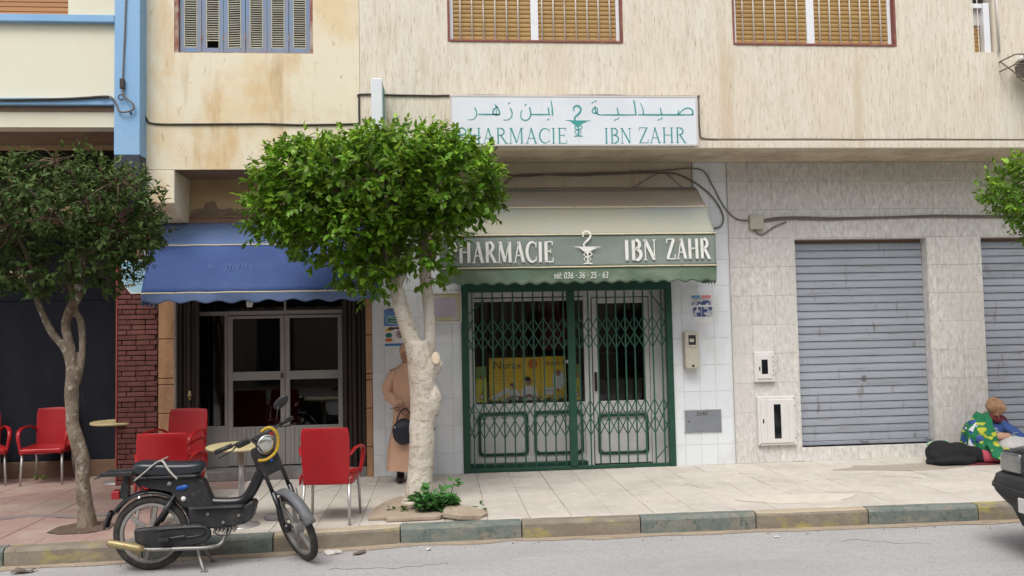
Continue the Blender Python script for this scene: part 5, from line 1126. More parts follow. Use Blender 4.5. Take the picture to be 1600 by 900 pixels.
o = MB().lathe([(0, 0), (.035, .001), (.046, -.006), (.048, -.02)], (0, 0, 0), 'z', 16).xf(Matrix.Translation((-.035, Y0 - .155, 1.46)) @ Matrix.Diagonal((.9, 1, 1, 1)) @ Vector((.1, -1, .45)).to_track_quat('Z', 'Y').to_matrix().to_4x4() @ Matrix.Diagonal((1, 1.5, 1, 1))).build('pruning_scar', CUT, mt_, smooth=True)
m = MB(); st_ = []
for a, b, r_ in (((-.42, Y0, 2.8), (-1.35, Y0 - .1, 3.25), .045), ((-.38, Y0, 3.0), (-.8, Y0 + .3, 3.5), .04), ((-.36, Y0, 3.05), (-.1, Y0 - .3, 3.6), .04), ((-.12, Y0 + .1, 2.7), (.4, Y0 - .1, 3.2), .035), ((-.4, Y0, 2.9), (-.95, Y0 - .5, 3.1), .04), ((-.1, Y0 + .1, 2.5), (.1, Y0 - .3, 2.8), .03), ((-.45, Y0, 2.5), (-1.0, Y0 - .2, 2.7), .035), ((-.36, Y0, 3.0), (-.3, Y0 + .4, 3.5), .035)):
    a, b = Vector(a), Vector(b); mid = a.lerp(b, .5) + Vector((0, 0, .1)); m.tube(smooth_pts([a, mid, b], 4), [r_ * (1 - .07 * j) for j in range(9)], 8); st_ += [tuple(mid), tuple(b), tuple(a.lerp(b, .8))]
m.build('branch', BARKD, mt_, smooth=True)
lob = [(-1.25, 8.42, 3.18, .60, .72, .44), (-.62, 8.38, 3.26, .75, .92, .46), (.08, 8.42, 3.26, .52, .78, .46), (-.95, 8.42, 2.82, .68, .72, .38), (-.06, 8.42, 2.68, .31, .42, .42), (-1.48, 8.40, 2.98, .42, .5, .36), (.36, 8.4, 3.22, .32, .45, .36), (-.3, 8.3, 3.46, .62, .7, .25), (-1.28, 8.4, 3.42, .38, .5, .22), (-.72, 8.35, 2.50, .36, .38, .28), (-.60, 8.32, 2.28, .16, .22, .18)]
P_, _ = crown(mt_, [(-.6 + (l[0] + .6) * .96, l[1], l[2] - .04, l[3] * .95, l[4], l[5] * .97) for l in lob], 2700, .100, [LEAF, LEAFY], 11, up=.45, wfac=.54); twigs(mt_, st_, P_, 260, BARKD, 4)
lt = thing('privet_tree', 'dark dusty small tree with crooked three-stemmed trunk by the red chairs', 'tree', (-3.23, 8.03, 0))
m = MB(); Y1 = 8.03
limb(m, [(-3.23, Y1, -.03), (-3.245, Y1, .12), (-3.28, Y1, .4), (-3.285, Y1, .62), (-3.36, Y1, .9), (-3.38, Y1, 1.2), (-3.37, Y1, 1.45)], [.10, .072, .062, .067, .057, .058, .060], seed=11, amp=.01)
limb(m, [(-3.375, Y1, 1.35), (-3.43, Y1, 1.6), (-3.55, Y1, 1.77), (-3.63, Y1 - .02, 1.95), (-3.72, Y1 - .05, 2.2), (-3.9, Y1 - .1, 2.5)], [.042, .033, .034, .029, .028, .018], seed=12, amp=.006)
limb(m, [(-3.37, Y1, 1.3), (-3.385, Y1, 1.6), (-3.43, Y1 - .02, 1.82), (-3.40, Y1, 1.98), (-3.33, Y1, 2.15), (-3.30, Y1, 2.5), (-3.30, Y1, 2.85), (-3.28, Y1, 3.1)], [.045, .037, .040, .043, .047, .046, .035, .026], seed=13, amp=.006)
limb(m, [(-3.355, Y1 + .03, 1.3), (-3.31, Y1 + .04, 1.55), (-3.315, Y1 + .04, 1.85), (-3.36, Y1 + .03, 1.98), (-3.40, Y1 + .03, 2.15), (-3.44, Y1 + .06, 2.5)], [.038, .030, .032, .029, .026, .018], seed=14, amp=.006)
limb(m, [(-3.31, Y1, 2.45), (-3.1, Y1 - .1, 2.6), (-2.95, Y1 - .15, 2.8)], [.03, .022, .012], seed=15, amp=.004); limb(m, [(-3.30, Y1, 2.7), (-3.5, Y1 - .1, 2.85), (-3.7, Y1 - .2, 3.1)], [.03, .022, .012], seed=16, amp=.004)
m.build('trunk', BARK2, lt, remesh=.011, sm=2)
m = MB(); st2 = []
for a, b in (((-3.3, Y1, 2.8), (-2.9, Y1 - .2, 3.15)), ((-3.29, Y1, 3.0), (-3.4, Y1 - .3, 3.3)), ((-3.72, Y1, 2.3), (-4.0, Y1 - .1, 2.9)), ((-3.3, Y1, 2.9), (-3.0, Y1 + .3, 3.3)), ((-3.3, Y1, 2.75), (-3.75, Y1 - .35, 2.75)), ((-3.3, Y1, 2.6), (-2.8, Y1 + .2, 2.7))):
    a, b = Vector(a), Vector(b); mid = a.lerp(b, .5) + Vector((.03, -.02, .06)); m.tube(smooth_pts([a, mid, b], 4), [.022 * (1 - .08 * j) for j in range(9)], 7); st2 += [tuple(mid), tuple(b), tuple(a)]
m.build('branch', BARKD, lt, smooth=True)
lob = [(-3.45, 8.05, 3.02, .62, .75, .42), (-3.95, 8.05, 2.95, .60, .7, .42), (-3.0, 8.05, 2.92, .42, .6, .40), (-4.1, 8.0, 2.55, .55, .6, .40), (-3.6, 8.15, 2.5, .55, .5, .36), (-2.95, 8.05, 2.70, .36, .45, .28), (-3.15, 8.15, 2.45, .36, .4, .28), (-2.72, 8.05, 2.68, .18, .28, .20), (-4.5, 8.0, 2.9, .5, .6, .5), (-3.4, 8.2, 2.75, .8, .4, .5)]
P_, _ = crown(lt, lob, 2500, .074, [LEAFD, LEAFD2], 23, up=.6, density=.55, wfac=.46, inner=.2); twigs(lt, st2, P_, 320, BARKD, 5)
g = np.random.default_rng(3); sel = g.choice(len(P_), 26); c_ = np.repeat(P_[sel] + np.array([0, -.03, -.02]), 12, 0) + g.normal(0, .018, (26 * 12, 3)); c_ = c_[c_[:, 2] < 2.85]
V, F = leaf_mesh(None, c_, g.normal(0, 1, (len(c_), 3)), g.normal(0, 1, (len(c_), 3)), np.full(len(c_), .028), np.full(len(c_), .02)); leaf_object('blossom', V, F, BLOSSOM, lt)
rtr = thing('ficus_tree', 'bright green tree crown poking in at the right edge above the cables', 'tree', (6.75, 8.3, 0))
m = MB(); limb(m, [(6.75, 8.3, -.03), (6.77, 8.3, .5), (6.72, 8.3, 1.2), (6.76, 8.3, 1.9), (6.75, 8.3, 2.6), (6.7, 8.3, 3.0)], [.17, .12, .11, .11, .08, .05], seed=31)
m.build('trunk', GREYW, rtr, remesh=.02, sm=2)
lob = [(6.22, 8.3, 3.12, .36, .5, .25), (6.75, 8.3, 3.15, .6, .8, .42), (7.3, 8.3, 3.1, .6, .7, .4), (6.30, 8.25, 2.88, .30, .4, .16), (6.8, 8.3, 2.8, .5, .6, .3)]
P_, _ = crown(rtr, lob, 1300, .078, [LEAF, LEAFY], 41, up=.5, wfac=.46); twigs(rtr, [(6.72, 8.3, 2.9), (6.5, 8.3, 3.0), (7.1, 8.3, 3.1)], P_, 90, BARKD, 6)
# tree pits, slab, rock, weeds
o = MB().prism([(-3.50, 7.83), (-3.36, 7.74), (-3.12, 7.75), (-2.98, 7.86), (-3.0, 8.08), (-3.12, 8.2), (-3.36, 8.21), (-3.5, 8.05)], .003, .008, 'z').build('tree_pit', M('pit_soil', (.11, .075, .055), .95, var=[(30, (.2, .15, .11), .5, .7)], bump=(40, .6, .01)), kind='structure')
sl = thing('concrete_slab', 'worn concrete slab collar raised round the foot of the whitewashed tree', 'slab', (-.2, 8.05, 0))
m = MB().prism([(-.68, 7.80), (-.52, 7.79), (-.50, 7.70), (-.02, 7.72), (.02, 7.82), (.10, 8.05), (.12, 8.4), (-.05, 8.7), (-.45, 8.7), (-.58, 8.45), (-.66, 8.1)], .0, .042, 'z'); m.build('slab', STONE, sl, bevel=.012); 
o = MB().prism([(.0, 7.72), (.16, 7.66), (.36, 7.70), (.43, 7.80), (.30, 7.93), (.16, 7.99), (.02, 7.93)], .012, .060, 'z').jit(.012, 6, 2).xf(Matrix.Translation((.2, 7.8, .03)) @ Matrix.Rotation(R(6), 4, 'X') @ Matrix.Rotation(R(5), 4, 'Y') @ Matrix.Translation((-.2, -7.8, -.03))).build('broken_slab', STONE, bevel=.008); tag(o, 'loose broken piece of paving lying beside the weeds', 'rubble')
wd = thing('weed', 'leafy green weed growing at the foot of the whitewashed trunk', 'weed', (-.08, 8.08, .04))
for cx, cy2, rx, n_ in ((-.12, 8.02, .15, 60), (.0, 8.0, .12, 50), (-.20, 8.06, .08, 20), (.03, 8.08, .08, 26)): bush(wd, cx, cy2, .045, rx, .16, .20, n_, .105, WEED)
m = MB()
for k in range(10):
    a = random.uniform(0, 6.28); m.tube(smooth_pts([(-.05, 8.05, .03), (-.05 + .08 * math.cos(a), 8.05 + .08 * math.sin(a), .12), (-.05 + .17 * math.cos(a), 8.05 + .15 * math.sin(a), .17)], 3), .004, 5)
m.tube([(.06, 8.1, .05), (.10, 8.08, .2), (.12, 8.08, .27)], .005, 5); m.build('stem', WEED, wd); bush(wd, .12, 8.08, .24, .05, .05, .05, 9, .075, WEED)
wd = thing('weed', 'tiny weed tuft in the joint right of the broken paving', 'weed', (.36, 8.0, 0)); bush(wd, .36, 8.0, .005, .05, .04, .07, 12, .045, WEED)
wd = thing('weed', 'low yellowish weed tuft left of the whitewashed trunk', 'weed', (-.42, 8.0, .04)); bush(wd, -.42, 8.0, .045, .09, .05, .05, 20, .045, LEAFD2)
wd = thing('weed', 'small bright weed by the plinth behind the red chairs', 'weed', (-4.95, 10.85, 0)); bush(wd, -4.95, 10.85, .005, .08, .04, .04, 16, .05, LEAFY)
for k, (x, y, s_, lab, mt) in enumerate(((-.93, 7.27, .085, 'crumpled silvery wrapper lying in the gutter below the red chair', LITTER), (-.70, 7.23, .07, 'brown dead leaf scraps in the gutter beside the wrapper', IRON), (-.12, 7.27, .035, 'small white paper scrap in the gutter below the tree', LITTER), (-3.58, 7.05, .06, 'pale litter scrap at the lower left end of the gutter', LITTER), (2.92, 7.18, .03, 'tiny white scrap in the gutter in front of the gate', LITTER), (-3.35, 7.1, .09, 'dark leaf litter heap at the lower left of the gutter', IRON))):
    o = MB().ell((0, 0, 0), s_, s_ * .45, s_ * .22, 12, 7).jit(s_ * .35, 12 / s_ * .1, k).build('litter', mt); o.location = (x, y, -.145 + s_ * .12); o.rotation_euler = (0, 0, k * .7); tag(o, lab, 'litter')
m = MB()
for k in range(260):
    x = random.uniform(-6, 7.5); y = kerb_y(x) - abs(random.gauss(0, .10)) - .01; s_ = random.uniform(.004, .013); m.ell((x, y, -.145), s_, s_, s_ * .6, 5, 3)
m.build('gutter_grit', STONE, kind='stuff')
m = MB()
for k in range(220):
    x = random.uniform(-6, 7.5); y = random.uniform(7.65, 10.1); s_ = random.uniform(.003, .008); m.ell((x, y, .002), s_, s_, s_ * .5, 5, 3)
m.build('pavement_grit', STONE, kind='stuff')

# ------------------------------------------------------------------ red plastic armchairs and round tables
def make_chair():
    t = thing('plastic_armchair', 'x', 'chair', (0, 0, 0), 'red plastic cafe armchairs')
    def back(u, v):
        a = 2 * u - 1; cor = (1 - max(0, v - .86) / .14 * .06); w_ = (.205 + .022 * v - .02 * (v > .5) * (v - .5)) * cor
        return (a * w_, .205 + .095 * v - .035 * (a * a) * (.4 + .6 * v) * 1.0 + .02 * (1 - v) ** 2, .36 + .51 * v + .008 * (1 - a * a) * v)
    MB().grid(back, 16, 14, .014).build('backrest', REDPL, t, smooth=True, bevel=.004)
    def seat(u, v):
        a = 2 * u - 1; f = max(0, .14 - v) / .14
        return (a * (.235 - .015 * v), -.245 + .46 * v - .012 * f * f, .435 - .018 * math.sin(math.pi * v) * (1 - a * a) - .055 * f * f + .012 * a * a)
    MB().grid(seat, 14, 18, .016).build('seat', REDPL, t, smooth=True, bevel=.004)
    MB().grid(lambda u, v: ((2 * u - 1) * .232, -.250 + .006 * math.sin(u * math.pi), .43 - .062 * v * (1 - .35 * math.sin(math.pi * u))), 14, 3, .014).build('seat_front', REDPL, t, smooth=True)
    for sg_ in (-1, 1):
        m = MB(); pts = smooth_pts([(sg_ * .215, .235, .62), (sg_ * .245, .15, .668), (sg_ * .262, .02, .672), (sg_ * .268, -.10, .662), (sg_ * .268, -.185, .625), (sg_ * .262, -.215, .55), (sg_ * .245, -.215, .46), (sg_ * .235, -.215, .40)], 5)
        n = len(pts); vs = []; fs = []
        for i, p in enumerate(pts):
            p = Vector(p); tn = (Vector(pts[min(i + 1, n - 1)]) - Vector(pts[max(i - 1, 0)])).normalized(); sd2 = Vector((1, 0, 0)); nn = tn.cross(sd2).normalized()
            ww = .026 - .008 * abs(i / n - .45) * 2; hh = .011
            vs += [p + sd2 * ww * math.cos(q) + nn * hh * math.sin(q) for q in [k * math.pi / 4 for k in range(8)]]
        fs = [(i * 8 + k, i * 8 + (k + 1) % 8, (i + 1) * 8 + (k + 1) % 8, (i + 1) * 8 + k) for i in range(n - 1) for k in range(8)] + [tuple(range(8)), tuple(range((n - 1) * 8, n * 8))]
        m.add(vs, fs); m.build('armrest', REDPL, t, smooth=True)
        MB().grid(lambda u, v, s=sg_: (s * (.232 + .006 * math.sin(math.pi * u)), -.235 + .46 * u, .435 - (.055 + .02 * u) * v), 12, 3, .012).build('side_skirt', REDPL, t, smooth=True)
        MB().tube([(sg_ * .215, -.205, .41), (sg_ * .228, -.235, .0)], [.0155, .0125], 10).build('leg', CHROME, t, smooth=True)
        MB().tube([(sg_ * .20, .20, .40), (sg_ * .215, .275, .0)], [.0155, .0125], 10).build('leg', CHROME, t, smooth=True)
    return t
ch0 = make_chair(); note_kids()
CH = [(-4.74, 10.63, 6, 0, 'red plastic armchair facing the street, behind the dark tree trunk'),
      (-5.47, 10.55, 32, 0, 'red plastic armchair cut off by the left edge of the picture'),
      (-2.46, 7.90, 183, 0, 'red plastic armchair with its back to the street, behind the moped seat'),
      (-2.72, 8.86, -14, 0, 'lower chair of the red pair stacked between cafe door and moped'),
      (-2.72, 8.87, -14, .085, 'upper chair of the red pair stacked between cafe door and moped'),
      (-1.02, 7.93, 176, 0, 'lone red plastic armchair with its back to the kerb, right of the moped')]
for i, (x, y, a, dz, lab) in enumerate(CH):
    o = ch0 if i == 0 else copy_tree(ch0); o.location = (x, y, dz); o.rotation_euler = (0, 0, R(a)); o['label'] = lab
def make_table():
    t = thing('round_table', 'x', 'table', (0, 0, 0), 'round cafe tables')
    MB().lathe([(0, .73), (.30, .73), (.308, .722), (.308, .708), (.298, .70), (0, .70)], (0, 0, 0), 'z', 40).build('tabletop', TABTOP, t, bevel=.002)
    MB().tube([(0, 0, .02), (0, 0, .70)], .026, 14).build('pole', CHROME, t, smooth=True)
    MB().lathe([(0, .03), (.05, .03), (.16, .014), (.165, 0), (0, 0)], (0, 0, 0), 'z', 24).build('base', CHROME, t, smooth=True); return t
t1 = make_table(); note_kids(); t2 = copy_tree(t1)
t1.location = (-3.85, 10.42, 0); t1['label'] = 'round cream table on metal pole in front of the red brick pier'
t2.location = (-1.81, 7.83, -.005); t2['label'] = 'round cream table half hidden behind the moped handlebars'
t2.scale = (1, 1, 1)

# ------------------------------------------------------------------ moped
mo = thing('moped', 'old black step-through moped with yellow tape round its headlight, parked on the road', 'moped', (-2.335, 7.03, -.15))
MO = Vector((-2.335, 7.03, -.15)); LEAN = Matrix.Translation(MO) @ Matrix.Rotation(R(1.5), 4, 'Z')
AX = Vector((.865, 0, .96)); UPA = Vector((-math.sin(R(22)), 0, math.cos(R(22))))
STEER = Matrix.Translation(AX) @ Matrix.Rotation(R(-58), 4, UPA) @ Matrix.Translation(-AX)
def mp(mb, name, mat, steer=False, parent=None, **k):
    mb.xf((LEAN @ STEER) if steer else LEAN); o = mb.build(name, mat, parent or mo, **k); OFF[o.name] = OFF[mo.name]; return o
def wheel(cx, cz, steer, name):
    c_ = (cx, 0, cz); tor = [(.262 + .031 * math.cos(a) * 1.05, .029 * math.sin(a)) for a in [i * 2 * math.pi / 14 for i in range(15)]]
    hubp = MB().lathe([(0, -.04), (.055, -.04), (.062, -.03), (.062, .03), (.055, .04), (0, .04)], c_, 'y', 20)
    wr = mp(hubp, name, RIMG, steer, bevel=.003)
    mp(MB().lathe(tor, c_, 'y', 44), 'tyre', RUBBER, steer, wr, smooth=True)
    mp(MB().lathe([(.214, -.017), (.236, -.02), (.240, -.017), (.240, .017), (.236, .02), (.214, .017), (.210, 0), (.214, -.017)], c_, 'y', 44), 'rim', RIMG, steer, wr, smooth=True)
    for k in range(6):
        a = k * math.pi / 3 + .35; dx, dz = math.cos(a), math.sin(a); nx_, nz2 = -dz, dx; m = MB()
        P = lambda r_, s_, y: (cx + dx * r_ + nx_ * s_, y, cz + dz * r_ + nz2 * s_)
        m.add([P(.05, -.024, -.014), P(.05, .024, -.014), P(.217, .012, -.010), P(.217, -.012, -.010), P(.05, -.024, .014), P(.05, .024, .014), P(.217, .012, .010), P(.217, -.012, .010)], [(0, 1, 2, 3), (4, 7, 6, 5), (0, 4, 5, 1), (1, 5, 6, 2), (2, 6, 7, 3), (3, 7, 4, 0)])
        mp(m, 'spoke', RIMG, steer, wr, bevel=.004)
    return wr
RW = .294; wheel(0, RW, False, 'rear_wheel')
FA = (1.155, .292); wheel(FA[0], FA[1], True, 'front_wheel')
def fender(cx, cz, r_, a0, a1, hw, mat, name, steer, th=.003, seed=0):
    def fn(u, v):
        a = R(a0 + (a1 - a0) * u); q = 2 * v - 1; rr = r_ - .03 * q * q * abs(q); return (cx + rr * math.cos(a), q * hw, cz + rr * math.sin(a))
    mp(MB().grid(fn, 26, 8, th), name, mat, steer, smooth=True)
fender(0, RW, .345, 8, 150, .045, BLACKM, 'rear_mudguard', False); fender(-.012, RW, .36, 148, 172, .05, BLACKP, 'mud_flap', False)
fender(FA[0], FA[1], .335, 25, 128, .045, GREYFEND, 'front_mudguard', True)
for sy_ in (-.052, .052):   # shock absorbers and swing arm
    mp(MB().tube([(.0, sy_, RW), (.20, sy_ * 1.15, .60)], .013, 10).tube([(.055, sy_ * 1.04, .37), (.17, sy_ * 1.12, .55)], .022, 12), 'shock_absorber', BLACKP, smooth=True)
    mp(MB().tube([(.0, sy_, RW), (.25, sy_, .33), (.45, sy_ * .9, .33)], .014, 8), 'swing_arm', BLACKM, smooth=True)
def seat_f(u, v):
    x = -.135 + .565 * u; a = v * 2 * math.pi; e = (1 - abs(2 * u - 1) ** 7) ** .35 if 0 < u < 1 else .0
    wd_ = (.125 - .045 * max(0, u - .35)) * max(e, .02); hh = (.058 - .02 * max(0, u - .6)) * max(e, .02); cz = .812 + .010 * math.cos(u * 4) - .02 * u * (1 - u) + .018 * max(0, u - .8) * 5 * .3
    cc, ss = math.cos(a), math.sin(a); return (x, wd_ * math.copysign(abs(cc) ** .6, cc), cz + hh * math.copysign(abs(ss) ** .6, ss))
mp(MB().grid(seat_f, 26, 28), 'seat', VINYL, smooth=True)
mp(MB().box(-.11, .38, -.105, .105, .735, .762), 'seat_base', BLACKP, bevel=.012)
st_ = smooth_pts([(-.09, -.130, .735), (-.01, -.138, .80), (.07, -.118, .868), (.10, -.09, .880), (.10, .09, .880)], 5)
mp(MB().tube(st_, .010, 8, sy=.6).tube(smooth_pts([(.10, -.09, .880), (.13, -.118, .868), (.18, -.138, .80), (.235, -.128, .735)], 5), .010, 8, sy=.6), 'grab_strap', STRAP, smooth=True)
rk = MB(); rk.prism([(-.43, .742), (-.36, .79), (-.14, .785), (-.11, .765), (-.36, .765)], -.085, .085); rk.box(-.36, -.12, -.09, -.075, .765, .80).box(-.36, -.12, .075, .09, .765, .80)
mp(rk, 'luggage_rack', BLACKP, bevel=.006); mp(MB().tube([(-.15, -.07, .765), (-.02, -.06, .62)], .008).tube([(-.15, .07, .765), (-.02, .06, .62)], .008), 'rack_stay', BLACKM)
mp(MB().box(-.30, -.235, -.04, .04, .575, .645), 'tail_lamp', REDLENS, bevel=.01); mp(MB().prism([(-.235, .64), (-.235, .58), (-.17, .57), (-.17, .78), (-.20, .78)], -.03, .03), 'lamp_bracket', BLACKP, bevel=.005)
mp(MB().prism([(-.12, .735), (.36, .735), (.42, .70), (.50, .50), (.55, .475), (.34, .46), (.26, .50), (.16, .62), (-.02, .66), (-.12, .70)], -.062, .062), 'frame_cover', BLACKP, bevel=.012)
mp(MB().lathe([(0, -.012), (.045, -.010), (.05, 0)], (0, 0, 0), 'y', 18).xf(Matrix.Translation((.255, -.062, .655)) @ Matrix.Rotation(R(-10), 4, 'Y') @ Matrix.Diagonal((1, 1, .42, 1))), 'blue_sticker', STICKB, smooth=True)
mp(MB().lathe([(0, -.014), (.017, -.012), (.02, 0)], (.265, -.062, .565), 'y', 14), 'white_cap', METERW, smooth=True)
mp(MB().lathe([(0, -.02), (.018, -.018), (.02, 0)], (.16, -.06, .69), 'y', 14), 'bolt', STEEL, smooth=True)
mp(MB().tube(smooth_pts([(.40, 0, .52), (.60, 0, .505), (.72, 0, .52), (.79, 0, .60), (.86, 0, .74), (.915, 0, .84)], 6), .038, 14, sy=1.15), 'frame_beam', BLACKM, smooth=True)
mp(MB().prism([(.30, .50), (.74, .49), (.80, .53), (.83, .50), (.80, .38), (.74, .345), (.55, .325), (.40, .315), (.32, .36)], -.085, .085), 'engine_cover', BLACKP, bevel=.016)
mp(MB().box(.34, .74, -.12, .12, .485, .50), 'footboard', BLACKP, bevel=.006)
for k in range(6): mp(MB().box(.50 + k * .03, .512 + k * .03, -.07, .07, .285, .325), 'engine_fin', STEEL)
for q in ((.70, -.087, .42), (.58, -.087, .37), (.46, -.087, .44)): mp(MB().lathe([(0, -.008), (.012, -.006), (.013, 0)], q, 'y', 10), 'bolt', STEEL)
cap = [(-.10, .33)] + [(-.09 + .0, .355)] + [(.05, .365), (.25, .372), (.40, .37), (.46, .35), (.49, .31), (.49, .26), (.44, .215), (.34, .195), (.10, .185), (-.03, .20), (-.09, .25)]
mp(MB().prism(cap, -.125, -.075), 'chain_case', BLACKP, bevel=.018)
mp(MB().tube(smooth_pts([(.06, -.128, .33), (.14, -.130, .345), (.40, -.130, .35), (.45, -.128, .32), (.42, -.128, .285), (.28, -.128, .27)], 4), .007, 6), 'case_rib', BLACKM, smooth=True)
mp(MB().tube([(.30, -.135, .285), (.18, -.145, .275)], .012, 8).box(.10, .19, -.20, -.135, .262, .284), 'pedal', BLACKP, bevel=.003)
mp(MB().tube(smooth_pts([(.60, -.03, .30), (.56, -.08, .20), (.46, -.13, .185), (.30, -.145, .19), (.05, -.15, .195), (-.03, -.152, .205)], 5), .015, 10), 'exhaust_pipe', STEEL, smooth=True)
mp(MB().tube([(-.01, -.152, .205), (-.05, -.152, .210), (-.27, -.152, .262), (-.285, -.152, .266)], [.02, .029, .029, .022], 16), 'silencer', BRASS, smooth=True)
mp(MB().tube([(-.04, -.13, .20), (-.07, -.10, .12)], .007, 6), 'exhaust_stay', STEEL)
for sy_ in (-1, 1): mp(MB().tube([(.36, sy_ * .05, .23), (.40, sy_ * .10, .10), (.445, sy_ * .15, .004)], [.013, .012, .011], 8).box(.42, .475, sy_ * .15 - .012, sy_ * .15 + .012, 0, .008), 'stand_leg', STEEL, smooth=False)
mp(MB().tube(smooth_pts([(.50, -.09, .30), (.56, -.10, .27), (.62, -.09, .27), (.64, -.07, .31)], 4), .006, 6), 'hose', CABLE, smooth=True)
# steering head, all turned to the right
sh_ = Vector((.865, 0, .96))
L = lambda z: AX + UPA * ((z - .96) / UPA.z)
for sy_ in (-.075, .075):
    a = L(.84); b = L(.60); mp(MB().tube([(a.x + .03, sy_, .84), (b.x + .03, sy_, .60)], .017, 10).tube([(b.x + .03, sy_, .62), (FA[0] - .01, sy_, FA[1])], .021, 10).tube([(FA[0] - .02, sy_, FA[1] + .06), (FA[0], sy_, FA[1])], .028, 10), 'fork_leg', BLACKM, True, smooth=True)
    mp(MB().tube([(FA[0] - .01, sy_ * 1.0, FA[1]), (FA[0] + .0, sy_ * 1.0, FA[1] + .33)], .005, 6), 'mudguard_stay', STEEL, True)
mp(MB().lathe([(0, -.10), (.012, -.10), (.012, .10), (0, .10)], (FA[0], 0, FA[1]), 'y', 10), 'axle', STEEL, True)
fc = MB(); vs = []
for z_, hx, hw in ((.745, .045, .085), (.80, .065, .105), (.90, .075, .10), (.955, .06, .085)):
    c2 = L(z_); vs += [(c2.x - .045, -hw, z_), (c2.x + hx, -hw * .8, z_), (c2.x + hx, hw * .8, z_), (c2.x - .045, hw, z_)]
fs = [(i * 4 + k, i * 4 + (k + 1) % 4, i * 4 + 4 + (k + 1) % 4, i * 4 + 4 + k) for i in range(3) for k in range(4)] + [(0, 1, 2, 3), (12, 13, 14, 15)]
mp(fc.add(vs, fs), 'fork_cover', BLACKP, True, bevel=.014)
mp(MB().box(.99, .994, -.01, .01, .85, .90), 'blue_sticker', STICKB, True)
hx_, hz_ = .955, 1.0
mp(MB().lathe([(0, -.085), (.04, -.08), (.068, -.045), (.078, .0), (.078, .02)], (hx_ - .0, 0, hz_), 'x', 24), 'headlight_bowl', BLACKP, True, smooth=True)
mp(MB().lathe([(0, .036), (.035, .033), (.062, .024), (.072, .014)], (hx_ + .004, 0, hz_), 'x', 24), 'headlight_lens', LENS, True, smooth=True)
mp(MB().lathe([(.070, .012), (.080, .012), (.082, .022), (.072, .027)], (hx_, 0, hz_), 'x', 24), 'headlight_rim', CHROME, True, smooth=True)
mp(MB().tube(smooth_pts([(hx_ + .02, -.10, hz_ - .10), (hx_ + .035, -.03, hz_ - .115), (hx_ + .035, .055, hz_ - .085), (hx_ + .03, .10, hz_ - .01), (hx_ + .02, .10, hz_ + .07), (hx_ - .01, .065, hz_ + .115), (hx_ - .05, .01, hz_ + .09)], 5), .013, 8), 'yellow_tape', YELH, True, smooth=True)
mp(MB().box(.86, .93, -.06, .06, 1.01, 1.06), 'handlebar_clamp', BLACKP, True, bevel=.012); mp(MB().box(hx_ - .01, hx_ + .012, .055, .085, hz_ + .04, hz_ + .075), 'red_switch', REDPL, True, bevel=.004)
for sy_ in (-1, 1):
    pts = smooth_pts([(.875, 0, 1.035), (.87, sy_ * .12, 1.05), (.835, sy_ * .22, 1.055), (.79, sy_ * .34, 1.04)], 5)
    mp(MB().tube(pts, .011, 8), 'handlebar', BLACKM, True, smooth=True)
    mp(MB().tube([(.835, sy_ * .22, 1.055), (.785, sy_ * .352, 1.038)], .019, 10), 'grip', BLACKP, True, smooth=True)
    mp(MB().tube([(.86, sy_ * .20, 1.045), (.875, sy_ * .24, 1.03), (.835, sy_ * .35, 1.0)], .006, 6), 'brake_lever', BLACKM, True, smooth=True)
    mp(MB().tube(smooth_pts([(.87, sy_ * .20, 1.04), (.95, sy_ * .13, 1.10), (.98, sy_ * .05, .97), (.93, 0, .86)], 4), .006, 6), 'control_cable', CABLE, True, smooth=True)
mp(MB().box(.85, .90, -.20, -.09, 1.03, 1.075), 'switch_pod', BLACKP, True, bevel=.01); mp(MB().box(.888, .896, -.19, -.10, 1.04, 1.058), 'red_stripe', REDPL, True)
mp(MB().tube([(.85, .16, 1.06), (.86, .19, 1.14), (.87, .22, 1.22)], .006, 6), 'mirror_stalk', BLACKM, True, smooth=True)
mp(MB().ell((0, 0, 0), .075, .016, .042, 16, 10).xf(Matrix.Translation((.87, .25, 1.245)) @ Matrix.Rotation(R(66), 4, 'Z') @ Matrix.Rotation(R(-32), 4, 'Y')), 'mirror', BLACKP, True, smooth=True)
o = MB().ell((-1.53, 8.02, .02), .13, .07, .045, 20, 10).jit(.012, 9, 4).build('stone', M('dark_stone', (.17, .16, .165), .8, var=[(20, (.25, .24, .23), .5, .7)], bump=(40, .4, .006)), smooth=True); tag(o, 'smooth dark grey stone lying on the pavement beyond the moped engine', 'stone')

# ------------------------------------------------------------------ people
def hand(mb, wrist, d, n, size=.17, curl=.6):
    """palm with five fingers: wrist point, direction of the fingers, palm normal"""
    w_ = Vector(wrist); d = Vector(d).normalized(); n = Vector(n); n = (n - d * n.dot(d)).normalized(); s_ = d.cross(n)
    k = size / .17
    for i in range(4):
        o_ = (i - 1.5) * .018 * k; base = w_ + d * (.085 - .004 * abs(i - 1.3)) * k + s_ * o_; ln_ = (.070, .080, .074, .058)[i] * k
        mb.tube([w_ + s_ * o_ * .6, base], [.013 * k, .0125 * k], 8)
        p = [base]; dd = d.copy()
        for j in range(3):
            dd = (dd + n * curl * .75).normalized(); p.append(p[-1] + dd * ln_ * (.42, .33, .25)[j])
        mb.tube(p, [.0095 * k, .009 * k, .0082 * k, .0068 * k], 8); mb.ell(p[-1], .0068 * k, .0068 * k, .0068 * k, 8, 5)
    a = w_ + d * .025 * k + s_ * -.025 * k; mb.tube([a, a + d * .03 * k - s_ * .022 * k + n * .008, a + d * .062 * k - s_ * .026 * k + n * .022], [.013 * k, .0105 * k, .008 * k], 8)
    mb.ell(w_ + d * .045 * k, .036 * k, .032 * k, .030 * k, 10, 8)
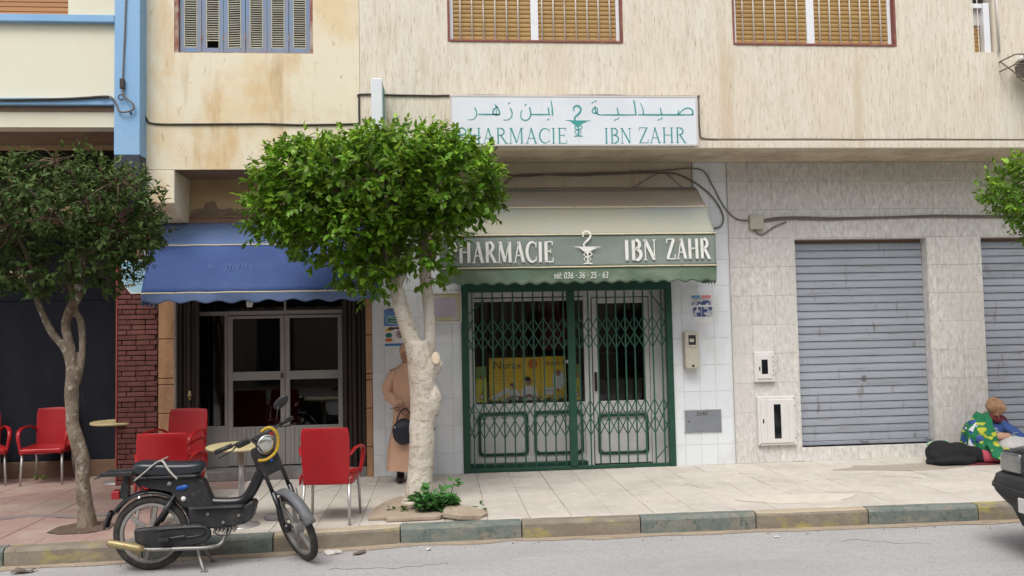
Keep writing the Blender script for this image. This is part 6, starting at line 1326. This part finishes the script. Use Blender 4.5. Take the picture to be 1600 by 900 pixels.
def head(mb, c_, face, upv=(0, 0, 1), s_=1.):
    f = Vector(face).normalized(); u = Vector(upv); u = (u - f * u.dot(f)).normalized(); r_ = f.cross(u); mt = Matrix((( r_.x, f.x, u.x, c_[0]), (r_.y, f.y, u.y, c_[1]), (r_.z, f.z, u.z, c_[2]), (0, 0, 0, 1)))
    t = MB(); t.ell((0, -.012, .022), .074 * s_, .092 * s_, .090 * s_, 18, 12); t.ell((0, .018, -.045), .056 * s_, .062 * s_, .062 * s_, 14, 10); t.ell((0, .05, -.085), .028, .025, .022, 10, 8)
    t.tube([(0, .082, .022), (0, .098, -.010), (0, .107, -.026)], [.007, .010, .013], 8); t.ell((0, .088, -.062), .024, .012, .006, 10, 6); t.ell((0, .086, -.073), .02, .011, .006, 10, 6)
    for q in (-1, 1): t.ell((q * .031, .074, .008), .014, .010, .009, 8, 6); t.ell((q * .078, -.005, -.005), .008, .018, .03, 8, 6); t.ell((q * .04, .06, -.035), .022, .018, .02, 8, 6)
    t.xf(mt); mb.add(t.v, t.f); return mt
wx, wy_ = -.36, 9.80
wo = thing('person', 'person in long tan hooded robe standing behind the whitewashed trunk, hands clasped on a bag', 'person', (wx, wy_, 0))
m = MB(); hm = head(m, (wx - .02, wy_ - .04, 1.475), (-.25, -1, -.22)); m.tube([(wx - .02, wy_ + .0, 1.42), (wx, wy_, 1.30)], [.048, .06], 12)
m.ell((wx, wy_, 1.15), .17, .10, .20, 16, 12).ell((wx, wy_, .90), .155, .11, .16, 16, 12)
SHL, SHR = Vector((wx - .17, wy_, 1.285)), Vector((wx + .17, wy_, 1.285)); EL, ER = Vector((wx - .245, wy_ - .02, 1.03)), Vector((wx + .20, wy_ - .02, 1.04)); HL, HR = Vector((wx - .09, wy_ - .225, .865)), Vector((wx + .06, wy_ - .225, .87))
for a, b, c_ in ((SHL, EL, HL), (SHR, ER, HR)): m.tube([a, b], [.05, .038], 10); m.tube([b, c_], [.036, .024], 10)
hand(m, HL, (.9, -.15, -.35), (.1, .6, -.5)); hand(m, HR, (-.9, -.2, -.3), (0, .5, -.6))
for q in (-1, 1): m.tube([(wx + q * .085, wy_, .85), (wx + q * .10, wy_, .45), (wx + q * .11, wy_ + .01, .08)], [.085, .055, .036], 10); m.ell((wx + q * .115, wy_ - .06, .038), .04, .105, .036, 12, 8)
m.build('body', SKIN, wo, remesh=.007, sm=2)
ft = OFF
m = MB()
for q in (-1, 1): m.ell((wx + q * .115 - .0, wy_ - .065, .038), .047, .125, .042, 14, 8).tube([(wx + q * .112, wy_ + .01, .04), (wx + q * .11, wy_ + .01, .15)], [.047, .043], 10)
m.build('shoes', SHOE, wo, smooth=True)
def robe(u, v):
    a = u * 2 * math.pi; z = 1.37 - (1.37 - .135) * v
    keys = [(0, .075, .07), (.03, .12, .085), (.07, .185, .105), (.14, .20, .125), (.32, .185, .135), (.45, .18, .14), (.6, .20, .155), (.8, .245, .18), (1.0, .262, .205)]
    for (v0, a0, b0), (v1, a1, b1) in zip(keys, keys[1:]):
        if v0 <= v <= v1: t = (v - v0) / (v1 - v0); rx, ry_ = a0 + (a1 - a0) * t, b0 + (b1 - b0) * t; break
    f = 1 + .07 * max(0, v - .35) * math.sin(a * 9 + 2 * math.sin(a)) + .05 * max(0, v - .3) * math.sin(a * 5 + 1.3) + .02 * math.sin(a * 3 + v * 14)
    return (wx + rx * math.cos(a) * f - .01 * v, wy_ + ry_ * math.sin(a) * f - .01, z + .012 * math.sin(a * 2) * v)
m = MB().grid(robe, 64, 50)
m.build('robe', ROBE, wo, smooth=True)
m = MB()
for a, b, c_, k in ((SHL, EL, HL, 0), (SHR, ER, HR, 1)):
    c3 = b.lerp(c_, .86); p = smooth_pts([a + Vector(((.05, -.05)[k], 0, .0)), a.lerp(b, .5) + Vector(((-.012, .012)[k], 0, 0)), b, b.lerp(c3, .5) + Vector((0, 0, -.02)), c3], 6); n = len(p)
    m.tube(p, [(.045, .052, .058, .063, .067)[min(i, 4)] + .006 * math.sin(i * .9) - .004 * i / n * 4 + (.012 if i > n - 3 else 0) for i in range(n)], 18)
m.jit(.012, 14, 2); m.build('sleeves', ROBE, wo, smooth=True)
m = MB(); m.ell((0, -.022, .03), .088, .10, .098, 20, 14).ell((0, -.05, -.06), .075, .07, .09, 14, 10); m.xf(hm); m.build('headscarf', ROBE, wo, smooth=True)
m = MB().lathe([(.058, 0), (.072, .02), (.066, .045), (.05, .05)], (wx, wy_ - .01, 1.345), 'z', 18).build('collar', BLKCL, wo, smooth=True)
bg_ = thing('handbag', 'dark blue leather handbag hanging from the hands of the robed person', 'bag', (wx - .05, wy_ - .26, .45))
m = MB(); m.ell((wx - .045, wy_ - .26, .60), .14, .055, .15, 20, 14).jit(.012, 8); m.build('bag_body', BAGM, bg_, smooth=True)
MB().tube(smooth_pts([(wx - .14, wy_ - .27, .67), (wx - .11, wy_ - .28, .79), (wx - .04, wy_ - .28, .865), (wx + .02, wy_ - .28, .80), (wx + .05, wy_ - .27, .68)], 5), .008, 7).build('handle', BAGM, bg_, smooth=True)
MB().tube(smooth_pts([(wx + .08, wy_ - .27, .66), (wx + .19, wy_ - .26, .68), (wx + .275, wy_ - .25, .64), (wx + .29, wy_ - .25, .60)], 4), .007, 6).ell((wx + .285, wy_ - .25, .625), .016, .012, .018, 8, 6).build('strap', BAGM, bg_, smooth=True)
MB().tube([(wx - .20, wy_ - .24, .862), (wx - .07, wy_ - .29, .885)], .004, 5).build('umbrella_strap', BLKCL, bg_)
MB().ell((wx - .15, wy_ - .3, .655), .012, .008, .012, 8, 6).build('buckle', CHROME, bg_, smooth=True)
# seated person with blanket
X0, Y_0 = 6.72, 9.84
so = thing('person', 'person in tan headscarf and blue jacket sitting on the pavement against the pillar', 'person', (X0, Y_0, 0))
m = MB(); hc = (X0 + .09, Y_0 - .08, .625); hm = head(m, hc, (.55, -.65, -.55))
m.tube([(X0 + .04, Y_0 - .02, .58), (X0 + .0, Y_0 + .02, .47)], [.048, .06], 10).ell((X0, Y_0 + .03, .36), .17, .12, .18, 16, 12).ell((X0, Y_0 + .03, .15), .18, .15, .15, 16, 12)
for a, b, c_, d_ in (((X0 - .15, Y_0, .47), (X0 - .17, Y_0 - .14, .27), (X0 + .02, Y_0 - .28, .16), (.8, -.3, -.3)), ((X0 + .17, Y_0 - .02, .46), (X0 + .30, Y_0 - .12, .28), (X0 + .20, Y_0 - .30, .17), (-.3, -.8, -.3))):
    m.tube([a, b], [.05, .04], 10); m.tube([b, c_], [.038, .025], 10); hand(m, c_, d_, (0, .3, -1))
m.tube([(X0 - .08, Y_0, .12), (X0 + .25, Y_0 - .22, .16), (X0 + .55, Y_0 - .30, .07)], [.09, .07, .045], 12).tube([(X0 + .08, Y_0, .12), (X0 + .45, Y_0 - .05, .17), (X0 + .75, Y_0 - .15, .07)], [.09, .07, .045], 12)
m.ell((X0 + .60, Y_0 - .32, .06), .09, .04, .05, 10, 8).ell((X0 + .82, Y_0 - .16, .06), .09, .04, .05, 10, 8)
m.build('body', SKIN, so, remesh=.008, sm=2)
m = MB(); m.ell((0, -.02, .035), .098, .112, .105, 20, 14).ell((0, .045, .065), .080, .055, .04, 14, 10); m.xf(hm); m.jit(.010, 16); m.build('headscarf', SCARFT, so, remesh=.008, sm=2)
m = MB(); m.tube(smooth_pts([(X0 - .02, Y_0 - .10, .55), (X0 + .06, Y_0 - .13, .50), (X0 + .14, Y_0 - .10, .50), (X0 + .20, Y_0 - .04, .52), (X0 + .26, Y_0 - .03, .44)], 4), [.03] * 17, 10).jit(.012, 15).build('neck_scarf', REDCL, so, smooth=True)
m = MB(); m.ell((X0 + .03, Y_0 + .01, .36), .195, .15, .17, 20, 14).tube([(X0 - .14, Y_0, .47), (X0 - .17, Y_0 - .14, .27), (X0 - .02, Y_0 - .26, .17)], [.07, .062, .045], 14); m.tube(smooth_pts([(X0 + .15, Y_0 - .03, .47), (X0 + .27, Y_0 - .13, .34), (X0 + .36, Y_0 - .16, .25), (X0 + .22, Y_0 - .27, .19)], 5), [.07, .072, .07, .07, .068, .066, .064, .062, .06, .058, .056, .054, .05, .05, .05, .048], 14)
m.jit(.02, 10, 3); m.build('jacket', BLUECL, so, remesh=.010, sm=2)
m = MB(); m.ell((X0 + .12, Y_0 - .14, .30), .12, .06, .05, 16, 10).jit(.02, 12).build('undershirt', ROBE, so, smooth=True)
m = MB(); m.ell((X0 + .34, Y_0 - .18, .18), .34, .20, .125, 24, 14).ell((X0 + .12, Y_0 - .26, .08), .16, .10, .07, 14, 10).ell((X0 + .5, Y_0 - .15, .19), .18, .14, .07, 14, 10).jit(.03, 7, 5).build('skirt', WHCL, so, remesh=.012, sm=3)
bk = MB()
def shawl(u, v):
    a = R(140 + 118 * u); f = 1 + (.07 * math.sin(u * 16 + 1.5 * v) + .03 * math.sin(u * 31)) * (.25 + v)
    rx, ry_ = (.10 + .13 * min(1, v * 3.2) + .05 * v) * f, (.07 + .13 * min(1, v * 3.2) + .09 * v) * f
    return (X0 + .02 + rx * math.cos(a), Y_0 - .01 + ry_ * math.sin(a), .575 - .05 * min(1, v * 4) - .43 * v + .008 * math.sin(u * 8))
bk.grid(shawl, 30, 26, .018)
bk.grid(lambda u, v: (X0 - .20 + .42 * u, Y_0 - .27 - .14 * v + .015 * math.sin(u * 14), .24 - .16 * v - .07 * u + .02 * math.sin(u * 9 + 2 * v)), 22, 12, .018)
bk.jit(.018, 11, 2); bk = bk.build('blanket', BLANK, smooth=True); tag(bk, 'green, blue and yellow patterned blanket draped over the seated person and their lap', 'blanket'); OFF[bk.name] = Vector()
m = MB().grid(lambda u, v: tuple(Vector(shawl(.02 + .50 * u, .16 + .62 * v)) + Vector((-.014, -.014, .0))), 20, 16, .005).build('blue_patch', M('blue_white_pattern', (.04, .085, .33), .9, var=[((9, 9, 8), (.68, .70, .72), .53, .55, 1.)], bump=(25, .4, .01)), bk, smooth=True)
# lying child
lo_ = thing('person', 'small person in black cloak lying curled on the pavement with pink leggings showing', 'person', (6.25, 9.72, 0))
m = MB(); head(m, (6.02, 9.76, .10), (-.6, -.5, .2), (-.7, 0, .3), .85); m.tube([(6.08, 9.75, .11), (6.16, 9.74, .12)], [.05, .06], 10); m.ell((6.26, 9.74, .13), .16, .12, .10, 14, 10).ell((6.45, 9.70, .10), .13, .11, .09, 14, 10)
m.tube([(6.45, 9.66, .09), (6.66, 9.58, .075), (6.90, 9.55, .05)], [.07, .05, .034], 10).tube([(6.47, 9.74, .09), (6.70, 9.66, .085), (6.93, 9.64, .05)], [.07, .05, .034], 10).ell((6.97, 9.53, .05), .055, .03, .035, 10, 8).ell((7.0, 9.62, .05), .055, .03, .035, 10, 8)
m.tube([(6.16, 9.66, .15), (6.20, 9.56, .06)], [.04, .032], 10).tube([(6.20, 9.56, .06), (6.05, 9.52, .04)], [.03, .022], 10); hand(m, (6.05, 9.52, .04), (-1, -.1, 0), (0, 0, -1), .13, .3)
m.build('body', SKIN, lo_, remesh=.008, sm=2)
m = MB(); 
m.ell((6.06, 9.74, .11), .165, .19, .155, 20, 12).ell((5.97, 9.68, .08), .10, .13, .09, 16, 10).ell((6.24, 9.74, .11), .20, .17, .135, 20, 12).ell((6.42, 9.70, .09), .19, .15, .11, 20, 12).ell((5.96, 9.66, .03), .13, .10, .05, 16, 10).ell((6.50, 9.66, .06), .12, .12, .075, 16, 10).ell((6.17, 9.58, .045), .25, .13, .065, 16, 10).ell((6.0, 9.55, .04), .12, .10, .05, 16, 10)
m.jit(.03, 6, 9); m.build('cloak', BLKCL, lo_, remesh=.010, sm=3)
m = MB(); m.tube([(6.50, 9.60, .085), (6.68, 9.555, .075)], [.078, .058], 12).tube([(6.52, 9.69, .085), (6.70, 9.66, .08)], [.072, .055], 12).jit(.01, 12).build('leggings', PINK, lo_, smooth=True)
o = MB().prism([(5.93, 9.80), (6.05, 9.93), (6.3, 9.95), (6.2, 9.8)], .16, .24, 'z').jit(.03, 9).build('cloth', M('turquoise_cloth', (.16, .5, .42), .9, var=[(12, (.6, .6, .3), .55, .6)])); tag(o, 'small turquoise cloth bundle tucked behind the lying person by the threshold', 'cloth')
o = MB().prism([(6.2, 9.5), (7.1, 9.44), (7.15, 9.7), (6.25, 9.8)], .002, .014, 'z').jit(.008, 5).build('mat', REDCL); tag(o, 'thin maroon mat under the lying person', 'mat')

# ------------------------------------------------------------------ parked car whose nose enters at the right
CX, CY, CZ = 4.56, 5.86, -.15
CLENS = M('car_lamp_glass', (.42, .44, .45), .12, metal=.8, spec=.7, bump=((6, 90, 6), .4, .004), var=[(9, (.25, .26, .27), .5, .7)])
car = thing('parked_car', 'dark grey car nose with clear headlamp entering at the right edge of the road', 'car', (CX, CY, CZ))
def cp(mb, name, mat, parent=None, **k):
    mb.xf(Matrix.Translation((CX, CY, CZ))); o = mb.build(name, mat, parent or car, **k); OFF[o.name] = OFF[car.name]; return o
top = [(.06, .80), (.10, .835), (.5, .875), (1.05, .915), (1.35, .93), (3.3, .95), (3.75, .94), (3.98, .86), (4.02, .55)]
def body(u, v):
    # u along the car, v across from right sill over the top to left sill
    x = .06 + 3.96 * u
    for (a, b), (c_, d) in zip(top, top[1:]):
        if a <= x <= c_ + 1e-6: zt = b + (d - b) * (x - a) / (c_ - a); break
    hw = .79 - .10 * max(0, (.35 - x) / .35) ** 2 - .06 * max(0, (x - 3.6) / .42) ** 2; zb = .24 + .30 * max(0, (.42 - x) / .36)
    q = abs(2 * v - 1); sgn = -1 if v < .5 else 1
    if q > .55: t = (1 - q) / .45; y = hw * (.97 + .03 * math.sin(math.pi * t)); z = zb + (zt - .05 - zb) * t
    else: t = q / .55; y = hw * .97 * (t ** 1 if t < .92 else t); z = zt - .05 * t ** 6 + .015 * (1 - t * t)
    for wx_ in (.72, 3.18):
        dx = x - wx_
        if abs(dx) < .34 and q > .55: z = max(z, min(.30 + math.sqrt(max(0, .34 ** 2 - dx * dx)), zt - .06))
    return (x, sgn * y, z)
cp(MB().grid(body, 100, 60, .01), 'body', CARP, smooth=True)
gh = [(1.02, .78, .905), (1.68, .60, 1.36), (2.95, .60, 1.37), (3.5, .76, .93)]
m = MB(); vs = [(x, s_ * w_, z) for x, w_, z in gh for s_ in (-1, 1)]; m.add(vs, [(0, 2, 3, 1), (2, 4, 5, 3), (4, 6, 7, 5), (0, 6, 4, 2), (1, 3, 5, 7)]); cp(m, 'windows', CARG)
cp(MB().box(1.66, 2.97, -.61, .61, 1.355, 1.385), 'roof', CARP, bevel=.02)
for s_ in (-1, 1):
    for a, b in ((gh[0], gh[1]), (gh[2], gh[3])): cp(MB().tube([(a[0], s_ * a[1], a[2]), (b[0], s_ * b[1], b[2])], .025, 8), 'pillar', CARP, smooth=True)
cp(MB().box(.055, .10, -.70, .70, .52, .80), 'nose_panel', CARP, bevel=.02)
for s_ in (-1, 1):
    mm = MB().prism([(s_ * .47, .625), (s_ * .47, .785), (s_ * .66, .785), (s_ * .70, .77), (s_ * .71, .64), (s_ * .69, .625)], .035, .10, 'x'); h_ = cp(mm, 'headlamp', CLENS, bevel=.014)
    cp(MB().prism([(s_ * .70, .64), (s_ * .70, .765), (s_ * .72, .765), (s_ * .72, .64)], .06, .16, 'x'), 'indicator', M('pale_indicator', (.55, .55, .52), .2) if s_ < 0 else MATS['pale_indicator'])
cp(MB().box(.045, .075, -.43, .43, .61, .76), 'grille', CARB, bevel=.006)
for k in range(5): cp(MB().box(.035, .05, -.425, .425, .622 + k * .028, .632 + k * .028), 'grille_bar', CARB, bevel=.002)
pts = [(.10 + .0, .80), (-.02, .70), (-.055, .55), (-.075, .3), (-.08, 0)]
def bump(u, v):
    y = (2 * u - 1) * .80; e = abs(y) / .80; xo = .035 * e ** 2 + .09 * max(0, e - .84) / .16 + .12 * (max(0, e - .95) / .05) ** 2
    sec = [(.16, .585), (-.02, .588), (-.055, .575), (-.075, .53), (-.078, .505), (-.090, .50), (-.092, .455), (-.078, .45), (-.066, .38), (-.04, .315), (.0, .27), (.16, .265), (.16, .585)]
    k = min(int(v * 12), 11); t = v * 12 - k; dx = sec[k][0] * (1 - t) + sec[k + 1][0] * t; z = sec[k][1] * (1 - t) + sec[k + 1][1] * t
    lift = .19 * min(1, max(0, e - .45) / .52) ** 1.3 * max(0, (.52 - z) / .25) + .025
    return (xo + dx, y, z + lift)
cp(MB().grid(bump, 60, 48), 'bumper', CARB, smooth=True)
cp(MB().prism([(-.42, .24), (-.52, .36), (.52, .36), (.42, .24)], .0, .06, 'x'), 'valance_panel', CARB)
pl_ = cp(MB().box(-.145, -.130, -.26, .26, .385, .495), 'number_plate', METERW, bevel=.003)
for wx_ in (.72, 3.18):
    for s_ in (-1, 1):
        c_ = (wx_, s_ * .70, .285); wr = cp(MB().lathe([(0, -.07), (.17, -.07), (.19, -.04), (.19, .06), (0, .06)], c_, 'y', 24), 'wheel', RIMG)
        cp(MB().lathe([(.19, -.08), (.26, -.085), (.285, -.06), (.285, .06), (.26, .085), (.19, .08)], c_, 'y', 32), 'tyre', RUBBER, wr, smooth=True)
